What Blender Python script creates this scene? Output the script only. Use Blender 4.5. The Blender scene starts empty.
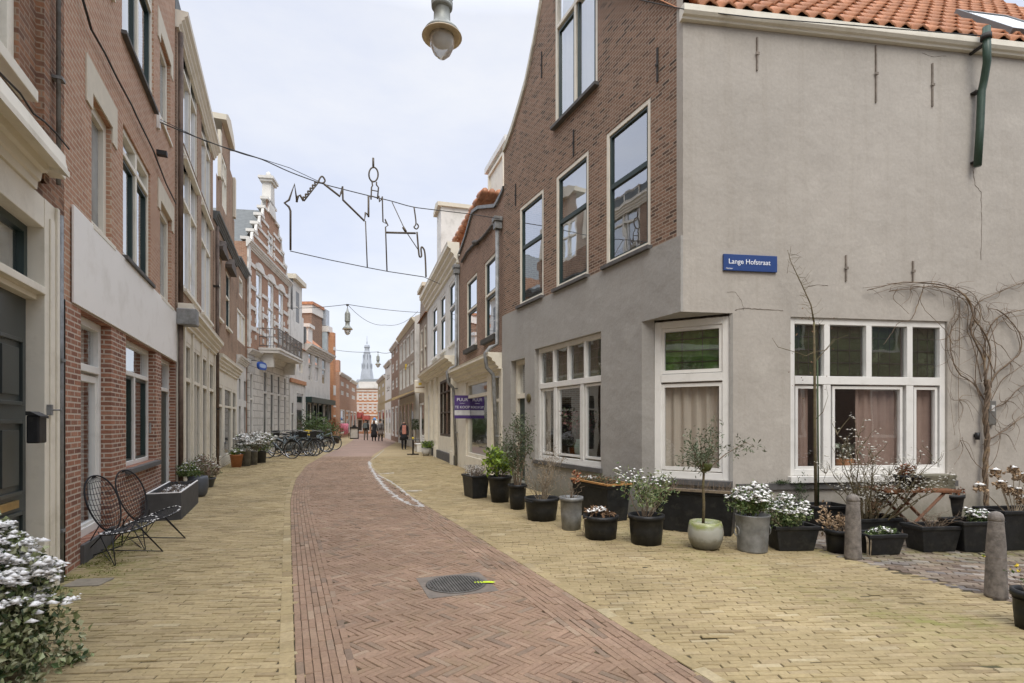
import bpy, math, random
from mathutils import Vector, Matrix
random.seed(11)
F=540.; CX=512.; HY=422.; H=1.6
PI=math.pi
scene=bpy.context.scene
COL=scene.collection
def G(px,py,z=0.):
    Y=(H-z)*F/(py-HY); return Vector(((px-CX)/F*Y,Y,z))
def AT(px,py,Y):
    return Vector(((px-CX)/F*Y,Y,H+(HY-py)/F*Y))
class Fac:
    def __init__(s,p0,p1):
        s.o=Vector((p0.x,p0.y,0)); d=Vector((p1.x-p0.x,p1.y-p0.y,0)); s.L=d.length; s.u=d/s.L; s.n=Vector((-s.u.y,s.u.x,0)); s.rz=math.atan2(s.u.y,s.u.x)
    def q(s,px,py,y=0.):
        c=Vector((0,0,H)); r=Vector(((px-CX)/F,1,(HY-py)/F))
        t=(y+(s.o-c).dot(s.n))/r.dot(s.n); P=c+t*r
        return ((P-s.o).dot(s.u),P.z)
    def sx(s,px,y=0.): return s.q(px,HY,y)[0]
    def w(s,a,y,z): return s.o+s.u*a+s.n*y+Vector((0,0,z))
    def rect(s,xl,xr,yt,yb,ref='l',y=0.):
        x=xl if ref=='l' else xr
        return (s.sx(xl,y),s.sx(xr,y),s.q(x,yb,y)[1],s.q(x,yt,y)[1])
# ---------------- mesh builder
class MB:
    def __init__(s): s.v=[];s.f=[];s.m=[];s.T=None;s.sm=[];s.smooth=False;s.st=[]
    def add(s,vs,fs,m=0):
        b=len(s.v); s.st.append((b,len(s.f)))
        if s.T is not None: vs=[s.T@Vector(p) for p in vs]
        s.v.extend([tuple(p) for p in vs])
        for f in fs: s.f.append(tuple(b+i for i in f)); s.m.append(m); s.sm.append(s.smooth)
    def box(s,x0,x1,y0,y1,z0,z1,m=0):
        v=[(x0,y0,z0),(x1,y0,z0),(x1,y1,z0),(x0,y1,z0),(x0,y0,z1),(x1,y0,z1),(x1,y1,z1),(x0,y1,z1)]
        s.add(v,[(0,3,2,1),(4,5,6,7),(0,1,5,4),(1,2,6,5),(2,3,7,6),(3,0,4,7)],m)
    def quad(s,a,b,c,d,m=0): s.add([a,b,c,d],[(0,1,2,3)],m)
    def prism(s,poly,y0,y1,m=0,m2=None):  # poly in (x,z), CCW seen from -y
        n=len(poly); v=[(x,y0,z) for x,z in poly]+[(x,y1,z) for x,z in poly]
        s.add(v,[tuple(range(n)),tuple(range(2*n-1,n-1,-1))],m)
        s.add(v,[(i,i+n,(i+1)%n+n,(i+1)%n) for i in range(n)],m if m2 is None else m2)
    def profile(s,x0,x1,prof,m=0,capm=None):  # prof list of (y,z); extruded along x
        n=len(prof); v=[(x0,y,z) for y,z in prof]+[(x1,y,z) for y,z in prof]
        s.add(v,[(i,(i+1)%n,(i+1)%n+n,i+n) for i in range(n)]+[tuple(range(n-1,-1,-1)),tuple(range(n,2*n))],m)
    def tube(s,pts,r,n=6,m=0,closed=False,cap=True):
        pts=[Vector(p) for p in pts]; N=len(pts)
        if N<2: return
        rs=r if isinstance(r,(list,tuple)) else [r]*N
        t0=(pts[1]-pts[0]).normalized(); up=Vector((0,0,1)) if abs(t0.z)<.9 else Vector((1,0,0))
        a=t0.cross(up).normalized(); vs=[]
        for i,p in enumerate(pts):
            if closed: t=(pts[(i+1)%N]-pts[i-1])
            elif i==0: t=pts[1]-pts[0]
            elif i==N-1: t=pts[-1]-pts[-2]
            else: t=pts[i+1]-pts[i-1]
            if t.length<1e-9: t=t0
            t=t.normalized(); a=(a-t*a.dot(t))
            if a.length<1e-6: a=t.orthogonal()
            a.normalize(); b=t.cross(a)
            for k in range(n):
                an=2*PI*k/n; vs.append(p+(a*math.cos(an)+b*math.sin(an))*rs[i])
        fs=[]
        for i in range(N if closed else N-1):
            j=(i+1)%N
            for k in range(n): fs.append((i*n+k,i*n+(k+1)%n,j*n+(k+1)%n,j*n+k))
        if cap and not closed: fs.append(tuple(range(n-1,-1,-1))); fs.append(tuple(range((N-1)*n,N*n)))
        o=s.smooth; s.smooth=n>4; s.add(vs,fs,m); s.smooth=o
    def lathe(s,prof,n=20,c=(0,0,0),m=0,sx=1,sy=1,smooth=True,rect=0):
        vs=[]
        for r,z in prof:
            for k in range(n):
                an=2*PI*k/n; ca,sa=math.cos(an),math.sin(an)
                if rect:
                    e=1/ (abs(ca)**rect+abs(sa)**rect)**(1/rect)
                    ca*=e; sa*=e
                vs.append((c[0]+ca*r*sx,c[1]+sa*r*sy,c[2]+z))
        fs=[]
        for i in range(len(prof)-1):
            for k in range(n): fs.append((i*n+k,i*n+(k+1)%n,(i+1)*n+(k+1)%n,(i+1)*n+k))
        if prof[0][0]>1e-4: fs.append(tuple(range(n-1,-1,-1)))
        if prof[-1][0]>1e-4: fs.append(tuple(range((len(prof)-1)*n,len(prof)*n)))
        o=s.smooth; s.smooth=smooth; s.add(vs,fs,m); s.smooth=o
    def build_each(s,name,mats,parent=None):
        e=s.st+[(len(s.v),len(s.f))]
        for (v0,f0),(v1,f1) in zip(e,e[1:]):
            m=MB(); m.v=s.v[v0:v1]; m.f=[tuple(i-v0 for i in f) for f in s.f[f0:f1]]; m.m=s.m[f0:f1]; m.sm=s.sm[f0:f1]; m.build(name,mats,parent)
    def build(s,name,mats,parent=None,bevel=0,attrs=None):
        me=bpy.data.meshes.new(name); me.from_pydata(s.v,[],s.f)
        if not isinstance(mats,(list,tuple)): mats=[mats]
        for mt in mats: me.materials.append(mt)
        me.polygons.foreach_set('material_index',[min(i,len(mats)-1) for i in s.m])
        me.polygons.foreach_set('use_smooth',s.sm)
        if attrs:
            for k,(dom,vals) in attrs.items():
                a=me.attributes.new(k,'FLOAT',dom); a.data.foreach_set('value',vals)
        me.update()
        o=bpy.data.objects.new(name,me); COL.objects.link(o)
        if parent is not None: o.parent=parent
        if bevel:
            b=o.modifiers.new('bevel','BEVEL'); b.width=bevel; b.segments=2; b.limit_method='ANGLE'; b.angle_limit=.7
        return o
def tag(o,label,cat,group=None,kind=None):
    if label: o['label']=label
    if cat: o['category']=cat
    if group: o['group']=group
    if kind: o['kind']=kind
    return o
def thing(name,label,cat,loc=(0,0,0),rz=0,group=None):
    o=bpy.data.objects.new(name,None); COL.objects.link(o); o.location=loc; o.rotation_euler=(0,0,rz); o.empty_display_size=.2
    return tag(o,label,cat,group)
def dup(root,loc,rz,label,scale=1):
    r=root.copy(); COL.objects.link(r); r.location=loc; r.rotation_euler=(0,0,rz); r['label']=label; r.scale=(scale,)*3
    for ch in list(root.children):
        c=ch.copy(); COL.objects.link(c); c.parent=r
        for g in list(ch.children):
            d=g.copy(); COL.objects.link(d); d.parent=c
    return r
def struct(o): o['kind']='structure'; return o
# ---------------- materials
MATS={}
def nt(name):
    m=bpy.data.materials.new(name); m.use_nodes=True; t=m.node_tree; b=t.nodes['Principled BSDF']; return m,t,b
def N(t,ty,**kw):
    n=t.nodes.new(ty)
    for k,v in kw.items():
        if k.startswith('i_'):
            key=k[2:]; key=int(key) if key.isdigit() else key.replace('_',' ')
            n.inputs[key].default_value=v
        else: setattr(n,k,v)
    return n
def c4(c): return (c[0],c[1],c[2],1)
def ramp(t,stops):
    r=t.nodes.new('ShaderNodeValToRGB'); e=r.color_ramp.elements
    while len(e)>1: e.remove(e[-1])
    e[0].position=stops[0][0]; e[0].color=c4(stops[0][1])
    for p,c in stops[1:]:
        x=e.new(p); x.color=c4(c)
    return r
def mixc(t,fac,a,b,bt='MIX'):
    m=N(t,'ShaderNodeMix',data_type='RGBA',blend_type=bt)
    for sock,v in ((m.inputs[0],fac),(m.inputs[6],a),(m.inputs[7],b)):
        if hasattr(v,'is_output'): t.links.new(v,sock)
        else: sock.default_value=v if isinstance(v,(int,float)) else c4(v)
    return m.outputs[2]
def noise(t,scale,detail=4,vec=None,rough=.55):
    n=N(t,'ShaderNodeTexNoise'); n.inputs['Scale'].default_value=scale; n.inputs['Detail'].default_value=detail; n.inputs['Roughness'].default_value=rough
    if vec is not None: t.links.new(vec,n.inputs['Vector'])
    return n.outputs['Fac']
def objco(t):
    return N(t,'ShaderNodeTexCoord').outputs['Object']
def rng(t,val,a,b,c=0.,d=1.):
    m=N(t,'ShaderNodeMapRange'); m.inputs[1].default_value=a; m.inputs[2].default_value=b; m.inputs[3].default_value=c; m.inputs[4].default_value=d
    t.links.new(val,m.inputs[0]); return m.outputs[0]
def bump(t,b,h,strength=.3,dist=.01):
    n=N(t,'ShaderNodeBump'); n.inputs['Strength'].default_value=strength; n.inputs['Distance'].default_value=dist
    t.links.new(h,n.inputs['Height']); t.links.new(n.outputs[0],b.inputs['Normal'])
def mat(name,col,rough=.7,metal=0,var=.15,scale=6,bmp=0,bscale=60,spec=.4,col2=None,trans=0,stain=None):
    if name in MATS: return MATS[name]
    m,t,b=nt(name); b.inputs['Roughness'].default_value=rough; b.inputs['Metallic'].default_value=metal
    b.inputs['Specular IOR Level'].default_value=spec
    co=objco(t)
    c2=col2 or tuple(max(0,x*(1-var*2)) for x in col)
    f=noise(t,scale,6,co,.65); f=rng(t,f,.35,.68)
    c=mixc(t,f,col,c2)
    if stain:
        f2=noise(t,stain[1],5,co,.7); f2=rng(t,f2,.52,.7,0,stain[2]); c=mixc(t,f2,c,stain[0])
    t.links.new(c,b.inputs['Base Color'])
    if bmp: bump(t,b,noise(t,bscale,5,co),bmp,.01)
    MATS[name]=m; return m
def brick(name,cols,mortar,bw=.21,rh=.062,ms=.009,stain=None,bs=.35,big=.25):
    if name in MATS: return MATS[name]
    m,t,b=nt(name); b.inputs['Roughness'].default_value=.9; b.inputs['Specular IOR Level'].default_value=.2
    co=objco(t); sp=N(t,'ShaderNodeSeparateXYZ'); t.links.new(co,sp.inputs[0])
    ad=N(t,'ShaderNodeMath',operation='ADD'); t.links.new(sp.outputs[0],ad.inputs[0]); t.links.new(sp.outputs[1],ad.inputs[1])
    cb=N(t,'ShaderNodeCombineXYZ'); t.links.new(ad.outputs[0],cb.inputs[0]); t.links.new(sp.outputs[2],cb.inputs[1])
    br=N(t,'ShaderNodeTexBrick'); br.inputs['Scale'].default_value=1; br.inputs['Brick Width'].default_value=bw; br.inputs['Row Height'].default_value=rh
    br.inputs['Mortar Size'].default_value=ms; br.inputs['Mortar Smooth'].default_value=.3; br.inputs['Color1'].default_value=(0,0,0,1); br.inputs['Color2'].default_value=(1,1,1,1); br.inputs['Mortar'].default_value=(.5,.5,.5,1)
    t.links.new(cb.outputs[0],br.inputs['Vector'])
    n=len(cols); rp=ramp(t,[(i/(n-1)*.98+.01 if n>1 else 0,c) for i,c in enumerate(cols)])
    t.links.new(br.outputs['Color'],rp.inputs[0])
    c=rp.outputs[0]
    f=rng(t,noise(t,25,4,co),.3,.7,.82,1.12)
    mm=N(t,'ShaderNodeMix',data_type='RGBA',blend_type='MULTIPLY'); mm.inputs[0].default_value=1
    t.links.new(c,mm.inputs[6]); t.links.new(f,mm.inputs[7]); c=mm.outputs[2]
    f=rng(t,noise(t,1.1,5,co,.7),.35,.7); c=mixc(t,f,c,tuple(x*(1-big) for x in cols[0]),'MIX') if False else c
    g=rng(t,noise(t,.9,5,co,.7),.35,.7,1-big,1.1)
    mm=N(t,'ShaderNodeMix',data_type='RGBA',blend_type='MULTIPLY'); mm.inputs[0].default_value=1
    t.links.new(c,mm.inputs[6]); t.links.new(g,mm.inputs[7]); c=mm.outputs[2]
    c=mixc(t,br.outputs['Fac'],c,mortar)
    if stain:
        f2=rng(t,noise(t,stain[1],6,co,.7),.5,.7,0,stain[2]); c=mixc(t,f2,c,stain[0])
    t.links.new(c,b.inputs['Base Color'])
    inv=N(t,'ShaderNodeMath',operation='SUBTRACT'); inv.inputs[0].default_value=1; t.links.new(br.outputs['Fac'],inv.inputs[1])
    bump(t,b,inv.outputs[0],bs,.008)
    MATS[name]=m; return m
def glassm(name,tint=(.9,.93,.92),refl=.13,fr=1.9):
    m=bpy.data.materials.new(name); m.use_nodes=True; t=m.node_tree
    for n in list(t.nodes):
        if n.type!='OUTPUT_MATERIAL': t.nodes.remove(n)
    out=[n for n in t.nodes if n.type=='OUTPUT_MATERIAL'][0]
    tr=N(t,'ShaderNodeBsdfTransparent'); tr.inputs[0].default_value=c4(tint)
    gl=N(t,'ShaderNodeBsdfGlossy'); gl.inputs['Roughness'].default_value=.015; gl.inputs['Color'].default_value=(.95,.97,1,1)
    fz=N(t,'ShaderNodeLayerWeight'); fz.inputs[0].default_value=.5; pw=N(t,'ShaderNodeMath',operation='POWER'); pw.inputs[1].default_value=3.2; t.links.new(fz.outputs['Facing'],pw.inputs[0])
    co=objco(t); nz=noise(t,1.3,2,co); bp=N(t,'ShaderNodeBump'); bp.inputs['Strength'].default_value=.12; bp.inputs['Distance'].default_value=.02; t.links.new(nz,bp.inputs['Height'])
    t.links.new(bp.outputs[0],gl.inputs['Normal'])
    a=N(t,'ShaderNodeMath',operation='ADD',use_clamp=True); a.inputs[1].default_value=refl; t.links.new(pw.outputs[0],a.inputs[0])
    mx=N(t,'ShaderNodeMixShader'); t.links.new(a.outputs[0],mx.inputs[0]); t.links.new(tr.outputs[0],mx.inputs[1]); t.links.new(gl.outputs[0],mx.inputs[2])
    t.links.new(mx.outputs[0],out.inputs[0]); return m
GLASS=glassm('window_glass'); GLASSH=glassm('window_glass_reflective',refl=.42,fr=2.0)
CREAM=mat('cream_paint',(.78,.73,.61),.5,var=.04,scale=3,stain=((.42,.37,.26),2.5,.35))
WHITE=mat('white_paint',(.76,.745,.70),.45,var=.03,scale=3,stain=((.5,.48,.42),3,.25))
WHITE2=mat('white_stucco',(.70,.68,.63),.8,var=.06,scale=1.5,bmp=.2,stain=((.42,.40,.35),1.5,.45))
PANELM=mat('fascia_panel_paint',(.86,.835,.78),.5,var=.02,scale=.7,stain=((.55,.51,.43),1.6,.35))
GREEN=mat('dark_green_paint',(.025,.045,.04),.35,var=.1,scale=5)
BLACKP=mat('black_plastic',(.017,.018,.019),.5,var=.3,scale=9,bmp=.2,bscale=25,stain=((.05,.048,.04),7,.6))
def render_mat(name,col,dirt,light):
    m,t,b=nt(name); b.inputs['Roughness'].default_value=.88; b.inputs['Specular IOR Level'].default_value=.25
    co=objco(t); f=rng(t,noise(t,.55,7,co,.62),.33,.68); c=mixc(t,f,col,tuple(x*.86 for x in col))
    mp=N(t,'ShaderNodeMapping'); mp.inputs['Scale'].default_value=(5,5,.28); t.links.new(co,mp.inputs[0])
    st=rng(t,noise(t,1,6,mp.outputs[0],.62),.50,.75,0,.45); c=mixc(t,st,c,dirt)
    pt=rng(t,noise(t,1.7,7,co,.7),.56,.66,0,.5); c=mixc(t,pt,c,light)
    fn=rng(t,noise(t,22,5,co,.7),.3,.7,.93,1.06); mm=N(t,'ShaderNodeMix',data_type='RGBA',blend_type='MULTIPLY'); mm.inputs[0].default_value=1; t.links.new(c,mm.inputs[6]); t.links.new(fn,mm.inputs[7]); c=mm.outputs[2]
    sp=N(t,'ShaderNodeSeparateXYZ'); t.links.new(co,sp.inputs[0]); n2=noise(t,3,5,co,.7); zz=N(t,'ShaderNodeMath',operation='MULTIPLY_ADD'); zz.inputs[1].default_value=-.7; t.links.new(n2,zz.inputs[0]); t.links.new(sp.outputs[2],zz.inputs[2])
    g=rng(t,zz.outputs[0],-.30,.25,.75,0); c=mixc(t,g,c,(.17,.165,.12))
    t.links.new(c,b.inputs['Base Color'])
    h=N(t,'ShaderNodeMath',operation='ADD'); t.links.new(noise(t,2.2,3,co),h.inputs[0]); 
    h2=N(t,'ShaderNodeMath',operation='MULTIPLY'); h2.inputs[1].default_value=.12; t.links.new(noise(t,30,5,co,.7),h2.inputs[0]); t.links.new(h2.outputs[0],h.inputs[1]); bump(t,b,h.outputs[0],.5,.05)
    return m
GREYW=render_mat('grey_render',(.44,.405,.355),(.33,.295,.245),(.48,.445,.39))
GREYF=render_mat('grey_render_front',(.375,.36,.33),(.315,.295,.265),(.40,.385,.355))
BRA=brick('brown_clinker_brick',[(.085,.06,.048),(.21,.125,.085),(.28,.165,.11),(.25,.145,.098),(.32,.20,.14),(.17,.105,.075)],(.34,.275,.21),.17,.055,.009)
BRL1=brick('salmon_brick',[(.42,.24,.155),(.47,.275,.18),(.40,.215,.14),(.51,.32,.22)],(.52,.42,.32),.21,.0625,.009,big=.12)
BRP=brick('red_pier_brick',[(.28,.13,.085),(.40,.19,.12),(.22,.105,.075),(.44,.23,.15)],(.50,.42,.34),.21,.0625,.010)
BRL0=brick('old_brown_brick',[(.20,.095,.055),(.32,.16,.09),(.15,.08,.055),(.38,.21,.13)],(.28,.21,.15),.2,.055,.008)
BRL2=brick('tan_brown_brick',[(.29,.185,.12),(.37,.24,.16),(.33,.21,.14)],(.40,.32,.24),.2,.058,.008,stain=((.12,.085,.06),1.2,.6))
BRB=brick('brown_shop_brick',[(.18,.105,.07),(.28,.165,.11),(.24,.14,.095),(.33,.20,.14)],(.34,.27,.21),.17,.055,.009)
BRO=brick('orange_brick',[(.48,.21,.10),(.54,.26,.13),(.43,.18,.09)],(.50,.33,.22),.21,.065,.009,big=.1)
BRG=brick('grey_brown_brick',[(.30,.24,.185),(.35,.28,.22),(.27,.215,.17)],(.3,.26,.21),.21,.065,.009,big=.1)
BR5=brick('gable_orange_brown_brick',[(.34,.18,.115),(.40,.22,.14),(.31,.16,.10)],(.42,.33,.25),.2,.06,.008,big=.12)
TILE=mat('orange_roof_tile',(.58,.26,.13),.6,var=.22,scale=2.6,bmp=.15,stain=((.26,.10,.06),5,.5))
SLATE=mat('slate_roof',(.14,.15,.145),.7,var=.15,scale=4)
ZINC=mat('zinc_metal',(.29,.295,.29),.55,.3,var=.22,scale=7,stain=((.15,.14,.12),8,.7))
IRON=mat('dark_iron',(.05,.045,.04),.6,.3,var=.2)
STONE=mat('dark_stone',(.12,.115,.11),.8,var=.15,scale=6,bmp=.2)
STONEL=mat('bollard_stone',(.25,.22,.19),.85,var=.28,scale=14,bmp=.6,bscale=60,stain=((.09,.08,.07),9,.9))
SNOW=mat('snow',(.88,.87,.84),.6,var=.05,scale=20,bmp=.2)
SOIL=mat('potting_soil',(.05,.035,.025),.95,var=.3,scale=30,bmp=.5)
WOODR=mat('orange_brown_wood',(.24,.105,.05),.6,var=.25,scale=12)
WOODW=mat('weathered_wood',(.28,.22,.15),.8,var=.25,scale=14,bmp=.3)
TERRA=mat('terracotta',(.52,.22,.10),.75,var=.12)
CURT=mat('pink_brown_curtain',(.40,.27,.225),.9,var=.06)
BEIGEC=mat('beige_blind',(.60,.51,.43),.9,var=.04,scale=1)
NET=mat('white_net_curtain',(.62,.62,.58),.9,var=.05)
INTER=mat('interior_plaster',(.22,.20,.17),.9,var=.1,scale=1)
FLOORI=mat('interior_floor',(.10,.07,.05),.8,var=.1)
BARK=mat('mossy_bark',(.17,.135,.075),.9,var=.25,scale=18,bmp=.4,stain=((.12,.13,.04),8,.6))
TWIG=mat('dry_twig',(.23,.17,.115),.9,var=.25,scale=14)
VINE=mat('vine_bark',(.22,.16,.11),.9,var=.3,scale=14,bmp=.4,stain=((.36,.25,.12),6,.6))
LEAFD=mat('dark_green_leaf',(.05,.085,.025),.55,var=.3,scale=7)
LEAFO=mat('olive_leaf',(.115,.145,.075),.6,var=.3,scale=7)
LEAFI=mat('ivy_leaf',(.18,.225,.09),.5,var=.35,scale=5,col2=(.30,.32,.17))
LEAFY=mat('lime_leaf',(.30,.40,.045),.5,var=.2,scale=9,col2=(.16,.26,.035))
LEAFB=mat('dry_brown_leaf',(.26,.155,.085),.8,var=.3,scale=9)
LEAFR=mat('rust_flower',(.38,.12,.05),.7,var=.3,scale=12)
LEAFG=mat('mid_green_leaf',(.10,.16,.045),.55,var=.3,scale=7)
FLOWH=mat('dried_flower_head',(.44,.31,.19),.9,var=.25,scale=18)
YELF=mat('yellow_flower',(.75,.55,.05),.6)
MOSS=mat('moss',(.10,.115,.03),.95,var=.3,scale=20,bmp=.6)
# ---------------- camera, light, sky
cam=bpy.data.cameras.new('camera'); co_=bpy.data.objects.new('camera',cam); COL.objects.link(co_)
co_.location=(0,0,H); co_.rotation_euler=(PI/2,0,0); cam.sensor_width=36; cam.lens=F/1024*36; cam.shift_y=(HY-341.5)/1024; cam.clip_end=3000; cam.clip_start=.05
scene.camera=co_
scene.view_settings.view_transform='Standard'; scene.view_settings.look='None'; scene.view_settings.exposure=0.37; scene.view_settings.gamma=1
sun=bpy.data.lights.new('sun','SUN'); so=bpy.data.objects.new('sun',sun); COL.objects.link(so)
sun.energy=1.5; sun.angle=math.radians(35); sun.color=(1,.94,.84); so.rotation_euler=(math.radians(42),0,math.radians(8))
w=bpy.data.worlds.new('World'); scene.world=w; w.use_nodes=True; t=w.node_tree
for n in list(t.nodes): t.nodes.remove(n)
out=N(t,'ShaderNodeOutputWorld'); sk=N(t,'ShaderNodeTexSky',sky_type='NISHITA'); sk.sun_disc=False; sk.sun_elevation=math.radians(48); sk.sun_rotation=math.radians(188)
b1=N(t,'ShaderNodeBackground'); b1.inputs[1].default_value=.02; t.links.new(sk.outputs[0],b1.inputs[0])
tc=N(t,'ShaderNodeTexCoord'); mp=N(t,'ShaderNodeMapping'); mp.inputs['Scale'].default_value=(1,1,2.6); t.links.new(tc.outputs['Generated'],mp.inputs[0])
cl=rng(t,noise(t,2.1,7,mp.outputs[0],.58),.36,.66)
cc=mixc(t,cl,(.565,.60,.705),(.69,.70,.735))
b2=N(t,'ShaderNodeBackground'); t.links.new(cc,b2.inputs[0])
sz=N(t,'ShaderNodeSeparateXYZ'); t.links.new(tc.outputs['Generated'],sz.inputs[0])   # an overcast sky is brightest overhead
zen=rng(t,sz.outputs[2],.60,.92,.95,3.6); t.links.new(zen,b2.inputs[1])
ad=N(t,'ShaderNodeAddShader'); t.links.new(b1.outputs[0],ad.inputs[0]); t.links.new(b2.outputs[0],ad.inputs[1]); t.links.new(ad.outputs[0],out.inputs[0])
# ---------------- ground
ROAD=[(-6,2.52,5.11),(3.31,-1.343,1.244),(6.75,-2.776,-.15),(11.08,-4.57,-1.93),(14.9,-6.0,-3.5),(20.1,-7.65,-5.3),(26.2,-9.1,-6.75),(31,-10.1,-7.5),(41,-12.4,-8.9),(48,-14.1,-10.3),(60,-17.6,-13.4),(95,-28,-23)]
def edge(Y,side):
    for a,b in zip(ROAD,ROAD[1:]):
        if Y<=b[0] or b is ROAD[-1]:
            k=(Y-a[0])/(b[0]-a[0]); return a[side]+(b[side]-a[side])*k
def edge_s(Y,side): return sum(edge(Y+d,side) for d in (-.9,-.45,0,.45,.9))/5
def edir(Y,side):
    d=Vector((edge_s(Y+.1,side)-edge_s(Y-.1,side),.2,0)); return d.normalized()
def wallL(Y): return -2.265-.4278*Y if Y<11.5 else -7.19-.37*(Y-11.5)
def wallR(Y): return 6.27-.448*Y if Y<15 else -.45-.31*(Y-15)
SIDE_A=(4.45,4.70); SIDE_B=(3.66,7.3)   # boundary of the brown cobbles of the side street
def side_of(x,y):
    dx,dy=SIDE_B[0]-SIDE_A[0],SIDE_B[1]-SIDE_A[1]
    return (x-SIDE_A[0])*dy-(y-SIDE_A[1])*dx   # >0 : to the right of the line
class Pave(MB):
    def __init__(s): super().__init__(); s.c=[]; s.mo=[]
    def brick(s,cx,cy,ax,ay,L,W,zj=.0022,c=None,z0=0):
        # oriented brick, ax,ay: unit long axis
        bx,by=-ay,ax; j=random.uniform(-.004,.004); cx+=ax*j; cy+=ay*j
        z=z0+random.gauss(0,zj); t1=random.gauss(0,.0012); t2=random.gauss(0,.0010)
        l=L/2; w_=W/2; rot=random.gauss(0,.008); ca,sa=math.cos(rot),math.sin(rot)
        ax,ay=ax*ca-ay*sa,ax*sa+ay*ca; bx,by=-ay,ax
        vs=[]
        for dl,dw,i in ((-1,-1,0),(1,-1,0),(1,1,0),(-1,1,0)):
            vs.append((cx+ax*dl*(l-.004)+bx*dw*(w_-.003),cy+ay*dl*(l-.004)+by*dw*(w_-.003),z+t1*dl+t2*dw))
        for dl,dw,i in ((-1,-1,0),(1,-1,0),(1,1,0),(-1,1,0)):
            vs.append((cx+ax*dl*l+bx*dw*w_,cy+ay*dl*l+by*dw*w_,z-.007))
        s.add(vs,[(0,1,2,3),(4,5,1,0),(5,6,2,1),(6,7,3,2),(7,4,0,3)])
        c=random.random() if c is None else c
        m=moss_at(cx,cy)
        s.c+= [c]*5; s.mo+=[m*random.uniform(.6,1.1)]*5
def bell(x,w): return math.exp(-(x/w)**2)
def moss_at(x,y):
    m=.06+.55*bell(x-wallL(y),.42)*bell(y-7.0,2.3)+.3*bell(x-wallL(y),.35)
    if y<8: m+=.5*bell(x-wallL(y)-.5,.5)*bell(y-5.8,.9)
    p=G(955,622); m+=.55*bell(x-p.x,.45)*bell(y-p.y,.22)
    p=G(930,560); m+=.6*bell(y-p.y-.3,.35)*(1 if x>3.7 else 0)
    m+=.35*bell(wallR(y)-x-1.1,.5)*(1 if y<9 else .3)
    return min(m,1)
def pavemat(name,stops,moss=True,rough=.85):
    m,t,b=nt(name); b.inputs['Roughness'].default_value=rough; b.inputs['Specular IOR Level'].default_value=.3
    at=N(t,'ShaderNodeAttribute',attribute_name='tone'); rp=ramp(t,stops); t.links.new(at.outputs['Fac'],rp.inputs[0])
    co=objco(t); c=rp.outputs[0]
    g=rng(t,noise(t,34,5,co,.7),.3,.7,.80,1.12)
    mm=N(t,'ShaderNodeMix',data_type='RGBA',blend_type='MULTIPLY'); mm.inputs[0].default_value=1; t.links.new(c,mm.inputs[6]); t.links.new(g,mm.inputs[7]); c=mm.outputs[2]
    g=rng(t,noise(t,.7,6,co,.72),.30,.68,.68,1.10)
    mm=N(t,'ShaderNodeMix',data_type='RGBA',blend_type='MULTIPLY'); mm.inputs[0].default_value=1; t.links.new(c,mm.inputs[6]); t.links.new(g,mm.inputs[7]); c=mm.outputs[2]
    if moss:
        at2=N(t,'ShaderNodeAttribute',attribute_name='moss'); f=rng(t,noise(t,5,6,co,.75),.40,.62)
        ml=N(t,'ShaderNodeMath',operation='MULTIPLY',use_clamp=True); t.links.new(at2.outputs['Fac'],ml.inputs[0]); t.links.new(f,ml.inputs[1])
        c=mixc(t,ml.outputs[0],c,(.20,.20,.055))
        c=mixc(t,rng(t,noise(t,1.9,7,co,.78),.56,.70,0,.45),c,(.24,.19,.10))
        c=mixc(t,rng(t,noise(t,7.3,3,co,.5),.73,.76,0,.5),c,(.12,.10,.075))
    t.links.new(c,b.inputs['Base Color']); bump(t,b,noise(t,90,4,co),.35,.004)
    return m
YST=[(0,(.33,.255,.135)),(.3,(.395,.31,.17)),(.55,(.365,.285,.15)),(.8,(.43,.34,.195)),(.93,(.28,.21,.115)),(1,(.47,.39,.24))]
RST=[(0,(.265,.175,.12)),(.3,(.315,.21,.145)),(.6,(.29,.19,.13)),(.85,(.34,.235,.165)),(.93,(.21,.15,.11)),(1,(.37,.27,.19))]
SST=[(0,(.13,.095,.075)),(.3,(.22,.165,.125)),(.6,(.29,.235,.18)),(.8,(.17,.15,.14)),(1,(.33,.29,.25))]
MY=pavemat('yellow_clinker',YST); MR=pavemat('red_clinker',RST); MS=pavemat('brown_cobble',SST)
JOINT=mat('sand_joint',(.10,.08,.045),.95,var=.3,scale=8,bmp=.4,stain=((.12,.13,.04),1.5,.7))
YMAX=25.
ang=math.radians(3.2); ca,sa=math.cos(ang),math.sin(ang)
mbY=Pave(); mbR=Pave(); mbS=Pave()
LB,WB=.205,.0525
nrow=int(28/WB)
for r in range(nrow):
    v=2.3+r*WB
    sh=random.uniform(-.02,.02)+(.5*LB if r%2 else 0)+ .03*math.sin(r*.13)
    for k in range(-75,60):
        u=k*LB+sh
        x=u*ca-v*sa; y=u*sa+v*ca
        if y>YMAX or y<1.9: continue
        px=CX+x/y*F
        if px<-60 or px>1090: continue
        xl=edge_s(y,1); xr=edge_s(y,2)
        if xl-.02<x<xr+.02: continue
        if x<wallL(y)-.25: continue
        if y<9 and x>3.3 and side_of(x,y)>0: continue
        if x>wallR(y)+.25 and y>8.6: continue
        if y>8.9 and x>2.2: continue
        mbY.brick(x,y,ca,sa,LB-.003,WB-.002)
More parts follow.
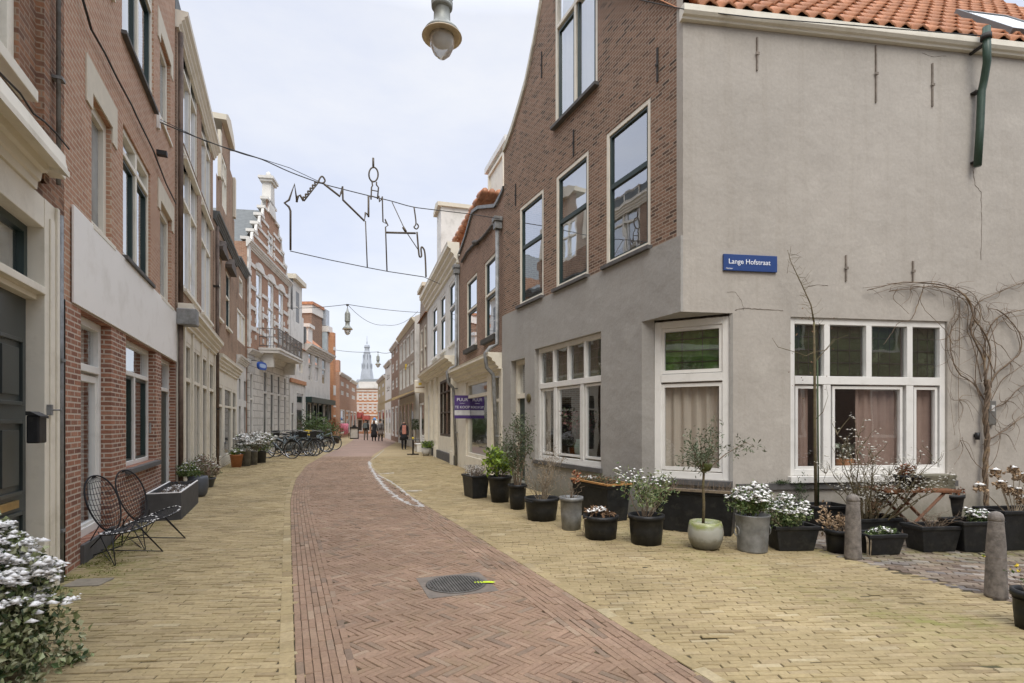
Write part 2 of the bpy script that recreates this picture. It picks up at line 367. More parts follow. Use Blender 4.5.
# single lengthwise yellow course beside the road, both sides, and the red border courses
def course(mb,side,off,L,W,y0=2.0,ph=0.):
    y=y0+ph; 
    while y<YMAX:
        d=edir(y,side); nrm=Vector((d.y,-d.x,0))
        p=Vector((edge_s(y,side),y,0))+nrm*off
        mb.brick(p.x,p.y,d.x,d.y,L-.004,W-.002,z0=.0045)
        y+=L*d.y
course(mbY,1,-.035,.2,.1); course(mbY,2,.035,.2,.1,ph=.1)
NB=7
for j in range(NB): course(mbR,1,.045+j*.0525,.2,.0525,ph=random.random()*.2)
for j in range(NB+1): course(mbR,2,-.045-j*.0525,.2,.0525,ph=random.random()*.2)
# herringbone
Wc=.0485; n4=4
for iy in range(0,700):
    for ix in range(-500,500):
        d=(ix-iy)%(2*n4)
        if d==0: cxc,cyc,hor=ix+n4/2,iy+.5,True
        elif d==2*n4-1: cxc,cyc,hor=ix+.5,iy+n4/2,False
        else: continue
        X0,Y0=cxc*Wc,cyc*Wc
        a2=ang+PI*3/4
        x=X0*math.cos(a2)-Y0*math.sin(a2)+8.0; y=X0*math.sin(a2)+Y0*math.cos(a2)+12
        if y<2 or y>YMAX: continue
        if not(edge_s(y,1)+.36<x<edge_s(y,2)-.40): continue
        hd=a2 if hor else a2+PI/2
        mbR.brick(x,y,math.cos(hd),math.sin(hd),n4*Wc-.003,Wc-.002,.0016)
# side-street cobbles
for r in range(90):
    for k in range(-10,70):
        a3=math.radians(-22); L3,W3=.17,.085
        u=k*L3+(r%2)*.085; v=r*W3
        x=4.0+u*math.cos(a3)-v*math.sin(a3)-1.5; y=2.8+u*math.sin(a3)+v*math.cos(a3)
        if y<8.8 and x>3.2 and y>2 and side_of(x,y)>.02 and x<12: mbS.brick(x,y,math.cos(a3),math.sin(a3),L3-.006,W3-.005,.003)
struct(mbY.build('pavement',[MY],attrs={'tone':('FACE',mbY.c),'moss':('FACE',mbY.mo)}))
struct(mbR.build('road',[MR],attrs={'tone':('FACE',mbR.c),'moss':('FACE',mbR.mo)}))
struct(mbS.build('side_street_paving',[MS],attrs={'tone':('FACE',mbS.c),'moss':('FACE',mbS.mo)}))
g=MB(); g.quad((-900,-60,-.0075),(900,-60,-.0075),(900,1500,-.0075),(-900,1500,-.0075)); struct(g.build('ground',[JOINT]))
def farmat(name,c1,c2,mort):
    m,t,b=nt(name); b.inputs['Roughness'].default_value=.85
    co=objco(t); br=N(t,'ShaderNodeTexBrick'); br.inputs['Scale'].default_value=1; br.inputs['Brick Width'].default_value=.2; br.inputs['Row Height'].default_value=.053; br.inputs['Mortar Size'].default_value=.004
    br.inputs['Color1'].default_value=c4(c1); br.inputs['Color2'].default_value=c4(c2); br.inputs['Mortar'].default_value=c4(mort); t.links.new(co,br.inputs['Vector'])
    g_=rng(t,noise(t,.5,6,co,.7),.3,.7,.8,1.1)
    mm=N(t,'ShaderNodeMix',data_type='RGBA',blend_type='MULTIPLY'); mm.inputs[0].default_value=1; t.links.new(br.outputs[0],mm.inputs[6]); t.links.new(g_,mm.inputs[7])
    t.links.new(mm.outputs[2],b.inputs['Base Color']); return m
g=MB(); g.quad((-60,YMAX,-.003),(25,YMAX,-.003),(25,130,-.003),(-60,130,-.003)); struct(g.build('pavement',[farmat('far_yellow_paving',(.35,.27,.14),(.40,.31,.17),(.20,.15,.08))]))
g=MB(); ys=[YMAX+i*1.0 for i in range(0,70)]
for a,b in zip(ys,ys[1:]): g.quad((edge_s(a,1),a,.001),(edge_s(a,2),a,.001),(edge_s(b,2),b,.001),(edge_s(b,1),b,.001))
struct(g.build('road',[farmat('far_red_paving',(.28,.19,.145),(.33,.23,.18),(.18,.12,.09))]))
# manhole
o=thing('manhole_cover','square framed iron manhole cover set in the red herringbone paving','manhole cover',tuple(G(456,584.5)),math.radians(20))
mb=MB(); s_=.335
mb.box(-s_,s_,-s_,s_,-.02,.004); fr=mb.build('frame',[mat('worn_concrete',(.20,.17,.14),.8,var=.15,scale=9,bmp=.3,stain=((.2,.13,.10),6,.5))],o)
mb=MB(); mb.lathe([(.0,.004),(.29,.004),(.295,.009),(.28,.011),(.27,.009),(0,.009)],40)
for i in range(-9,10):
    x=i*.028; h=math.sqrt(max(0,.262**2-x*x))
    if h>.03: mb.box(x-.007,x+.007,-h,h,.009,.019)
mb.build('lid',[mat('worn_cast_iron',(.15,.14,.125),.6,.3,var=.25,scale=8)],o)
p=G(484,583.6); mb=MB(); mb.T=Matrix.Translation((p.x,p.y,.016))@Matrix.Rotation(.05,4,'Z')
pts=[(-.10,-.018),(-.05,-.03),(.02,-.024),(.09,-.028),(.115,0),(.08,.02),(0,.03),(-.07,.022),(-.11,.008)]
mb.add([(x,y,0) for x,y in pts]+[(x,y,.001) for x,y in pts],[tuple(range(len(pts)-1,-1,-1)),tuple(range(len(pts),2*len(pts)))]+[(i,(i+1)%9,(i+1)%9+9,i+9) for i in range(9)])
tag(mb.build('paint_mark',[mat('fluorescent_yellow_paint',(.62,.80,.03),.6,var=.1,scale=30)]),'fluorescent yellow paint mark sprayed on edge of manhole cover','paint mark')
# slush in the gutter
def ribbon(mb,pxs,w0,z=.004,h=.010,m=0):
    P=[G(*p) for p in pxs]; Q=[]
    for a,b in zip(P,P[1:]):
        n_=max(2,int((b-a).length/.06))
        for i in range(n_): Q.append(a.lerp(b,i/n_))
    Q.append(P[-1]); vs=[];fs=[]
    for i,p in enumerate(Q):
        d=(Q[min(i+1,len(Q)-1)]-Q[max(i-1,0)]).normalized(); nn=Vector((d.y,-d.x,0))
        wl=w0*random.choice((.15,.4,.7,1.2)); wr=w0*random.choice((.15,.4,.8,1.3))
        if i in(0,len(Q)-1): wl=wr=.01
        vs+=[p-nn*wl+Vector((0,0,z-.004)),p+Vector((0,0,z+h*random.uniform(.5,1))),p+nn*wr+Vector((0,0,z-.004))]
        if i:
            k=3*i; fs+=[(k-3,k-2,k+1,k),(k-2,k-1,k+2,k+1)]
    mb.smooth=True; mb.add(vs,fs,m)
mb=MB()
ribbon(mb,[(369,461),(371,468),(376,476),(384,487),(398,498),(411,505),(423,507)],.095)
ribbon(mb,[(377,475),(388,480),(401,489),(413,499),(424,507)],.06)
ribbon(mb,[(378,474.5),(387,473.5),(394,473)],.10)
ribbon(mb,[(407,491),(416,491),(422,490.5)],.05); ribbon(mb,[(370,461),(378,455),(384,450)],.02)
tag(mb.build('snow',[mat('slush',(.55,.53,.49),.6,var=.25,scale=6)]),'melting white slush along the gutter at the road bend','snow',kind='stuff')
mb=MB(); ribbon(mb,[(378,477),(388,484),(400,492),(416,503)],.17,.002,.002)
m_,t_,b_=nt('puddle_water'); b_.inputs['Base Color'].default_value=(.07,.05,.035,1); b_.inputs['Roughness'].default_value=.08
struct(mb.build('puddle',[m_]))
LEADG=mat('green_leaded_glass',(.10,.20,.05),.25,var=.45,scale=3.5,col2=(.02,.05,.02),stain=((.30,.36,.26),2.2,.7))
LEADD=mat('dark_green_leaded_glass',(.045,.06,.03),.2,var=.4,scale=3,col2=(.015,.02,.012),stain=((.13,.16,.09),3,.7))
# ---------------- architecture helpers
def wall(mb,s0,s1,z0,z1,ops=(),top=None,y=0,dep=.22,m=0,mr=None,fine=0,step=False):
    ss={s0,s1}; zs={z0,z1}
    for o in ops:
        for k in (0,1):
            if s0<o[k]<s1: ss.add(o[k])
        for k in (2,3):
            if z0<o[k]<z1: zs.add(o[k])
    if fine:
        for i in range(1,fine): ss.add(s0+(s1-s0)*i/fine)
    if isinstance(step,(list,tuple)):
        for v in step: ss.add(v)
    ss=sorted(ss); zs=sorted(zs)
    if top: zs=sorted(set(zs))
    for a,b in zip(ss,ss[1:]):
        if b-a<1e-5: continue
        cm=(a+b)/2
        for c,d in zip(zs,zs[1:]):
            if d-c<1e-5: continue
            if top:
                ta,tb=(top(cm),top(cm)) if step else (top(a+1e-4),top(b-1e-4))
                da,db=min(d,ta),min(d,tb)
                if da<=c+1e-4 and db<=c+1e-4: continue
                da,db=max(da,c),max(db,c)
            else: da=db=d
            zm=(c+d)/2
            if any(o[0]<cm<o[1] and o[2]<zm<o[3] for o in ops): continue
            mb.quad((a,y,c),(b,y,c),(b,y,db),(a,y,da),m)
    mr=m if mr is None else mr
    for o in ops:
        if len(o)>4 and o[4]==0: continue
        a,b,c,d=o[:4]; e=y+(o[4] if len(o)>4 else dep)
        mb.quad((a,y,c),(a,e,c),(a,e,d),(a,y,d),mr); mb.quad((b,y,c),(b,y,d),(b,e,d),(b,e,c),mr)
        mb.quad((a,y,c),(b,y,c),(b,e,c),(a,e,c),mr); mb.quad((a,y,d),(a,e,d),(b,e,d),(b,y,d),mr)
def shell(mb,s0,s1,z0,zt,D=7,m=0,roof=True,mroof=None,left=True,right=True):
    if left: mb.quad((s0,D,z0),(s0,0,z0),(s0,0,zt),(s0,D,zt),m)
    if right: mb.quad((s1,0,z0),(s1,D,z0),(s1,D,zt),(s1,0,zt),m)
    mb.quad((s1,D,z0),(s0,D,z0),(s0,D,zt),(s1,D,zt),m)
    if roof: mb.quad((s0,0,zt),(s1,0,zt),(s1,D,zt),(s0,D,zt),m if mroof is None else mroof)
def bars(mb,a,b,c,d,fw,y0,y1,m=0):
    mb.box(a,a+fw,y0,y1,c,d,m); mb.box(b-fw,b,y0,y1,c,d,m); mb.box(a+fw,b-fw,y0,y1,c,c+fw,m); mb.box(a+fw,b-fw,y0,y1,d-fw,d,m)
def window(root,r,fw=.07,y=.09,vb=(),hb=(),sash=None,sill=None,mf=None,glass=None,curtain=None,ft=.09,sashrects=None,name='window',mw=.06,blind=None,sm=None,leaded=None):
    """vb: [(frac,width,z0frac,z1frac)], hb: [(zfrac,width)] ; sash: material of inner sash frames, per light"""
    a,b,c,d=r[:4]; mf=mf or WHITE; glass=glass or GLASS
    W=b-a; Z=d-c
    mb=MB(); bars(mb,a,b,c,d,fw,y,y+ft)
    for z,wd in hb: mb.box(a+fw,b-fw,y-.012,y+ft-.003,c+Z*z-wd/2,c+Z*z+wd/2)
    for v in vb:
        x,wd=v[0],v[1]; za=v[2] if len(v)>2 else 0; zb=v[3] if len(v)>3 else 1
        z0=c+Z*za if za>0 else c+fw; z1=c+Z*zb if zb<1 else d-fw
        for zh,wh in hb:
            if abs(zh-za)<1e-3: z0+=wh/2
            if abs(zh-zb)<1e-3: z1-=wh/2
        mb.box(a+W*x-wd/2,a+W*x+wd/2,y-.006,y+ft-.006,z0,z1)
    w_=mb.build(name,[mf],root,bevel=.006 if W>.9 and root.get('near') else 0)
    mb=MB(); mb.quad((a+fw*.5,y+ft*.62,c+fw*.5),(b-fw*.5,y+ft*.62,c+fw*.5),(b-fw*.5,y+ft*.62,d-fw*.5),(a+fw*.5,y+ft*.62,d-fw*.5)); 
    p=mb.build('pane',[glass],w_)
    if sashrects:
        mb=MB()
        for (xa,xb,za,zb) in sashrects:
            bars(mb,a+W*xa,a+W*xb,c+Z*za,c+Z*zb,sm or .045,y+.02,y+ft-.01)
        mb.build('sash',[sash or GREEN],w_)
    if sill:
        mb=MB(); pr,th,ms=sill; mb.box(a-.05,b+.05,-pr,y+.02,c-th,c-.001); mb.build('sill',[ms],w_,bevel=.005 if root.get('near') else 0)
    if curtain:
        mb=MB(); mb.smooth=True
        for (xa,xb,mt) in curtain:
            x0=a+W*xa; x1=a+W*xb; n=max(4,int((x1-x0)/.025)); vs=[];fs=[]
            ph=random.random()*6
            for i in range(n+1):
                x=x0+(x1-x0)*i/n; yy=y+.17+.03*math.sin(x*38+ph)+.014*math.sin(x*83+ph*2)
                for z in (c-.05,c+Z*.5,d+.05): vs.append((x+random.uniform(-.003,.003),yy+random.uniform(-.004,.004),z))
                if i: k=3*i; fs+=[(k-3,k,k+1,k-2),(k-2,k+1,k+2,k-1)]
            mb.add(vs,fs)
        mb.build('curtain',[curtain[0][2]],w_)
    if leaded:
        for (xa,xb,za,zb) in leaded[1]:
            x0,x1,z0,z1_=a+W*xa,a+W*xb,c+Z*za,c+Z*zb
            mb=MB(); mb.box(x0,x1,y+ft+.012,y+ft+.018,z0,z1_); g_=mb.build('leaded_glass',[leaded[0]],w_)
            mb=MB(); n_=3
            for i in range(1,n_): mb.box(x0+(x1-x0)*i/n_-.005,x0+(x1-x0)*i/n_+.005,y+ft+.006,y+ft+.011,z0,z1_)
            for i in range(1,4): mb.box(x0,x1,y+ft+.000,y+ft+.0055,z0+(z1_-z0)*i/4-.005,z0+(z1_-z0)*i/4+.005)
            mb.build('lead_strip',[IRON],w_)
    if blind:
        mb=MB(); mb.quad((a,y+.2,c+Z*blind[0]),(b,y+.2,c+Z*blind[0]),(b,y+.2,c+Z*blind[1]),(a,y+.2,c+Z*blind[1])); mb.build('blind',[blind[2]],w_)
    return w_
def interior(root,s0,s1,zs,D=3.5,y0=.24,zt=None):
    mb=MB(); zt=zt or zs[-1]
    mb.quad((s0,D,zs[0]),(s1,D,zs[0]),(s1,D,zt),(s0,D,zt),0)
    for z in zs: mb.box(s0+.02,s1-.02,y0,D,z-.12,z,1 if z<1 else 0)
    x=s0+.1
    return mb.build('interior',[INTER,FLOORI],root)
def cornice(root,s0,s1,z0,z1,pr,mt,name='cornice',y=0,steps=4,endm=0):
    """classical moulding, widening upward"""
    prof=[(y+.02,z0)]
    for i in range(steps):
        k0=i/steps; k1=(i+1)/steps
        prof.append((y-.02-pr*k1**1.3,z0+(z1-z0)*(k0+.02))); prof.append((y-.02-pr*k1**1.3,z0+(z1-z0)*(k0+.6/steps)))
    prof.append((y-.02-pr*1.05,z1)); prof.append((y+.02,z1))
    mb=MB(); mb.profile(s0,s1,prof); return mb.build(name,[mt],root)
def boxpart(root,name,mt,*bx,bevel=0):
    if name in('stone_band','pier_band') and len(bx)>1:
        for b in bx: boxpart(root,name,mt,b)
        return
    mb=MB()
    for b in bx: mb.box(*b)
    return mb.build(name,[mt],root,bevel=bevel)
def building(name,label,cat,f,group=None):
    return thing(name,label,cat,tuple(f.o),f.rz,group)
def textmesh(s,size,mt,parent,loc,rot,name='lettering',ext=.002,align='CENTER'):
    cu=bpy.data.curves.new(name,'FONT'); cu.body=s; cu.size=size; cu.extrude=ext; cu.align_x=align; cu.align_y='CENTER'
    ob=bpy.data.objects.new('tmp',cu); COL.objects.link(ob); bpy.context.view_layer.update()
    dg=bpy.context.evaluated_depsgraph_get(); me=bpy.data.meshes.new_from_object(ob.evaluated_get(dg))
    bpy.data.objects.remove(ob); me.materials.clear(); me.materials.append(mt)
    o=bpy.data.objects.new(name,me); COL.objects.link(o); o.parent=parent; o.location=loc; o.rotation_euler=rot; return o
def cable(name,label,pts,r,mt,sag=0,cat='cable',group=None):
    mb=MB(); P=[]
    for a,b in zip(pts,pts[1:]):
        a=Vector(a); b=Vector(b); n=12 if sag else 2
        for i in range(n+(b is pts[-1])):
            k=i/n; p=a.lerp(b,k); p.z-=sag*4*k*(1-k); P.append(p)
    P.append(Vector(pts[-1]))
    mb.tube(P,r,5); return tag(mb.build(name,[mt]),label,cat,group)
# ================= corner house (right)
VA=270.; KA=.256
def baseA(px): return HY+KA*(px-VA)
FA=Fac(G(504,baseA(504)),G(683,baseA(683)))
cs=baseA(683)-HY
def baseS(px): return HY+cs*(4300-px)/(4300-683)
FS=Fac(G(683,baseS(683)),G(1150,baseS(1150)))
cA=FA.L; sch=FA.sx(644); zch=3.27
sS=FS.sx(733)
SL=FS.sx(1180)
o=building('corner_house','brown brick and grey rendered corner house with orange tiled roof behind the row of pots','house',FA); o['near']=1; HOUSE=o
zb=lambda px,py: FA.q(px,py)[1]
z1=zb(601.9,268.3)-.07   # top of grey render band = below sills
op=[]
wa=FA.rect(538,603,350.5,459,'l'); wa=(FA.sx(536.5),FA.sx(603),FA.q(604,468.4)[1],FA.q(601.8,331.5)[1])
dr=(FA.sx(512.5),FA.sx(526.5),.12,FA.q(526,358)[1])
w1=(FA.sx(519.5),FA.sx(543.5),z1+.07,FA.q(543.5,189)[1])
w2=(FA.sx(556),FA.sx(588.5),z1+.07,FA.q(588,151)[1])
w3=(FA.sx(606),FA.sx(650.5),z1+.07,FA.q(650.6,93)[1])
w4=(FA.sx(555),FA.sx(597.5),FA.q(597.5,83)[1],FA.q(570,0)[1]+.9)
print('facA',cA,sch,wa,dr,w1,w2,w3,w4,z1)
zmid=(w1[3]+w2[3]+w3[3])/3; w1=w1[:3]+(zmid,); w2=w2[:3]+(zmid,); w3=w3[:3]+(zmid,)
zsh=FA.q(507,143)[1]
gpts=[(504,150),(507.5,143),(513,128),(520,105),(526,84),(531,60),(536,35),(541,5),(545,-30),(549,-75),(556,-95),(575,-130)]
gs=[FA.q(*p) for p in gpts]; smid=(FA.sx(560)+FA.sx(683))/2
def topA(s):
    if s>4.7*FA.L/5: pass
    sc=cA*.50
    if s>sc: s2=2*sc-s
    else: s2=s
    s2=max(s2,gs[0][0])
    for a,b in zip(gs,gs[1:]):
        if s2<=b[0]:
            k=(s2-a[0])/(b[0]-a[0]); return max(a[1]+(b[1]-a[1])*k,8.35 if s>sc else 0)
    return gs[-1][1]
mb=MB(); allops=[w1,w2,w3,w4]
wall(mb,0,cA-.14,z1,14,allops,top=topA,dep=.12,fine=60)
wall(mb,cA-.14,cA,z1,14,[],top=topA,m=1,fine=1)
# thickness of the gable and its back
mb.quad((0,0,0),(0,0,zsh),(0,5.5,zsh),(0,5.5,0),0)
wobj=mb.build('brick_wall',[BRA,GREYW],o)
# stone coping following the gable curve
mb=MB(); N_=70; P=[(cA*i/N_,topA(cA*i/N_)) for i in range(N_+1)]
for a,b in zip(P,P[1:]):
    mb.add([(a[0],-.05,a[1]-.07),(b[0],-.05,b[1]-.07),(b[0],-.05,b[1]+.09),(a[0],-.05,a[1]+.09),(a[0],.30,a[1]-.07),(b[0],.30,b[1]-.07),(b[0],.30,b[1]+.09),(a[0],.30,a[1]+.09)],[(0,1,2,3),(3,2,6,7),(1,0,4,5),(5,4,7,6)])
mb.build('coping',[mat('cream_stone_coping',(.62,.58,.48),.8,var=.12,stain=((.3,.28,.22),4,.6))],o)
mb=MB(); ra=.045
wall(mb,-.03,sch,0,z1-.001,[(wa[0],wa[1],wa[2],wa[3],.16),(dr[0],dr[1],dr[2],dr[3],.3)],y=-ra)
wall(mb,sch,cA,zch,z1-.001,[],y=-ra)
mb.quad((-.03,-ra,z1),(cA,-ra,z1),(cA,0,z1),(-.03,0,z1)); mb.quad((-.03,0,0),(-.03,-ra,0),(-.03,-ra,z1),(-.03,0,z1)); mb.quad((cA,-ra,zch),(cA,.02,zch),(cA,.02,z1),(cA,-ra,z1))
mb.build('render_band',[GREYF],o)
window(o,(wa[0],wa[1],wa[2],wa[3]),fw=.10,y=.05,vb=[(.30,.11,0,.66),(.70,.11,0,.66),(.27,.07,.66,1),(.5,.07,.66,1),(.74,.07,.66,1)],hb=[(.66,.12)],sashrects=[(.055,.27,.055,.63),(.33,.675,.055,.63),(.73,.95,.055,.63)],sash=WHITE,sm=.045,sill=(.10,.09,STONE),curtain=[(.0,.12,BEIGEC),(.88,1,BEIGEC)],leaded=(LEADD,[(.02,.25,.69,.97),(.29,.48,.69,.97),(.52,.72,.69,.97),(.76,.98,.69,.97)]))
for r in (w1,w2,w3):
    window(o,r,fw=.085,y=.01,sill=(.10,.07,STONE),sashrects=[(.07,.93,.03,.58),(.07,.93,.58,.965)],sash=GREEN,mf=CREAM,sm=.042,blind=(.3,1,NET) if r is w2 else None,glass=GLASSH)
window(o,w4,fw=.085,y=.01,sill=(.10,.07,STONE),vb=[(.5,.08)],hb=[(.66,.08)],sashrects=[(.07,.46,.03,.63),(.54,.93,.03,.95)],sash=GREEN,mf=CREAM,sm=.038,curtain=[(.03,.97,NET)],glass=GLASSH)
# door
a,b,c,d=dr
mb=MB(); mb.box(a,a+.10,.10,.24,c,d); mb.box(b-.10,b,.10,.24,c,d); mb.box(a+.1,b-.1,.10,.24,d-.1,d); mb.box(a+.1,b-.1,.08,.24,c+2.08,c+2.2)
df=mb.build('door_frame',[CREAM],o)
mb=MB(); mb.box(a+.1,b-.1,.17,.21,c,c+2.08)
for zz in (.2,1.1): mb.box(a+.25,b-.25,.155,.17,c+zz,c+zz+.75)
dd=mb.build('door',[GREEN],o); mb=MB(); mb.lathe([(.0,0),(.03,.0),(.03,.03),(0,.05)],10,(b-.2,.14,1.1)); mb.build('handle',[ZINC],dd)
mb=MB(); mb.quad((a+.1,.18,c+2.2),(b-.1,.18,c+2.2),(b-.1,.18,d-.1),(a+.1,.18,d-.1)); mb.build('pane',[GLASSH],df)
# chamfered corner
PC0=FA.w(sch,-ra,0); PC1=FS.w(sS,0,0); FC=Fac(PC0,PC1)
loc=lambda P:(P-FA.o).dot(FA.u)
def toA(P):
    d_=P-FA.o; return (d_.dot(FA.u),d_.dot(FA.n),P.z)
mb=MB()
cw=(FC.sx(654),FC.sx(729.5),FC.q(729.5,481)[1],zch-.03)
print('chamfer',FC.L,cw)
class TMB(MB): pass
Tc=Matrix.Translation(FC.o)@Matrix.Rotation(FC.rz,4,'Z'); TAi=(Matrix.Translation(FA.o)@Matrix.Rotation(FA.rz,4,'Z')).inverted()
mb.T=TAi@Tc
wall(mb,0,FC.L,0,zch,[(cw[0],cw[1],cw[2],zch+.5,0)],y=.0)
a,b,c,d=cw
mb.quad((a,0,c),(a,.12,c),(a,.12,zch),(a,0,zch)); mb.quad((b,0,c),(b,.12,c),(b,.12,zch),(b,0,zch)); mb.quad((a,0,c),(b,0,c),(b,.12,c),(a,.12,c))
mb.T=None
A_=toA(FA.w(sch,-ra,zch)); B_=toA(FA.w(cA,-ra,zch)); C_=toA(FS.w(0,0,zch)); D_=toA(FS.w(sS,0,zch))
mb.add([A_,B_,C_,D_],[(0,1,2,3)])
mb.build('chamfered_wall',[GREYF],o)
cwin=thing  # noqa
holder=bpy.data.objects.new('corner_window_bay',None)
def window_T(root,T,*a_,**k_):
    w_=window(root,*a_,**k_); w_.matrix_local=T; return w_
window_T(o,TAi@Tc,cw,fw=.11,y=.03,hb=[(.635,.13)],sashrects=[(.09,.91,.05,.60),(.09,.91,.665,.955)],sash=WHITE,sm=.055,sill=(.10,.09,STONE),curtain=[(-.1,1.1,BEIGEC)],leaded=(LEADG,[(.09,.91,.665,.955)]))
# side wall on Lange Hofstraat
TS=TAi@Matrix.Translation(FS.o)@Matrix.Rotation(FS.rz,4,'Z')
zE=FS.q(690,24)[1]; print('eave',zE,FS.q(1024,61)[1])
sw=(FS.sx(790.5),FS.sx(947.5),FS.q(868,475)[1],FS.q(868,319)[1]); print('sidewin',sw,SL)
mb=MB(); mb.T=TS
wall(mb,0,SL,zch,zE+.12,[]); wall(mb,sS,SL,0,zch,[(sw[0],sw[1],sw[2],sw[3],.14)],dep=.14)
mb.quad((SL,0,0),(SL,6,0),(SL,6,zE),(SL,0,zE))
mb.build('side_wall',[GREYW],o)
z_=[0.66,1]
r_=sw
window_T(o,TS,sw,fw=.10,y=.04,vb=[(.235,.13,0,.605),(.765,.13,0,.605),(.235,.10,.605,1),(.50,.10,.605,1),(.765,.10,.605,1)],hb=[(.605,.13)],
   sashrects=[(.045,.20,.04,.57),(.275,.725,.04,.57),(.80,.955,.04,.57)],sash=WHITE,sm=.045,sill=(.09,.10,WHITE),curtain=[(-.05,.16,CURT),(.46,1.05,CURT)],leaded=(LEADD,[(.02,.21,.64,.97),(.26,.48,.64,.97),(.52,.74,.64,.97),(.79,.98,.64,.97)]))
mb=MB(); mb.T=TS   # plinth ledge and cement strip by the window
mb.box(sS+.05,sw[1]+.15,-.05,-.001,sw[2]-.20,sw[2]-.105); mb.build('window_ledge',[STONE],o)
mb=MB(); mb.T=TS; mb.profile(-.05,SL+.1,[(-.12,zE+.06),(-.15,zE+.10),(-.15,zE+.19),(-.12,zE+.21),(.02,zE+.21),(.02,zE+.02),(-.07,zE+.02),(-.08,zE+.05)]); gut=mb.build('gutter',[CREAM],o)
# pantile roof
mb=MB(); mb.T=TS; mb.smooth=True
pitch=math.radians(47); tw=.30; th=.40; cu=10; slope=-(FS.u.dot(-FA.u)/FS.n.dot(-FA.u))
for r in range(13):
    v0=r*th; n=int((SL+.3)/tw*cu)
    y0=-.12+v0*math.cos(pitch); zz0=zE+.20+v0*math.sin(pitch); y1=y0+(th+.05)*math.cos(pitch); zz1=zz0+(th+.05)*math.sin(pitch)
    off=max(0,y0)*(-FS.u.dot(FA.u))/(FS.n.dot(-FA.u)) if abs(FS.n.dot(FA.u))>1e-3 else 0
    vs=[];fs=[]
    s_start=.12+((-FA.u).dot(FS.u)/(-FA.u).dot(FS.n))*y0
    n0=int(s_start/tw*cu)
    jit=[random.uniform(-.012,.012) for _ in range(400)]
    for i in range(n0,n+1):
        x=i*tw/cu; ph=2*PI*(x/tw); hh=.042*math.sin(ph)+.016*math.sin(2*ph+.6); j=jit[int(x/tw)%400]
        up=.05+hh+j*.4; dn=hh
        vs+=[(x,y0-math.sin(pitch)*(up-.03)+j,zz0+math.cos(pitch)*(up-.03)),(x,y0-math.sin(pitch)*up+j,zz0+math.cos(pitch)*up),(x,y1-math.sin(pitch)*dn,zz1+math.cos(pitch)*dn)]
        k=len(vs)//3-1
        if k: k*=3; fs+=[(k-3,k,k+1,k-2),(k-2,k+1,k+2,k-1)]
    mb.add(vs,fs)
mb.quad((0,-.05,zE+.15),(SL,-.05,zE+.15),(SL,-.05+5*math.cos(pitch),zE+.15+5*math.sin(pitch)),(0-1.3,-.05+5*math.cos(pitch),zE+.15+5*math.sin(pitch)))
roof=mb.build('roof',[TILE],o)
# skylight
sk0=FS.q(982,12,.3)[0]+.38
mb=MB(); mb.T=TS@Matrix.Translation((sk0+.0,.0,0))
def rp_(x,v,h): return (x,-.05+v*math.cos(pitch)-h*math.sin(pitch),zE+.18+v*math.sin(pitch)+h*math.cos(pitch))
def rbox(mb,x0,x1,v0,v1,h0,h1,m=0):
    vs=[rp_(*p) for p in [(x0,v0,h0),(x1,v0,h0),(x1,v1,h0),(x0,v1,h0),(x0,v0,h1),(x1,v0,h1),(x1,v1,h1),(x0,v1,h1)]]
    mb.add(vs,[(0,3,2,1),(4,5,6,7),(0,1,5,4),(1,2,6,5),(2,3,7,6),(3,0,4,7)],m)
x0,x1=.0,1.1; v0,v1=.42,1.9
rbox(mb,x0,x0+.06,v0,v1,.0,.19); rbox(mb,x1-.06,x1,v0,v1,0,.19); rbox(mb,x0+.06,x1-.06,v0,v0+.06,0,.19); rbox(mb,x0+.06,x1-.06,v1-.06,v1,0,.19)
sky_=mb.build('skylight',[mat('skylight_grey',(.16,.17,.17),.5,var=.05)],roof)
mb=MB(); mb.T=TS@Matrix.Translation((sk0,0,0)); rbox(mb,x0+.061,x1-.061,v0+.061,v1-.061,.10,.17); mb.build('pane',[mat('skylight_sky_reflection',(.8,.82,.84),.3,var=.02,spec=.8)],roof)  # pane coloured near-white to stand for the sky mirrored in its glass
# interior of the corner house
mb=MB()
mb.add([(.2,4.5,0),(cA-1.0,4.5,0),(cA-1.0,4.5,9),(.2,4.5,9)],[(0,1,2,3)])
mb.T=TS; mb.quad((-.3,4.2,0),(SL,4.2,0),(SL,4.2,8),(-.3,4.2,8)); mb.T=None
poly=[(.1,.3),(sch,.3)]
for z,mm_ in ((.08,1),(3.55,0),(7.55,0)):
    pts=[(.15,.25),(cA-.35,.25) if z>3.4 else (sch-.05,.25)]+[toA(FS.w(.25 if z>3.4 else sS,.3,0))[:2],toA(FS.w(SL-.1,.3,0))[:2],toA(FS.w(SL-.1,5,0))[:2],(.15,5)]
    mb.add([(p[0],p[1],z) for p in pts],[tuple(range(len(pts)))],mm_)
mb.build('interior',[INTER,FLOORI],o)
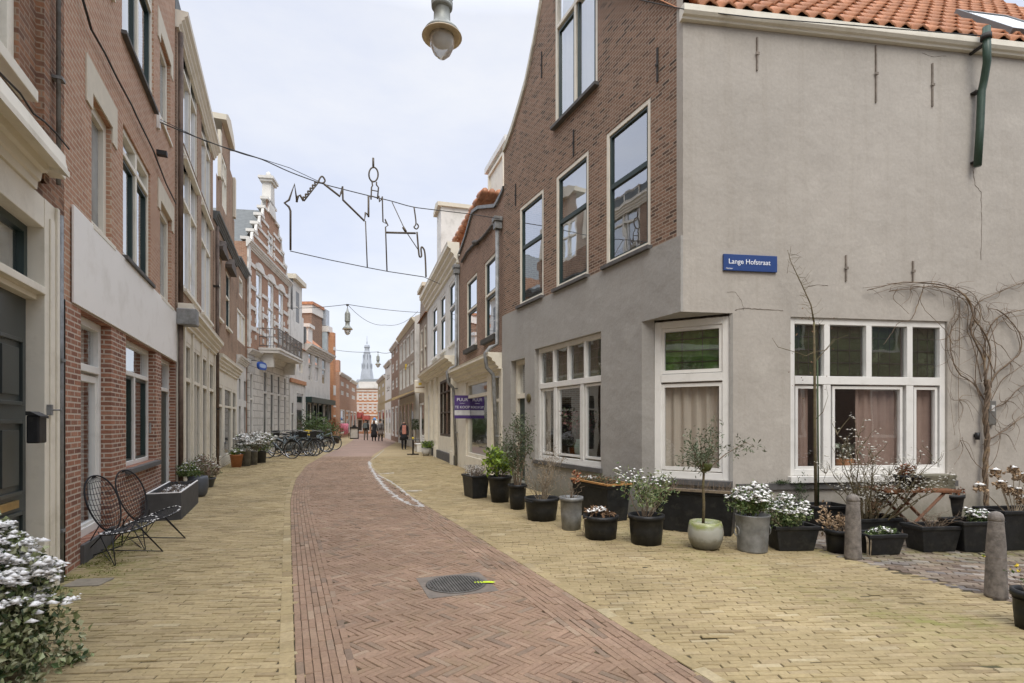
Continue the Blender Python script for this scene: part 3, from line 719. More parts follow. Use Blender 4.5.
# things inside behind the ground-floor window
def decal_bars(px,y0,y1,name='wall_anchor'):
    s,z_t=FS.q(px,y0,-.02); _,z_b=FS.q(px,y1,-.02)
    mb=MB(); mb.T=TS; mb.box(s-.012,s+.012,-.022,.003,z_b,z_t); mb.box(s-.03,s+.03,-.032,-.022,(z_t+z_b)/2-.02,(z_t+z_b)/2+.02); mb.build(name,[mat('rusty_grey_iron',(.26,.22,.18),.8,var=.2,scale=12)],o)
for px,a,b in ((757.5,37,70),(876.5,45,102),(933,63,106),(846.5,255,281),(913.5,261,281)): decal_bars(px,a,b)
for px,a,b in ((542,52,78),(658,48,82),(574,130,156),(516,184,206)):
    s,zt=FA.q(px,a); zb_=FA.q(px,b)[1]
    mb=MB(); mb.box(s-.015,s+.015,-.025,.004,zb_,zt); mb.box(s-.03,s+.03,-.035,-.025,(zt+zb_)/2-.02,(zt+zb_)/2+.02); mb.build('wall_anchor',[IRON],o)
# plaster cracks: thin dark seams
def crack(pts,w=.006):
    mb=MB(); mb.T=TS; P=[]
    for p in pts:
        s,z=FS.q(*p); P.append((s,z))
    Q=[]
    for a,b in zip(P,P[1:]):
        for i in range(6):
            k=i/6; Q.append((a[0]+(b[0]-a[0])*k+random.uniform(-.008,.008),a[1]+(b[1]-a[1])*k+random.uniform(-.006,.006)))
    Q.append(P[-1]); mb.tube([(x,-.001,z) for x,z in Q],[w*random.uniform(.3,.8) for _ in Q],5)
    mb.build('plaster_crack',[mat('crack_dark_line',(.16,.13,.10),.9,var=.2)],o)
crack([(735,310),(742,308.5),(748,308),(752,309),(768,309.5),(783,310.5)],.009)
crack([(744,310),(741,300),(735,292),(727,292)],.004); crack([(808,286),(818,284.5),(828,285.5)],.006); crack([(787,273),(789,262),(791,246)],.004)
crack([(973,170),(975,185),(981,192),(981.5,215),(981,260)],.007); crack([(922,53),(932,57),(946,56)],.005)
# blue street sign
s0,zt=FS.q(723.5,253,-.03); s1,zb_=FS.q(777,272,-.03)
sg=thing('street_sign','blue enamel street name sign high on the grey side wall above corner window','street sign',tuple(FS.w((s0+s1)/2,-.03,(zt+zb_)/2-.01)),FS.rz)
W_=(s1-s0)/2; h_=.125
mb=MB(); mb.box(-W_,W_,-.008,.028,-h_,h_); mb.build('plate',[mat('blue_enamel',(.028,.065,.21),.3,var=.04)],sg,bevel=.004)
LTW=mat('white_lettering',(.85,.87,.9),.5,var=.01)
textmesh('Lange Hofstraat',.108,LTW,sg,(-.02,-.010,.012),(PI/2,0,0)); textmesh('Haarlem',.032,LTW,sg,(-W_+.09,-.010,-.095),(PI/2,0,0))
# green pole bracket on the wall
gb=thing('conduit_pole','dark green steel pole bracket clamped to the grey wall by the gutter','wall bracket',tuple(FS.w(FS.sx(980),0,0)),FS.rz)
pz=lambda py,y=-.1: FS.q(980,py,y)[1]
def gl(px,py,y): s,z=FS.q(px,py,y); return (s-FS.sx(980),y,z)
mb=MB(); mb.tube([gl(977.5,166,-.12),gl(980,128,-.12),gl(981.5,92,-.12),gl(984,80,-.14),gl(987,62,-.26),gl(986.5,27,-.26)],.055,10); mb.build('pole',[mat('green_enamel_steel',(.04,.075,.05),.4,var=.15,scale=8)],gb)
mb=MB()
for py in (160,90): 
    x,y,z=gl(979,py,-.12); mb.box(x-.03,x+.07,-.10,.003,z-.015,z+.015)
x,y,z=gl(986,37,-.26); mb.lathe([(.075,-.04),(.075,.04)],12,(x,y,z)); mb.box(x-.02,x+.02,-.26,.0,z-.12,z-.08)
mb.build_each('clamp',[IRON],gb)
# ================= generic terraced house
def rnd_rects(f,lst): return [f.rect(*x) for x in lst]
SHOPG=glassm('shop_glass',tint=(.85,.88,.86),refl=.08,fr=1.7)
DARKG=mat('dark_window_glass',(.045,.05,.05),.04,var=.2,scale=1.2,spec=1)
PALEG=mat('pale_net_behind_glass',(.34,.36,.36),.05,var=.25,scale=.9,spec=1)
def house(name,label,f,zt,mats,wins,ground=None,zg=None,D=7,cor=None,top=None,fine=0,step=False,group='terraced houses along the street',s0=0,s1=None,extra_ops=(),glass=None,mf=None,leftwall=True,rightwall=True,ztw=None):
    """wins: list of dicts r=rect, plus window kwargs; ground: (material,list of wins) below zg"""
    o=building(name,label,'house',f,group); s1=f.L if s1 is None else s1
    mb=MB(); ops=[tuple(w_['r'])+(w_.get('dep',.14),) for w_ in wins]
    zlow=zg if ground else 0
    wall(mb,s0,s1,zlow,zt if ztw is None else ztw,ops,top=top,fine=fine,step=step)
    shell(mb,s0,s1,0,zt,D=D,left=leftwall,right=rightwall,roof=False)
    mb.build('wall',[mats[0]],o)
    if ground:
        mb=MB(); gw=ground[1]; gy=-ground[2] if len(ground)>2 else -.03
        wall(mb,s0,s1,0,zg,[tuple(w_['r'])+(w_.get('dep',.18),) for w_ in gw],y=gy)
        mb.quad((s0,gy,zg),(s1,gy,zg),(s1,0,zg),(s0,0,zg)); mb.quad((s0,0,0),(s0,gy,0),(s0,gy,zg),(s0,0,zg)); mb.quad((s1,gy,0),(s1,0,0),(s1,0,zg),(s1,gy,zg))
        mb.build('shopfront_wall',[ground[0]],o)
        for w_ in gw:
            k=dict(w_); k.pop('dep',None); r=k.pop('r'); k.setdefault('y',gy+.01); k.setdefault('glass',glass or SHOPG); window(o,r,**k)
    for w_ in wins:
        k=dict(w_); k.pop('dep',None); r=k.pop('r'); k.setdefault('glass',glass or GLASSH); k.setdefault('mf',mf or CREAM); k.setdefault('y',.02); window(o,r,**k)
    if cor: cornice(o,s0-.05,s1+.05,*cor)
    return o
def pitched(o,s0,s1,z,D,rise,mt,name='roof',ov=.15):
    mb=MB(); a,b=s0,s1; m=D/2
    mb.add([(a,-ov,z),(b,-ov,z),(b,m,z+rise),(a,m,z+rise),(b,D+ov,z),(a,D+ov,z)],[(0,1,2,3),(3,2,4,5)])
    mb.add([(a,-ov,z),(a,m,z+rise),(a,D+ov,z),(b,-ov,z),(b,m,z+rise),(b,D+ov,z)],[(0,1,2),(3,5,4)],1)
    return mb.build(name,[mt,mt],o)
# ================= near left: house with panelled door (mostly outside the frame)
FL=Fac(G(-300,HY+.7065*581),G(175,HY+.7065*106))
XL=lambda px,y=0: FL.sx(px,y)
s_b=XL(64)   # boundary to the salmon house
oF=building('town_house','brown brick house with cream door surround and dark green panelled door','house',FL,'terraced houses along the street'); oF['near']=1
zc0=FL.q(58,195,-.2)[1]; zc1=FL.q(68,174,-.3)[1]; print('L0',zc0,zc1,s_b)
dR=XL(45,-.06); dL=dR-1.35; 
mb=MB(); uw=(XL(-60),XL(18.5),FL.q(18.5,85,0)[1],8.6)
wall(mb,-4,XL(36),zc1-.02,13,[uw],dep=.14); wall(mb,XL(36),XL(41.5),zc1-.02,13,[],y=-.06); wall(mb,XL(41.5),s_b,zc1-.02,13,[])
mb.quad((XL(36),-.06,zc1),(XL(36),0,zc1),(XL(36),0,13),(XL(36),-.06,13)); mb.quad((XL(41.5),0,zc1),(XL(41.5),-.06,zc1),(XL(41.5),-.06,13),(XL(41.5),0,13))
wall(mb,-4,dL-.5,0,zc1,[]); wall(mb,dL-.5,XL(57),zc0-.01,zc1,[]); wall(mb,XL(57),s_b,0,zc1,[])
mb.quad((-4,8,0),(-4,0,0),(-4,0,13),(-4,8,13)); mb.quad((-4,0,13),(s_b,0,13),(s_b,8,13),(-4,8,13))
mb.build('wall',[BRL0],oF)
window(oF,uw,fw=.12,y=.03,hb=[(.5,.08)],mf=CREAM,sill=(.12,.10,CREAM))
e=XL(57,-.06)
mb=MB()
mb.box(dR,e,-.06,.2,0,zc0); mb.box(dL-.45,dL,-.06,.2,0,zc0); mb.box(dL,dR,-.055,.2,zc0-.28,zc0-.001)
mb.box(dR+.10,e-.09,-.075,-.06,.25,zc0-.15); mb.box(e-.06,e+.001,-.085,-.06,0,zc0)
mb.build('door_surround',[CREAM],oF,bevel=.006)
prof=[(-.0,zc0),(-.075,zc0),(-.08,zc0+.07),(-.10,zc0+.08),(-.11,zc0+.15),(-.15,zc0+.16),(-.17,zc0+.24),(-.25,zc0+.27),(-.27,zc0+.34),(-.31,zc1-.03),(-.31,zc1+.02),(0,zc1+.07)]
mb=MB(); mb.profile(-4,XL(68.5,-.3),prof); mb.build('cornice',[CREAM],oF)
mb=MB(); mb.box(XL(56,-.18),XL(66,-.18),-.18,-.0,zc1+.071,zc1+.30); mb.build('corbel_block',[CREAM],oF,bevel=.006)
ztr=FL.q(29,299,.05)[1]; print('transom',ztr)
mb=MB(); mb.box(dL,dR,.0,.16,ztr-.0,ztr+.05); mb.box(dL,dR+.0,-.07,.1,ztr+.05,ztr+.12); mb.build('transom',[CREAM],oF,bevel=.006)
mb=MB(); bars(mb,dL,dR,ztr+.12,zc0-.28,.07,.07,.13); tw_=mb.build('window',[GREEN],oF); 
mb=MB(); mb.quad((dL,.11,ztr+.1),(dR,.11,ztr+.1),(dR,.11,zc0-.3),(dL,.11,zc0-.3)); mb.build('pane',[GLASSH],tw_)
mb=MB(); mb.box(dL,dR,.08,.13,0.02,ztr-.0)
for (a,b,c,d) in ((dL+.1,dL+.55,1.75,2.35),(dR-.6,dR-.1,1.75,2.35),(dR-.6,dR-.1,.95,1.62),(dR-.6,dR-.1,.2,.80),(dL+.1,dL+.55,.95,1.62)):
    bars(mb,a,b,c,d,.035,.055,.085); mb.box(a+.09,b-.09,.062,.085,c+.09,d-.09)
dd=mb.build('door',[mat('dark_slate_green_paint',(.045,.055,.052),.3,var=.08,scale=4)],oF,bevel=.004)
mb=MB(); mb.box(dR-.62,dR-.22,.05,.08,.84,.91); mb.build('letter_slot',[mat('brass',(.55,.38,.15),.35,.8,var=.15)],dd,bevel=.004)
interior(oF,-3.9,s_b-.05,[.03,3.3,6.5,9.7],y0=.35)
# letterbox on the pilaster
lx,lz=FL.q(33,427,-.10)
lb=thing('letterbox','small black letterbox fixed on the cream door surround','letterbox',tuple(FL.w(lx,-.08,lz-.14)),FL.rz)
mb=MB(); mb.box(-.085,.085,-.09,.0,0,.24); mb.build('body',[BLACKP],lb,bevel=.012); mb=MB(); mb.profile(-.095,.095,[(-.10,.215),(-.10,.235),(-.03,.275),(.0,.275),(.0,.24),(-.092,.24)]); mb.build('lid',[BLACKP],lb)
hx,hz=FL.q(48.5,410,-.07); mb=MB(); mb.box(hx-.02,hx+.02,-.10,-.062,hz-.05,hz+.05); mb.tube([(hx,-.09,hz),(hx+.0,-.16,hz)],.008,6); mb.lathe([(0,-.02),(.015,0),(0,.02)],8,(hx,-.165,hz)); mb.build('shutter_hook',[ZINC],oF)
# ================= salmon brick house with blank fascia
oS=building('brick_house','salmon brick house with blank white fascia panel above door and windows','house',FL,'terraced houses along the street'); oS['near']=1
s_e=XL(175); R_=lambda *a,**k: FL.rect(*a,**k)
zp1=FL.q(100,236)[1]; zp0=FL.q(130,335.5)[1]; zp1=(FL.q(69.9,205.2)[1]+FL.q(175,311.8)[1])/2; zp0=(FL.q(71.8,302.4)[1]+FL.q(175,362.3)[1])/2
print('panel',zp0,zp1,s_e)
gd=(XL(79.5),XL(101,.1),FL.q(101,538)[1]-.0,zp0)     # glazed door
gd=(gd[0],gd[1],.22,zp0-.02)
gw=(XL(125),XL(148.5,.1),FL.q(148,462)[1],zp0-.02)
ed=(XL(160.5),XL(169,.1),.10,zp0-.02)
n1=(XL(91.5),XL(106,.06),zp1+.02,FL.q(106,118)[1]); n2=(XL(160),XL(168,.06),zp1+.02,FL.q(167,213)[1])
d1=(XL(123),XL(147,.05),FL.q(146,287)[1],FL.q(146,166)[1])
d2=(XL(122),XL(150.5,.05),FL.q(122,31)[1],FL.q(122,31)[1]+2.1)
n3=(XL(160),XL(167,.06),FL.q(167,135)[1],FL.q(160,32)[1]); n4=(XL(91.5),XL(106,.06),n3[2],n3[3])
print(gd,gw,ed,n1,d1,d2,n3)
d1=(d1[0],d1[1],zp1+.05,d1[3])
zt=11.9
mb=MB()
ops=[n1,n2,d1,d2,n3,n4]
wall(mb,s_b,s_e,zp0,zt,[x+(.13,) for x in ops])
shell(mb,s_b,s_e,0,zt,D=8,left=False)
mb.build('wall',[BRL1],oS)
mb=MB(); wall(mb,XL(64),s_e,0,zp0,[x+(.22,) for x in (gd,gw,ed)],y=-.012)
mb.build('pier',[BRP],oS)
mb=MB(); mb.box(XL(70),s_e-.0,-.035,-.013,zp0,zp1); mb.build('fascia_panel',[PANELM],oS,bevel=.004)
W2=WHITE
window(oS,gd,fw=.10,y=.10,hb=[(.77,.09)],sashrects=[(.08,.92,.02,.74)],sash=WHITE,sm=.08,curtain=[(.1,.9,NET)],glass=GLASS)
mb=MB(); mb.box(gd[0]-.02,gd[1]+.02,-.05,.10,0.0,.215); mb.build('threshold',[STONE],oS)
window(oS,gw,fw=.07,y=.10,hb=[(.74,.07)],vb=[(.5,.08,0,.74)],sashrects=[(.06,.46,.03,.72),(.54,.94,.03,.72)],sash=GREEN,sm=.045,sill=(.09,.08,STONE),blind=(.0,1,NET))
window(oS,ed,fw=.08,y=.10,hb=[(.78,.07)])
mb=MB(); mb.box(ed[0]+.08,ed[1]-.08,.14,.19,.11,ed[2]+(ed[3]-ed[2])*.77); mb.build('door',[GREEN],oS)
for r in (d1,d2):
    window(oS,r,fw=.08,y=.03,vb=[(.5,.10)],hb=[(.80,.07)],sashrects=[(.05,.45,.03,.78),(.55,.95,.03,.78)],sash=GREEN,mf=CREAM,sm=.05,sill=(.07,.06,STONE),blind=(0,1,NET))
for r in (n1,n2,n3,n4): window(oS,r,fw=.12,y=.06,mf=CREAM,glass=PALEG,sill=(.04,.06,CREAM))
LINT=mat('cream_stone_lintel',(.66,.60,.48),.8,var=.05)
for r in (n1,n2,n3,n4):
    a,b,c,d=r; h=.52
    mb=MB(); mb.prism([(a-.22,d-.20),(a-.001,d-.20),(a+.0,d),(b,d),(b+.001,d-.20),(b+.22,d-.20),(b+.22,d+.35),(a-.22,d+.35)],-.018,-.001); mb.build('lintel',[LINT],oS)
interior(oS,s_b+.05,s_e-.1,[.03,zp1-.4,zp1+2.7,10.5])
# doorbell panel and house number
bx_,bz_=FL.q(150,428,-.02); boxpart(oS,'doorbell_plate',ZINC,(bx_-.05,bx_+.05,-.03,-.013,bz_-.09,bz_+.09))
# downpipe between the two houses
dp=thing('downpipe','thin grey downpipe between brown brick house and salmon brick house','downpipe',tuple(FL.w(XL(60.5,-.06),0,0)),FL.rz)
mb=MB(); mb.tube([(0,-.06,0),(0,-.06,zc1-.2)],.028,8); mb.tube([(-.02,-.05,zc1+.1),(-.02,-.05,12)],.02,8); mb.build('pipe',[ZINC],dp)
mb=MB()
for z in (.5,2.2,5,7,9): mb.box(-.045,.045,-.09,-.001,z,z+.03)
mb.build_each('clip',[ZINC],dp)
# festoon cable running down along the salmon wall
pts=[FL.q(*p) for p in [(77,-3),(86,28),(100,52),(112,76),(128,105),(133,116),(150,150),(163,183),(173,203)]]
cb_=tag((lambda mb:(mb.tube([FL.w(s,-.05,z) for s,z in pts],.014,6),mb.build('wall_cable',[IRON]))[1])(MB()),'dark cable stapled diagonally across the salmon brick wall','cable')
pts=[FL.q(px,py,-.09) for px,py in [(-20,55),(0,73),(20,93),(33,113),(45,122),(56,133),(69,149)]]
mb=MB(); mb.tube([FL.w(s,-.09,z) for s,z in pts],.009,6); tag(mb.build('wall_cable',[IRON]),'thin cable strung above the cream cornice of the brown brick house','cable')
# ================= tan-brown house, two bays
F2=Fac(G(176.5,HY+74.3),G(213,471.5))
ze=10.4
def col(f,xl,xr,rows,fill): 
    return [dict(r=(f.sx(xl),f.sx(xr),a,b),**fill) for a,b in rows]
rows=[(zp1+.15,zp1+2.35),(zp1+3.2,zp1+5.3)]
rows=[(F2.q(190,297)[1],F2.q(190,160)[1]),(F2.q(190,173)[1],F2.q(190,40)[1])]
print('L2 rows',rows,F2.L)
fl=dict(fw=.10,vb=[(.5,.10)],hb=[(.62,.07)],sashrects=[(.09,.45,.03,.97),(.55,.92,.03,.97)],sash=WHITE,sm=.05,sill=(.08,.07,CREAM),blind=(.35,1,NET))
wins=col(F2,183.5,197.5,rows,fl)+col(F2,201.5,211,rows,fl)
zg2=(F2.q(182,312)[1]+F2.q(213,341)[1])/2-.35
gz=zg2-.35
gr=[dict(r=(F2.sx(a),F2.sx(b),.35,gz),fw=.08,hb=[(.72,.08)],mf=CREAM,vb=v,glass=DARKG) for a,b,v in ((182.3,189.0,[]),(190.0,198.4,[(.5,.07)]),(199.4,205.4,[]),(206.4,212.2,[]))]
o2=house('town_house','tan brick house with paired white sash windows and cream shopfront beyond the salmon house',F2,ze,[BRL2],wins,(CREAM,gr,.05),zg2,cor=(ze-.32,ze+.06,.20,CREAM))
cornice(o2,-.05,F2.L,zg2-.05,zg2+.36,.24,CREAM,name='shop_cornice',y=-.05)
for px in (181,189.6,198.9,206,212.5):
    s=F2.sx(px); boxpart(o2,'pilaster',CREAM,(s-.07,s+.07,-.09,-.051,0,zg2-.06),(s-.09,s+.09,-.11,-.0905,0,.45))
boxpart(o2,'parapet',SLATE,(0,F2.L,.02,.4,ze+.12,ze+.55)); pitched(o2,0,F2.L,ze,7,2.2,SLATE)
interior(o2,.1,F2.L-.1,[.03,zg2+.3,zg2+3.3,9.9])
hp=thing('rain_hopper','grey zinc hopper head and downpipe at the end of the white fascia','downpipe',tuple(F2.w(.05,0,0)),F2.rz,)
mb=MB(); mb.box(-.22,.12,-.40,-.02,zp0+.8,zp0+1.15); mb.build('hopper',[ZINC],hp,bevel=.02); mb=MB(); mb.tube([(-.05,-.08,0),(-.05,-.08,zp0+.82)],.05,8); mb.tube([(-.05,-.08,zp0+1.1),(-.05,-.08,10.0)],.05,8); mb.build('pipe',[mat('rusty_downpipe',(.16,.11,.08),.7,var=.3,scale=4)],hp)
# ================= neck-gabled house
F3=Fac(G(213.5,471),G(236,459.5)); z3=F3.q(215,213)[1]; z3b=F3.q(235,260)[1]; print('L3',z3,z3b,F3.L); z3=(z3+z3b)/2
W3=F3.L
rr=(F3.q(219,330)[1],F3.q(219,235)[1]); print('rr',rr)
fl=dict(fw=.10,hb=[(.55,.07)],sashrects=[(.12,.88,.03,.97)],sash=GREEN,sm=.06,sill=(.1,.08,CREAM))
wins=[dict(r=(F3.sx(a),F3.sx(b),z3-3.3,z3-1.15),**fl) for a,b in ((216.5,221),(226,230))]
gt=F3.q(222,115)[1]; gtop=z3+3.0
print('gt',gt)
wc=(F3.sx(222),F3.sx(227),z3+.9,z3+2.8)
wins.append(dict(r=wc,fw=.12,vb=[(.5,.08)],hb=[(.6,.07)]))
def top3(s):
    k=abs(s-W3/2)/(W3/2)
    return z3 if k>.82 else (z3+1.5 if k>.62 else (z3+3.1 if k>.36 else gtop+.9))
gr=[dict(r=(F3.sx(a),F3.sx(b),.3,2.9),fw=.10,hb=[(.72,.08)],mf=CREAM,glass=DARKG) for a,b in ((215.5,221.5),(223.5,230.5),(231.5,235.3))]
o3=house('town_house','brown brick neck-gable house with dark pedimented windows and cream ground floor',F3,z3,[BRL2],wins,(CREAM,gr,.04),3.5,top=top3,fine=22,step=True,ztw=gtop+.9)
cornice(o3,-.05,W3,3.4,3.85,.22,CREAM,name='shop_cornice',y=-.04)
cornice(o3,-.05,W3+.05,z3-.25,z3+.02,.16,SLATE,name='gutter_cornice')
for a,b in ((216.5,221),(226,230)):
    x0,x1=F3.sx(a)-.2,F3.sx(b)+.2; zz=z3-1.1
    mb=MB(); mb.prism([(x0,zz),(x1,zz),(x1,zz+.12),((x0+x1)/2,zz+.5),(x0,zz+.12)],-.22,-.005); mb.build('pediment',[mat('dark_brown_wood_trim',(.10,.075,.055),.7,var=.2)],o3)
mb=MB(); c_=W3/2; wn=W3*.19
mb.prism([(c_-wn-.12,gtop+.9),(c_+wn+.12,gtop+.9),(c_+wn+.12,gtop+1.1),(c_+wn*.7,gtop+1.32),(c_,gtop+1.5),(c_-wn*.7,gtop+1.32),(c_-wn-.12,gtop+1.1)],-.16,.45)
mb.build('gable_cap',[LINT],o3)
mb=MB(); 
for x,w_,za,zb_ in ((W3*.5-W3*.36,.3,z3+1.5,z3+3.0),(W3*.5+W3*.36,.3,z3+1.5,z3+3.0)):
    sg_=-1 if x<W3/2 else 1
    mb.prism([(x,za),(x+sg_*.0+.01,za+1.6),(x-sg_*.3,za+1.6),(x-sg_*.3,za)] if sg_>0 else [(x,za),(x+.3,za),(x+.3,za+1.6),(x-.01,za+1.6)],-.10,-.004)
mb.build('gable_ornament',[LINT],o3)
pitched(o3,.4,W3-.4,z3,7,2.6,SLATE)
interior(o3,.1,W3-.1,[.03,3.6,6.6,z3-.3])
dpp=thing('downpipe','brown downpipe between the tan brick house and the neck-gable house','downpipe',tuple(F3.w(-.05,0,0)),F3.rz); mb=MB(); mb.tube([(0,-.12,0),(0,-.12,z3-.5)],.055,8); mb.build('pipe',[MATS['rusty_downpipe']],dpp); boxpart(dpp,'bracket',IRON,(-.07,.07,-.18,-.0,2,2.05),(-.07,.07,-.18,0,6,6.05))
# ================= narrow low house
F4=Fac(G(236.2,459.4),G(246.8,455)); z4=F4.q(241,262)[1]; print('L4',z4,F4.L)
wins=[dict(r=(F4.sx(239),F4.sx(243),F4.q(240,296)[1],F4.q(240,276)[1]),fw=.12),dict(r=(F4.sx(237.2),F4.sx(245.5),F4.q(240,342)[1],F4.q(240,310)[1]),fw=.12,glass=WHITE,vb=[(.5,.06)])]
gr=[dict(r=(F4.sx(a),F4.sx(b),.2,3.6),fw=.08,hb=[(.66,.3)],glass=DARKG,mf=WHITE2) for a,b in ((238,240.5),(243.2,245.8))]
z4=min(z4,8.6)
o4=house('town_house','narrow low brown brick house with white shutters and tall dark doors',F4,z4,[BRL2],wins,(WHITE2,gr,.03),4.3,cor=(z4-.2,z4+.1,.18,SLATE))
cornice(o4,0,F4.L,4.2,4.5,.15,WHITE2,name='shop_cornice',y=-.03); pitched(o4,0,F4.L,z4,7,2,SLATE)
# ================= banded gable house with balcony
F5=Fac(G(247,455.5),G(289,447.6)); W5=F5.L
zq=lambda px,py,y=0: F5.q(px,py,y)[1]
zc5=(zq(248.3,242.9)+zq(286.4,281))/2; print('L5',W5,zc5,zq(263,172))
ztop5=zq(264,205)
apex=zq(265,172)
zn=(zq(258,222)+zq(278,240))/2
def top5(s):
    k=abs(s-W5*.5)/(W5*.5)
    for kk,z in ((.80,zc5+.1),(.64,zc5+.75),(.50,zc5+1.35),(.36,zc5+2.0),(.22,zc5+2.6)):
        if k>kk: return z
    return zc5+3.3
xs=[(.17,.30),(.43,.57),(.70,.83)]
wins=[]
fl=dict(fw=.14,hb=[(.6,.08)],sashrects=[(.12,.88,.02,.98)],sash=WHITE,sm=.07,mf=WHITE2)
zbalc=(zq(257,343,-.9)+zq(285,355,-.9))/2; zbalc=zq(262,341.5)[1] if False else zq(262,350,-.3)
print('balc',zbalc,zn)
for a,b in xs: wins.append(dict(r=(W5*a,W5*b,zbalc+.35 if .4<a<.6 else zbalc+.9,zc5-.95),**fl))
wins.append(dict(r=(W5*.44,W5*.56,zc5+.5,zc5+1.75),**fl)); 
gr=[dict(r=(W5*a,W5*b,c,d),fw=.10,glass=g_,mf=WHITE2,hb=[(.66,.10)]) for a,b,c,d,g_ in ((.03,.09,.2,zbalc-1.2,DARKG),(.30,.39,.9,zbalc-.9,DARKG),(.46,.55,.9,zbalc-.9,DARKG),(.64,.72,.9,zbalc-.9,DARKG),(.82,.89,.9,zbalc-.9,DARKG))]
RUST_=brick('white_rusticated_blocks',[(.60,.58,.53),(.66,.635,.58),(.63,.605,.55)],(.33,.31,.27),.9,.36,.022,bs=.6,big=.12)
o5=house('gable_house','white banded brick gable house with a balcony above the parked bicycles',F5,zc5,[BR5],wins,(RUST_,gr,.06),zbalc-.12,top=top5,step=[W5*.5+sgn*W5*.5*k for k in (.80,.64,.50,.36,.22) for sgn in (-1,1)],ztw=zc5+3.4)
mb=MB()
for z in (zbalc+.9,zbalc+1.9,zbalc+2.9,zc5-1.0):
    for a,b in ((.0,.17),(.30,.43),(.57,.70),(.83,1.)): mb.box(W5*a+.002,W5*b-.002,-.05,-.003,z,z+.18)
for z,k in ((zc5+.8,.78),(zc5+1.4,.62),(zc5+2.05,.48)):
    for a,b in ((.5-k/2+.01,.44),(.56,.5+k/2-.01)): mb.box(W5*a,W5*b-.002,-.05,-.003,z-.2,z-.05)
mb.build_each('stone_band',[WHITE2],o5)
mb=MB()
for a in (0,.965): 
    mb.box(W5*a,W5*(a+.035),-.09,-.003,zbalc,zc5-.1)
    for i in range(8): mb.box(W5*a-(.0 if a==0 else .18),W5*(a+.035)+(.18 if a==0 else 0),-.07,-.004,zbalc+.2+i*.55,zbalc+.45+i*.55)
for a,b in xs+[(.44,.56)]:
    for x in (a,b):
        for i in range(5): mb.box(W5*x-.2 if x==a else W5*x+.01,W5*x-.01 if x==a else W5*x+.2,-.045,-.004,(zbalc+.5 if (a,b)!=(.44,.56) else zc5+.45)+i*(.42 if (a,b)!=(.44,.56) else .28),(zbalc+.72 if (a,b)!=(.44,.56) else zc5+.58)+i*(.42 if (a,b)!=(.44,.56) else .28))
mb.build_each('quoin',[WHITE2],o5)
mb=MB()
for a,b in xs:
    c_=W5*(a+b)/2; h=W5*(b-a)/2+.22; z=zc5-.94
    arc=[(c_+h*math.cos(t_),z+.42*math.sin(t_)) for t_ in [i*PI/8 for i in range(9)]]
    mb.prism(arc,-.09,-.004)
mb.build_each('arch_lintel',[WHITE2],o5)
cornice(o5,-.1,W5+.1,zc5-.25,zc5+.08,.22,WHITE2,name='cornice'); cornice(o5,-.05,W5+.05,zbalc-.35,zbalc-.1,.2,WHITE2,name='floor_cornice',y=-.06)
# coping on the steps, scrolls, central chimney-like finial
mb=MB()
ks=[1.0,.80,.64,.50,.36,.22]; zs_=[zc5+.1,zc5+.75,zc5+1.35,zc5+2.0,zc5+2.6,zc5+3.3]
for i in range(len(ks)):
    ka=ks[i]; kb=ks[i+1] if i+1<len(ks) else 0; z=zs_[i]
    for sg_ in ((-1,1)):
        x0=W5/2+sg_*W5/2*ka; x1=W5/2+sg_*W5/2*kb
        mb.box(min(x0,x1)-.05,max(x0,x1)+.0,-.10,.30,z,z+.14)
        if 0<i<5: 
            p_=[(x0,z-.55),(x0+sg_*.32,z-.55),(x0+sg_*.18,z-.35),(x0+sg_*.1,z-.1),(x0,z)]
            mb.prism(p_ if sg_<0 else p_[::-1],-.06,.06)
c_=W5/2
mb.build_each('gable_coping',[WHITE2],o5)
mb=MB(); cz=zc5+2.7; mb.prism([(c_-.75,cz),(c_+.75,cz),(c_+.40,cz+.9),(c_+.33,cz+1.75),(c_-.33,cz+1.75),(c_-.40,cz+.9)],-.10,.35); mb.box(c_-.48,c_+.48,-.2,.45,cz+1.75,cz+1.88); mb.box(c_-.56,c_+.56,-.27,.52,cz+1.88,cz+2.02); mb.lathe([(.14,cz+2.02),(.09,cz+2.15),(.15,cz+2.27),(.09,cz+2.4),(0,cz+2.46)],10,(c_,.12,0))
mb.build('finial',[WHITE2],o5)
mb=MB(); h=zc5; R0=zc5+3.4
mb.add([(0.2,.3,h),(W5/2,.3,h+3.0),(W5-.2,.3,h),(0.2,9,h),(W5/2,9,h+3.0),(W5-.2,9,h)],[(0,1,4,3),(1,2,5,4),(3,4,5),(2,1,0)]); mb.build('roof',[SLATE],o5)
# balcony
mb=MB(); s0_,s1_=W5*.20,W5*.86; y0_=-1.05
mb.box(s0_,s1_,y0_,-.065,zbalc-.10,zbalc+.05); mb.box(s0_-.04,s1_+.04,y0_-.05,-.065,zbalc+.051,zbalc+.16)
for x in (s0_+.25,s1_-.45): mb.prism([(x,zbalc-.8),(x+.2,zbalc-.8),(x+.2,zbalc-.1),(x,zbalc-.1)],-.7,-.065)
bal=mb.build('balcony',[WHITE2],o5)
mb=MB(); zr=zbalc+.16
for z in (zr+.1,zr+.55,zr+.98): mb.tube([(s0_,-.1,z),(s0_,y0_+.03,z),(s1_,y0_+.03,z),(s1_,-.1,z)],.022,5)
n=int((s1_-s0_)/.16)
for i in range(n+1): x=s0_+(s1_-s0_)*i/n; mb.tube([(x,y0_+.03,zr),(x,y0_+.03,zr+.98)],.012 if i%5 else .035,4)
for i in range(6): 
    for x in (s0_,s1_): mb.tube([(x,-.1-i*.17,zr),(x,-.1-i*.17,zr+.98)],.012,4)
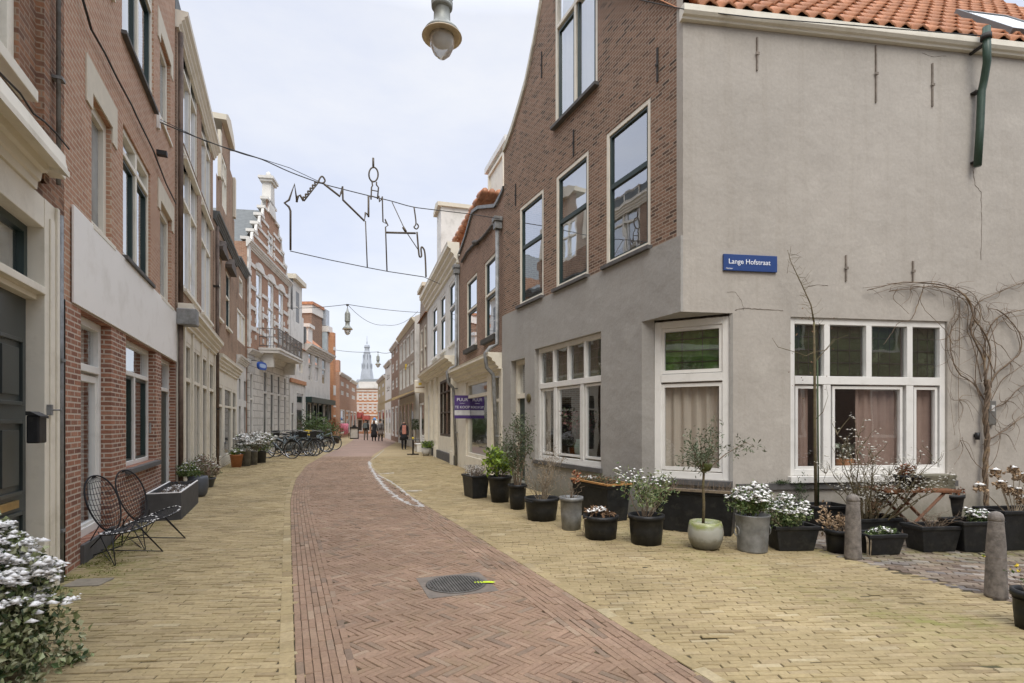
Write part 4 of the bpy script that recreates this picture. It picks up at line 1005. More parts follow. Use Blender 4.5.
for i in range(n): 
    x=s0_+(s1_-s0_)*(i+.5)/n; mb.tube([(x+.05*math.cos(a_),y0_+.03,zr+.76+.08*math.sin(a_)) for a_ in [k*PI/4 for k in range(8)]],.008,3,closed=True)
mb.build('railing',[mat('grey_iron_railing',(.24,.22,.20),.6,.4,var=.2)],bal)
interior(o5,.1,W5-.1,[.03,zbalc-.2,zbalc+3.5,zc5-.05])
# blue oval shop sign
p_=F5.q(256,366,-.55)
sg=thing('shop_sign','blue oval shop sign projecting from the white house below balcony','sign',tuple(F5.w(F5.sx(258.5,-.4),-.55,H+(HY-366)/F*F5.w(F5.sx(258.5,-.4),-.55,0).y)),F5.rz-.15)
P=[]
for i in range(28):
    a_=2*PI*i/28; P.append((.44*math.copysign(abs(math.cos(a_))**.6,math.cos(a_)),.19*math.copysign(abs(math.sin(a_))**.8,math.sin(a_))))
mb=MB(); mb.prism(P,-.05,.05); mb.build('panel',[mat('royal_blue_sign',(.03,.10,.42),.35,var=.05)],sg)
mb=MB(); mb.prism([(x*.78,z*.5) for x,z in P],-.056,-.0505); mb.build('lettering_band',[mat('pale_blue_band',(.42,.55,.75),.4,var=.1,scale=20)],sg)
mb=MB(); mb.box(-.10,.10,-.04,.04,.17,.27); mb.tube([(0,0,.22),(0,.5,.28)],.02,6); mb.build('bracket',[ZINC],sg)
# ================= further left side
F6=Fac(G(289.3,447.8),G(304.8,445.2)); z6=F6.q(290,290)[1]; W6=F6.L; print('L6',W6,z6)
z6=F6.q(297,283)[1]
def top6(s):
    k=abs(s-W6*.5)/(W6*.5); return z6-4.2+0 if k>.86 else (z6-2.0 if k>.62 else z6)
gr=[dict(r=(F6.sx(291),F6.sx(293.6),.1,2.9),fw=.08,hb=[(.72,.08)],glass=DARKG),dict(r=(F6.sx(296),F6.sx(303.5),.35,3.6),fw=.1)]
wins=[dict(r=(F6.sx(a),F6.sx(b),4.9,6.9),fw=.10,hb=[(.5,.06)]) for a,b in ((293,296.5),(299,302.8))]+[dict(r=(W6*.40,W6*.62,8.1,10.1),fw=.10,hb=[(.5,.06)])]
o6=house('gable_house','tall pale grey gable house with a zinc side beside the balcony house',F6,z6-4.2,[WHITE2],wins,(WHITE2,gr,.03),4.1,top=top6,fine=24,step=True,ztw=z6)
boxpart(o6,'gable_cap',LINT,(W6*.5-W6*.31-.15,W6*.5+W6*.31+.15,-.25,.6,z6,z6+.3)); boxpart(o6,'gable_back',ZINC,(W6*.5-W6*.31,W6*.5+W6*.31,.01,1.2,z6-4.2,z6))
boxpart(o6,'string_course',BRO,(0,W6,-.12,-.031,4.1,4.35)); pitched(o6,.1,W6-.1,z6-4.2,8,3.2,TILE); interior(o6,.1,W6-.1,[.03,4,7.4,z6-4.5])
F7=Fac(G(305,445.2),G(330,441.5)); W7=F7.L; z7=(F7.q(307,347)[1]+F7.q(330,355)[1])/2; print('L7',W7,z7)
wins=[dict(r=(F7.sx(a),F7.sx(b),4.5,6.9),fw=.12,hb=[(.5,.08)],mf=WHITE2) for a,b in ((308.5,312),(315,319),(322,326))]
gr=[dict(r=(F7.sx(a),F7.sx(b),.25,2.9),fw=.09,glass=DARKG,mf=GREEN) for a,b in ((306.5,309.5),(311,316),(318,322),(324,328.5))]
o7=house('town_house','low white house with orange roof dormer and a dark green shopfront',F7,z7,[WHITE2],wins,(WHITE2,gr,.04),3.3,cor=(z7-.5,z7+.05,.45,WHITE2))
for x in (.03,.22,.43,.62,.83,.97): boxpart(o7,'shop_pilaster',GREEN,(W7*x-.16,W7*x+.16,-.12,-.041,0,2.95))
boxpart(o7,'shop_awning',GREEN,(0,W7,-.45,-.041,2.96,3.35)); pitched(o7,0,W7,z7,8,3.6,TILE)
boxpart(o7,'dormer',WHITE2,(W7*.42,W7*.58,.6,2.6,z7+.3,z7+1.7),(W7*.40,W7*.60,.45,2.8,z7+1.7,z7+1.95))
boxpart(o7,'gable_parapet',SLATE,(-.05,.35,-.0,.3,z7,z7+1.2))
# modern brick block with the orange corner pier and glass bay
F8=Fac(G(329,440.6),G(340,439.6)); Yb=F8.o.y; k8=Yb/F; W8=F8.L; z8=H+(HY-309)*k8; zp=H+(HY-331)*k8
o8=building('brick_block','tall brown brick block with orange corner pier and glazed bay behind the low white house','building',F8,'terraced houses along the street')
mb=MB(); x_l=-26*k8; mb.box(x_l,.2*k8,.6,12,0,z8-.8); mb.build('wall',[BRB],o8)
boxpart(o8,'white_eave',WHITE2,(x_l-.1,.4*k8,.5,12,z8-.8,z8-.1)); boxpart(o8,'tile_coping',TILE,(x_l-.2,.4*k8,.4,12,z8-.1,z8+.12))
boxpart(o8,'glass_bay',mat('pale_blue_glazing',(.50,.60,.64),.12,var=.15,scale=.5,spec=.8),(.3*k8,5*k8,.2,2,H+70*k8*0,zp-.05)); boxpart(o8,'glass_lantern',mat('grey_glazing',(.42,.46,.50),.15,var=.3,scale=.6,spec=.8),(.6*k8,10*k8,.3,3,zp+.5,z8))
boxpart(o8,'bay_band',WHITE2,(-.2*k8,11*k8,.05,4,zp-.05,zp+.45)); 
mb=MB(); px0,px1=4.2*k8,10*k8; mb.box(px0,px1,-.25,4,0,zp-.06); pr_=mb.build('pier',[BRO],o8)
boxpart(o8,'pier_band',WHITE2,(px0-.02,px1+.02,-.28,-.251,H+27*k8,H+37*k8),(px0-.02,px1+.02,-.28,-.251,H+15*k8,H+16.5*k8),(px0-.02,px1+.02,-.28,-.251,H+5*k8,H+7*k8),(px0-.02,px1+.02,-.28,-.251,zp-1.6,zp-1.3))
boxpart(o8,'balcony_box',mat('grey_balcony',(.30,.29,.27),.7),(px1+.01,px1+.9,.3,2,zp-3.2,zp-1.5)); boxpart(o8,'shop_glazing',DARKG,(0,4*k8,-.05,.19,.2,3.3))
# far left brick gables
def farhouse(name,label,x0,x1,yb0,yb1,ytop,mt,rowsn=3,colsn=2,roof=None,gable=False,mf=WHITE2,band=None,rise=2.5):
    f=Fac(G(x0,yb0),G(x1,yb1)); zt=f.q((x0+x1)/2,ytop)[1]; W=f.L; wins=[]
    st=(zt-3.8)/max(1,rowsn)
    for i in range(colsn):
        for j in range(rowsn):
            c_=W*(i+.5)/colsn; hw=W/colsn*.24
            wins.append(dict(r=(c_-hw,c_+hw,4.1+j*st+.3,4.1+j*st+st*.78),fw=.12,hb=[(.5,.1)],vb=[(.5,.08)],glass=DARKG,mf=mf))
    gr=[dict(r=(W*(i+.14)/2,W*(i+.86)/2,.4,2.9),fw=.15,glass=DARKG,mf=mf) for i in range(2)]
    o=house(name,label,f,zt,[mt],wins,(mt,gr,.03),3.6,mf=mf)
    if gable:
        mb=MB(); mb.prism([(0,zt+.001),(W,zt+.001),(W*.5,zt+rise)],0,.3); mb.build('gable',[mt],o); 
        mb=MB(); mb.add([(0,.3,zt),(W/2,.3,zt+rise),(W,.3,zt),(0,8,zt),(W/2,8,zt+rise),(W,8,zt)],[(0,1,4,3),(1,2,5,4),(3,4,5)]); mb.build('roof',[roof or TILE],o)
    elif roof: pitched(o,0,W,zt,8,rise,roof)
    if band:
        segs=[0]+[v for i in range(colsn) for v in (W*(i+.5)/colsn-W/colsn*.24-.05,W*(i+.5)/colsn+W/colsn*.24+.05)]+[W]
        boxpart(o,'stone_band',WHITE2,*[(segs[2*j],segs[2*j+1],-.06,-.001,3.7+i*band,3.7+i*band+.26) for i in range(int((zt-4)/band)+1) for j in range(colsn+1)])
    cornice(o,0,W,zt-.3,zt,.2,mf,steps=3)
    return o,f,zt
oa,fa,za=farhouse('town_house','small orange brick house with chimney left of the church spire',339.5,350,438.0,436.0,375,BR5,3,2,TILE,rise=1.0)
boxpart(oa,'chimney',BR5,(fa.L*.82,fa.L*.96,1,1.8,za,za+1.9))
farhouse('town_house','second orange brick house left of the church spire',350,356.6,435.6,434.4,381,BR5,3,1,TILE,rise=1)
fe=Fac(G(355.5,433.6),G(380,433.6)); ze_=fe.q(368,388)[1]; W=fe.L
wins=[dict(r=(W*(i+.5)/5-W*.045,W*(i+.5)/5+W*.045,z,z+1.0),fw=.10,hb=[(.5,.08)],vb=[(.5,.06)],glass=DARKG,mf=WHITE2) for i in range(5) for z in (3.05,4.65)]
wins+=[dict(r=(W*a_,W*b_,.3,2.0),fw=.15,glass=DARKG,mf=WHITE2) for a_,b_ in ((.06,.3),(.36,.58),(.66,.9))]
oe=house('striped_building','orange brick building with white stripes closing the far end of street',fe,ze_,[BRO],wins)
sg_=[0]+[v for i in range(5) for v in (W*(i+.5)/5-W*.05,W*(i+.5)/5+W*.05)]+[W]
for i in range(9):
    z=2.45+i*.42
    if z<ze_-.25:
        inw=any(w0-.2<z<w0+1.0 for w0 in (3.05,4.65))
        if inw: boxpart(oe,'stone_band',WHITE2,*[(sg_[2*j],sg_[2*j+1],-.06,-.001,z,z+.19) for j in range(6)])
        else: boxpart(oe,'stone_band',WHITE2,(0,W,-.06,-.001,z,z+.19))
cornice(oe,0,W,ze_-.2,ze_,.2,WHITE2,steps=3)
W=fe.L; boxpart(oe,'attic_storey',WHITE2,(W*.1,W*.95,.3,6,ze_,ze_+.9)); mb=MB(); mb.add([(0,.6,ze_+.9),(W,.6,ze_+.9),(W*.9,3,ze_+1.5),(W*.1,3,ze_+1.5),(W,8,ze_+.9),(0,8,ze_+.9)],[(0,1,2,3),(1,4,2),(5,0,3),(4,5,3,2)]); mb.build('roof',[SLATE],oe)
boxpart(oe,'awning',mat('red_awning',(.50,.12,.10),.8,var=.3,scale=2),(W*.02,W*.34,-1.6,-.1,2.2,2.9),(W*.36,W*.60,-1.2,-.1,1.9,2.5))
# church spire
Yt=400.; kt=Yt/F; base=AT(367,HY,Yt); SPM=mat('grey_lead_spire',(.46,.49,.53),.7,var=.12,scale=.15)
o=thing('church_tower','pale grey church spire rising above the striped building at street end','church tower',(base.x,base.y,0))
zz=lambda py:H+(HY-py)*kt
mb=MB(); mb.lathe([(6.8*kt,0),(6.8*kt,zz(380)),(6.2*kt,zz(375)),(5.0*kt,zz(368)),(4.2*kt,zz(360)),(3.2*kt,zz(354)),(3.5*kt,zz(353)),(2.5*kt,zz(351)),(2.3*kt,zz(348.5)),(3.0*kt,zz(347.5)),(2.6*kt,zz(345.5)),(1.0*kt,zz(344)),(.35*kt,zz(341)),(.12*kt,zz(336))],8,smooth=False); mb.build('spire',[SPM],o)
mb=MB()
for i in range(8):
    a_=2*PI*i/8+PI/8
    for py,r_ in ((366,4.9),(357,3.7)): mb.lathe([(.0,-3*kt),(.35*kt,-3*kt),(.35*kt,1.5*kt),(0,3.2*kt)],5,(r_*kt*math.cos(a_),r_*kt*math.sin(a_),zz(py)),smooth=False)
mb.build('pinnacle',[mat('dark_lead',(.25,.27,.30),.7)],o)
mb=MB(); mb.box(-14*kt,16*kt,-2*kt,14*kt,0,zz(385)); mb.prism([(-14*kt,zz(385)),(16*kt,zz(385)),(12*kt,zz(379.5)),(-9*kt,zz(379.5))],-2*kt,14*kt); mb.build('nave',[SPM],o)
# ================= right side: brick shop house B
FB=Fac(G(459,HY+.4*(459-350)*1.0),G(504.6,baseA(504))); WB_=FB.L; print('B',WB_,FB.o)
bx=lambda px,y=0:FB.sx(px,y)
z5=(FB.q(462,378,-.2)[1]+FB.q(502,357,-.2)[1])/2-.15
u1=(bx(466.5),bx(477),FB.q(472,349)[1],FB.q(472,276)[1]); u2=(bx(484.5),bx(497),FB.q(490,336)[1],FB.q(490,258)[1])
hh=(u1[3]-u1[2]+u2[3]-u2[2])/2; ub=(u1[2]+u2[2])/2; u1=(u1[0],u1[1],ub,ub+hh); u2=(u2[0],u2[1],ub,ub+hh)
sh=(bx(466.5,-.05),bx(488,-.05),.45,z5-.1); dB=(bx(492,-.05),bx(500,-.05),.1,z5-.1)
tB=[FB.q(*p) for p in ((459,257),(461,252),(466,238),(473,213.5),(479,209),(496,207.5),(500,200),(505,189))]
print('B top',tB,z5,u1,u2)
def topB(s):
    if s<=tB[0][0]: return tB[0][1]
    for a,b in zip(tB,tB[1:]):
        if s<=b[0]: return a[1]+(b[1]-a[1])*(s-a[0])/max(1e-4,b[0]-a[0])
    return tB[-1][1]
fl=dict(fw=.09,hb=[(.55,.06)],sashrects=[(.1,.9,.02,.53),(.1,.9,.56,.97)],sash=GREEN,sm=.06,sill=(.12,.14,mat('dark_weathered_sill',(.07,.065,.055),.8,var=.2)),mf=CREAM,blind=(.5,1,NET))
wins=[dict(r=u1,**fl),dict(r=u2,**fl)]
gr=[dict(r=sh,fw=.12,hb=[(.80,.10)],mf=CREAM,y=-.02),dict(r=dB,fw=.10,hb=[(.74,.08)],mf=CREAM,y=-.02)]
oB=house('shop_house','narrow brown brick house with cream shopfront and estate agent board',FB,5,[BRB],wins,(CREAM,gr,.08),z5,top=topB,fine=40,ztw=12,leftwall=False)
oB['near']=1
cornice(oB,0,WB_-.05,z5-.02,z5+.42,.34,CREAM,name='shop_cornice',y=-.08)
mb=MB(); mb.box(dB[0]+.1,dB[1]-.1,.06,.10,.12,dB[2]+(dB[3]-dB[2])*.74); mb.build('door',[GREEN],oB)
mb=MB(); mb.quad((0,0,5),(0,6,5),(0,6,tB[0][1]),(0,0,tB[0][1])); mb.build('side_wall',[BRB],oB)
mb=MB(); P=[(WB_*i/40,topB(WB_*i/40)) for i in range(41)]
for a,b in zip(P,P[1:]): mb.add([(a[0],-.06,a[1]),(b[0],-.06,b[1]),(b[0],-.06,b[1]+.10),(a[0],-.06,a[1]+.10),(a[0],.28,a[1]),(b[0],.28,b[1]),(b[0],.28,b[1]+.10),(a[0],.28,a[1]+.10)],[(0,1,2,3),(3,2,6,7),(4,7,6,5)])
mb.build('coping',[ZINC],oB)
mb=MB(); a,b=bx(462),bx(486); zz_=FB.q(470,262)[1]
arc=[FB.q(*p) for p in ((463,262),(468,253),(473,247),(478,243),(484,238),(489,232),(494,225))]
mb.tube([(s,-.05,z) for s,z in arc],.045,6); mb.lathe([(0,-.1),(.11,-.04),(.11,.04),(0,.1)],10,(FB.q(478.5,243)[0],-.10,FB.q(478.5,243)[1])); mb.build('moulding',[STONE],oB)
interior(oB,.1,WB_-.1,[.03,z5+.1,z5+3.4],y0=.3)
# orange tiled roof rising behind + white dormer
mb=MB(); zr=FB.q(466,246)[1]-.6
def tiles(mb,s0,s1,n0,y0,z0,pitch,rows,tw=.23,th=.30):
    mb.smooth=True
    for r in range(rows):
        ya=y0+r*th*math.cos(pitch); za=z0+r*th*math.sin(pitch); yb=ya+(th+.04)*math.cos(pitch); zb2=za+(th+.04)*math.sin(pitch); n=int((s1-s0)/tw*6); vs=[];fs=[]
        for i in range(n+1):
            x=s0+(s1-s0)*i/n; hh_=.035*math.sin(2*PI*x/tw)
            vs+=[(x,ya,za+hh_+.01),(x,ya,za+.06+hh_),(x,yb,zb2+hh_)]
            if i: k=3*i; fs+=[(k-3,k,k+1,k-2),(k-2,k+1,k+2,k-1)]
        mb.add(vs,fs)
sA_,zA_=FB.q(455,246,.5); sB_,zB_=FB.q(488,190,.5); nT=9
for i in range(nT):
    k0=i/nT; k1=(i+1)/nT; xa=sA_+(sB_-sA_)*k0; xb=sA_+(sB_-sA_)*k1; za=zA_+(zB_-zA_)*k0; zb3=zA_+(zB_-zA_)*k1
    for j in range(3):
        yy=.30+j*.24; mb.tube([(xa-.04,yy+.1,za+.03),(xb+.03,yy+.1,zb3-.05)],[.15,.11],7)
mb.add([(sA_,.3,zA_-.1),(sB_,.3,zB_-.1),(sB_,4.5,zB_-.1),(sA_,4.5,zA_-.1),(sA_,.3,zA_-1.5),(sB_,.3,tB[0][1]),(WB_,.3,tB[0][1]),(WB_,.3,zB_-.1),(WB_,4.5,zB_-.1)],[(0,1,2,3)])
mb.build('roof',[TILE],oB)
dm=(FB.sx(488,1.6),FB.sx(507,1.6),FB.q(495,207,1.6)[1]-.6,FB.q(495,162,1.6)[1])
mb=MB(); mb.box(dm[0],dm[1],1.6,4.5,dm[2],dm[3]); mb.box(dm[0]-.12,dm[1]+.1,1.48,4.6,dm[3],dm[3]+.22); d_=mb.build('dormer',[WHITE],oB)
mb=MB(); bars(mb,dm[0]+.25,dm[1]-.25,dm[2]+.7,dm[3]-.2,.10,1.52,1.6); mb.quad((dm[0]+.3,1.59,dm[2]+.75),(dm[1]-.3,1.59,dm[2]+.75),(dm[1]-.3,1.59,dm[3]-.25),(dm[0]+.3,1.59,dm[3]-.25)); mb.build('dormer_window',[CREAM],d_)
# downpipes with hoppers
def downpipe(f,s,z0,z1,label,zj=None,col=None,proj=.12):
    o=thing('downpipe',label,'downpipe',tuple(f.w(s,0,0)),f.rz,'zinc downpipes on the right-hand houses'); m_=col or ZINC
    pts=[(0,-proj,z0)]
    if zj: pts+=[(0,-proj-.10,zj-.45),(0,-proj-.12,zj-.30),(0,-proj-.30,zj-.12),(0,-proj-.34,zj+.25),(0,-proj-.20,zj+.42),(0,-proj,zj+.52)]
    pts+=[(0,-proj,z1)]
    mb=MB(); mb.tube(pts,.055,10); mb.build('pipe',[m_],o)
    mb=MB(); mb.box(-.14,.14,-proj-.12,-.01,z1,z1+.12); mb.box(-.10,.10,-proj-.09,-.01,z1-.2,z1-.001); mb.build('hopper',[m_],o,bevel=.01)
    for z in (1.2,2.8): 
        mb=MB(); mb.box(-.075,.075,-proj-.075,-.001,z,z+.04); mb.build('clip',[m_],o)
    return o
downpipe(FB,bx(501.5),.05,FB.q(500,214,-.1)[1]-.15,'zinc downpipe with hopper between corner house and brown shop house',zj=z5+.15)
downpipe(FB,bx(459.5),.05,FB.q(459,263,-.1)[1]-.1,'zinc downpipe on the left edge of the brown shop house',zj=z5+.1)
# estate agent board (V shaped)
q0=FB.w(bx(463,-.05),-.08,0); Y0=q0.y; ksc=(Y0-.6)/F
zc_=H+(HY-407)*ksc
bd=thing('estate_agent_board','purple and white estate agent board projecting from the brown shop house','sign',(AT(454.5,407,Y0-.7).x,Y0-.7,zc_),0,)
PUR=mat('purple_board',(.085,.045,.20),.5,var=.05); PUR2=mat('grey_purple_board',(.085,.065,.13),.5,var=.05)
wL=15.5*ksc; hb_=11.5*ksc
for i,(x0,y0,x1,y1,pm_) in enumerate(((0,0,wL,.05,PUR),(wL+.012,.05,wL+.012+13.2*ksc,.30,PUR2))):
    L_=math.hypot(x1-x0,y1-y0); an=math.atan2(y1-y0,x1-x0); T=Matrix.Translation((x0,y0,0))@Matrix.Rotation(an,4,'Z')
    mb=MB(); mb.T=T; mb.box(0,L_,0,.02,-hb_,hb_); p_=mb.build('panel',[pm_],bd)
    mb=MB(); mb.T=T; mb.box(.004,L_-.004,-.004,-.0005,-hb_*.72,-hb_*.28); mb.build('strip',[mat('white_board',(.7,.7,.7),.5)],p_)
    for tx,sz,zz2 in (('PUUR',.15,hb_*.62),('makelaars',.045,hb_*.32),('TE KOOP' if i==0 else 'VERKOCHT',.12 if i==0 else .095,-hb_*.03)):
        t_=textmesh(tx,sz,LTW,bd,(0,0,0),(0,0,0)); t_.matrix_local=T@Matrix.Translation((L_/2,-.004,zz2))@Matrix.Rotation(PI/2,4,'X')
mb=MB(); e_=FB.w(bx(463),0,zc_); d_=Vector((e_.x-bd.location.x,e_.y-bd.location.y,0)); mb.tube([(wL,.06,hb_*.6),(d_.x,d_.y,hb_*.6)],.015,6); mb.tube([(wL,.06,-hb_*.6),(d_.x,d_.y,-hb_*.6)],.015,6); mb.build('bracket',[ZINC],bd)
# round number plate on the grey wall
s,z=FA.q(528.5,398,-.06); nb=thing('house_number_plate','small round brass plate on grey wall right of the door','plate',tuple(FA.w(s,-.05,z)),FA.rz)
mb=MB(); mb.T=Matrix.Rotation(PI/2,4,'X'); mb.lathe([(.11,0),(.11,.015),(.085,.03),(0,.035)],18); mb.build('plate',[mat('weathered_brass',(.16,.13,.06),.5,.5)],nb)
# ================= C: white classical house
FCc=Fac(G(427.5,HY+.4*(427.5-352)),G(458.6,HY+.4*(458.6-350))); WC=FCc.L
zC=(FCc.q(427,286,-.3)[1]+FCc.q(456,233,-.3)[1])/2; zm=(FCc.q(427.5,373,-.3)[1]+FCc.q(458,355,-.3)[1])/2
print('C',WC,zC,zm)
wins=[]
ztp=(FCc.q(451,285)[1]+FCc.q(435,305)[1])/2; zbt=(FCc.q(435,357)[1]+FCc.q(452,345)[1])/2
for a,b in ((432.5,437),(440.3,445.2),(449,455.3)): wins.append(dict(r=(FCc.sx(a),FCc.sx(b),zbt,ztp),fw=.10,hb=[(.6,.07)],sashrects=[(.12,.88,.02,.57),(.12,.88,.62,.97)],sash=GREEN,sm=.06,mf=WHITE,sill=(.08,.08,WHITE),blind=(.2,1,NET)))
gr=[dict(r=(FCc.sx(441),FCc.sx(453),1.0,zm-.55),fw=.10,vb=[(.33,.06),(.66,.06)],hb=[(.42,.06),(.78,.06)],mf=mat('dark_brown_frame',(.08,.06,.045),.5)),dict(r=(FCc.sx(429),FCc.sx(432),.1,3.0),fw=.08,glass=DARKG)]
oC=house('classical_house','white stuccoed classical house with heavy cornice beyond the brown shop house',FCc,zC-.4,[WHITE2],wins,(CREAM,gr,.05),zm-.2,cor=(zC-.75,zC,.40,CREAM))
cornice(oC,-.05,WC,zm-.30,zm+.12,.45,CREAM,name='shop_cornice',y=-.05)
for px in (433.5,438.5,456,428.3):
    s=FCc.sx(px); mb=MB(); mb.box(s-.22,s+.22,-.16,-.051,0,zm-.32)
    for i in range(4): mb.box(s-.17+i*.1,s-.13+i*.1,-.18,-.161,.7,zm-.5)
    mb.box(s-.26,s+.26,-.20,-.051,0.0,.5); mb.build('pilaster',[CREAM],oC)
boxpart(oC,'plinth',STONE,(0,WC,-.14,-.051,0.0,.35)); interior(oC,.1,WC-.1,[.03,zm,zC-.6])
mb=MB(); tiles(mb,-.1,WC+.3,0,.35,zC-.25,math.radians(50),14); mb.build('roof',[TILE],oC)
da,db,dc,dd_=FCc.sx(437,1.0),FCc.sx(441,1.0),zC-.3,FCc.q(438,214,1.0)[1]
mb=MB(); mb.box(da,db,1.0,3.6,dc,dd_); mb.build('dormer',[WHITE2],oC)
mb=MB(); mb.prism([(da-.15,dd_),(db+.15,dd_),(db+.15,dd_+.22),((da+db)/2,dd_+.45),(da-.15,dd_+.22)],.80,3.7); mb.build('dormer_roof',[LINT],oC)
# bronze interior pillars seen through the shop window: warm displays
boxpart(oC,'window_display',mat('orange_display',(.55,.16,.06),.6,var=.4,scale=4),*[(FCc.sx(441)+.3+i*.55,FCc.sx(441)+.48+i*.55,.6,.8,.9,zm-1.8) for i in range(3)])
# ================= D and further
FD=Fac(G(419.5,448.6),G(427.4,451.8)); zD=FD.q(425,292)[1]; print('D',zD,FD.L)
zD=7.5
WD=FD.L
wins=[dict(r=(WD*a,WD*b,4.6,7.0),fw=.12,hb=[(.5,.08)],glass=DARKG) for a,b in ((.12,.40),(.58,.86))]
gr=[dict(r=(WD*.08,WD*.62,.4,2.7),fw=.1),dict(r=(WD*.72,WD*.92,.1,2.7),fw=.1,glass=DARKG)]
oD=house('shop_house','small brown brick shop house with cream awning and hanging lit sign',FD,zD,[BRG],wins,(WOODW,gr,.03),3.3)
mb=MB(); mb.prism([(0,zD+.001),(WD,zD+.001),(WD*.75,zD+1.6),(WD*.2,zD+1.6)],0,.3); mb.build('gable',[BRG],oD)
boxpart(oD,'verge_board',LINT,(WD*.15,WD*.8,-.2,.35,zD+1.6,zD+1.8)); pitched(oD,0,WD,zD,7,2.2,TILE)
FE=Fac(G(398.8,442.5),G(414.6,447.9)); zE2=8.0; WE=FE.L
wins=[]
for j in (0,1):
    for i in range(4): wins.append(dict(r=(WE*(.06+i*.235),WE*(.06+i*.235+.18),4.0+j*2.0,5.5+j*2.0),fw=.12,vb=[(.5,.08)],glass=DARKG,mf=WHITE2))
gr=[dict(r=(WE*(.04+i*.24),WE*(.04+i*.24+.2),.4,2.9),fw=.08,glass=PALEG,mf=CREAM) for i in range(4)]
oE=house('grey_brick_house','grey brick house with flat eaves and rows of pale windows, cream awning below',FE,zE2,[BRG],wins,(WHITE2,gr,.03),3.3,cor=(zE2-.2,zE2+.08,.2,LINT))
mb=MB(); mb.box(WE+.001,WE+.25,0,6,0,zE2+.1); mb.add([(WE+.001,0,zE2+.1),(WE+.25,0,zE2+.1),(WE+.001,3,zE2+1.6),(WE+.25,3,zE2+1.6),(WE+.001,6,zE2+.1),(WE+.25,6,zE2+.1)],[(0,1,3,2),(2,3,5,4),(0,2,4),(1,5,3)]); mb.build('side_wall',[WHITE2],oE)
boxpart(oE,'yellow_ornament',YELF,(WE*.64,WE*.66,-.2,-.1,5.3,5.5),(WE*.63,WE*.64,-.2,-.1,5.15,5.3))
# awning
pa=[FE.w(WE*.02,-.1,3.35),FE.w(WE+1.2,-.1,3.35)]
mb=MB(); mb.add([(WE*.05,-.05,3.55),(WE+1.6,-.05,3.55),(WE+1.6,-1.5,3.0),(WE*.05,-1.5,3.0),(WE*.05,-.05,3.50),(WE+1.6,-.05,3.50),(WE+1.6,-1.5,2.85),(WE*.05,-1.5,2.85)],[(0,3,2,1),(4,5,6,7),(3,7,6,2),(0,4,7,3),(1,2,6,5)])
mb.build('awning',[mat('ochre_awning',(.42,.32,.17),.8,var=.1)],oE)
farhouse('town_house','dark brown house with pale cornice beyond the grey brick house',391.4,398.6,440.0,442.4,345,BRB,3,2,None)
og,fg,zg_=farhouse('town_house','narrow cream house with orange roof on the right far side',385.2,391.2,438.0,439.9,363,WHITE2,3,1,TILE,rise=2.6)
boxpart(og,'chimney',BRG,(fg.L*.0,fg.L*.2,2,2.9,zg_+.5,zg_+3.4))
farhouse('town_house','narrow yellowish house nearest the church spire on the right',377.8,385,435.6,437.9,378,mat('ochre_stucco',(.46,.37,.22),.8,var=.12,scale=1),3,2,SLATE)
# lit hanging sign
hs=FCc.w(.0,-.4,0); Yh=hs.y; kh=Yh/F
sg=thing('hanging_sign','pale lit box sign with yellow emblem hanging before the white classical house','sign',tuple(AT(420.5,386.5,Yh)),0)
mb=MB(); mb.box(-6*kh,6*kh,-.08,.08,-6.5*kh,6.5*kh); mb.build('light_box',[mat('cream_light_box',(.78,.72,.60),.5,var=.06,scale=3)],sg,bevel=.05)
mb=MB(); mb.box(-1.6*kh,1.4*kh,-.095,-.081,1.5*kh,3.6*kh); mb.build('emblem',[YELF],sg); textmesh('BRASSERIE',1.9*kh,IRON,sg,(0,-.085,-.8*kh),(PI/2,0,0)) if False else None
mb=MB(); mb.box(-4.5*kh,4.5*kh,-.095,-.081,-1.4*kh,-.4*kh); mb.build('lettering_line',[mat('brown_lettering',(.3,.2,.1),.7)],sg)
mb=MB(); mb.tube([(5.5*kh,0,5*kh),(9.5*kh,.5,5*kh)],.03,6); mb.build('bracket',[IRON],sg)

# house across the side street (behind the camera, mirrored in the side windows)
FO=Fac(Vector((36,2.0,0)),Vector((5.5,-2.36,0)))
wins=[dict(r=(x,x+1.2,z,z+1.9),fw=.09,glass=DARKG) for x in (2,6,10,14,18,22,26) for z in (1.0,4.3)]
house('side_street_house','brown brick house across the side street seen only mirrored in the windows',FO,8,[BRB],wins)
# ================= plants and pots
def leafmb(mb,pts,size,mi=(0,),flat=.0,asp=.42,jit=.35):
    """small folded leaves around given centres"""
    vs=[];fs=[];ms=[]
    for p in pts:
        s=size*random.uniform(.6,1.25); d=Vector((random.gauss(0,1),random.gauss(0,1),random.gauss(0,1)*(1-flat)+.15)).normalized()
        n=d.cross(Vector((random.gauss(0,1),random.gauss(0,1),random.gauss(0,.4)))).normalized(); b=n.cross(d)
        w=s*asp; k=len(vs)
        a=p; m_=p+d*s*.5+b*0; e=p+d*s
        vs+=[a,m_+n*w*.5+b*w*.25,e,m_-n*w*.5+b*w*.25]; fs+=[(k,k+1,k+2),(k,k+2,k+3)]
        i=random.choice(mi); ms+=[i,i]
    b0=len(mb.v)
    mb.v.extend([tuple(mb.T@v) if mb.T is not None else tuple(v) for v in vs])
    for f,m in zip(fs,ms): mb.f.append(tuple(b0+i for i in f)); mb.m.append(m); mb.sm.append(False)
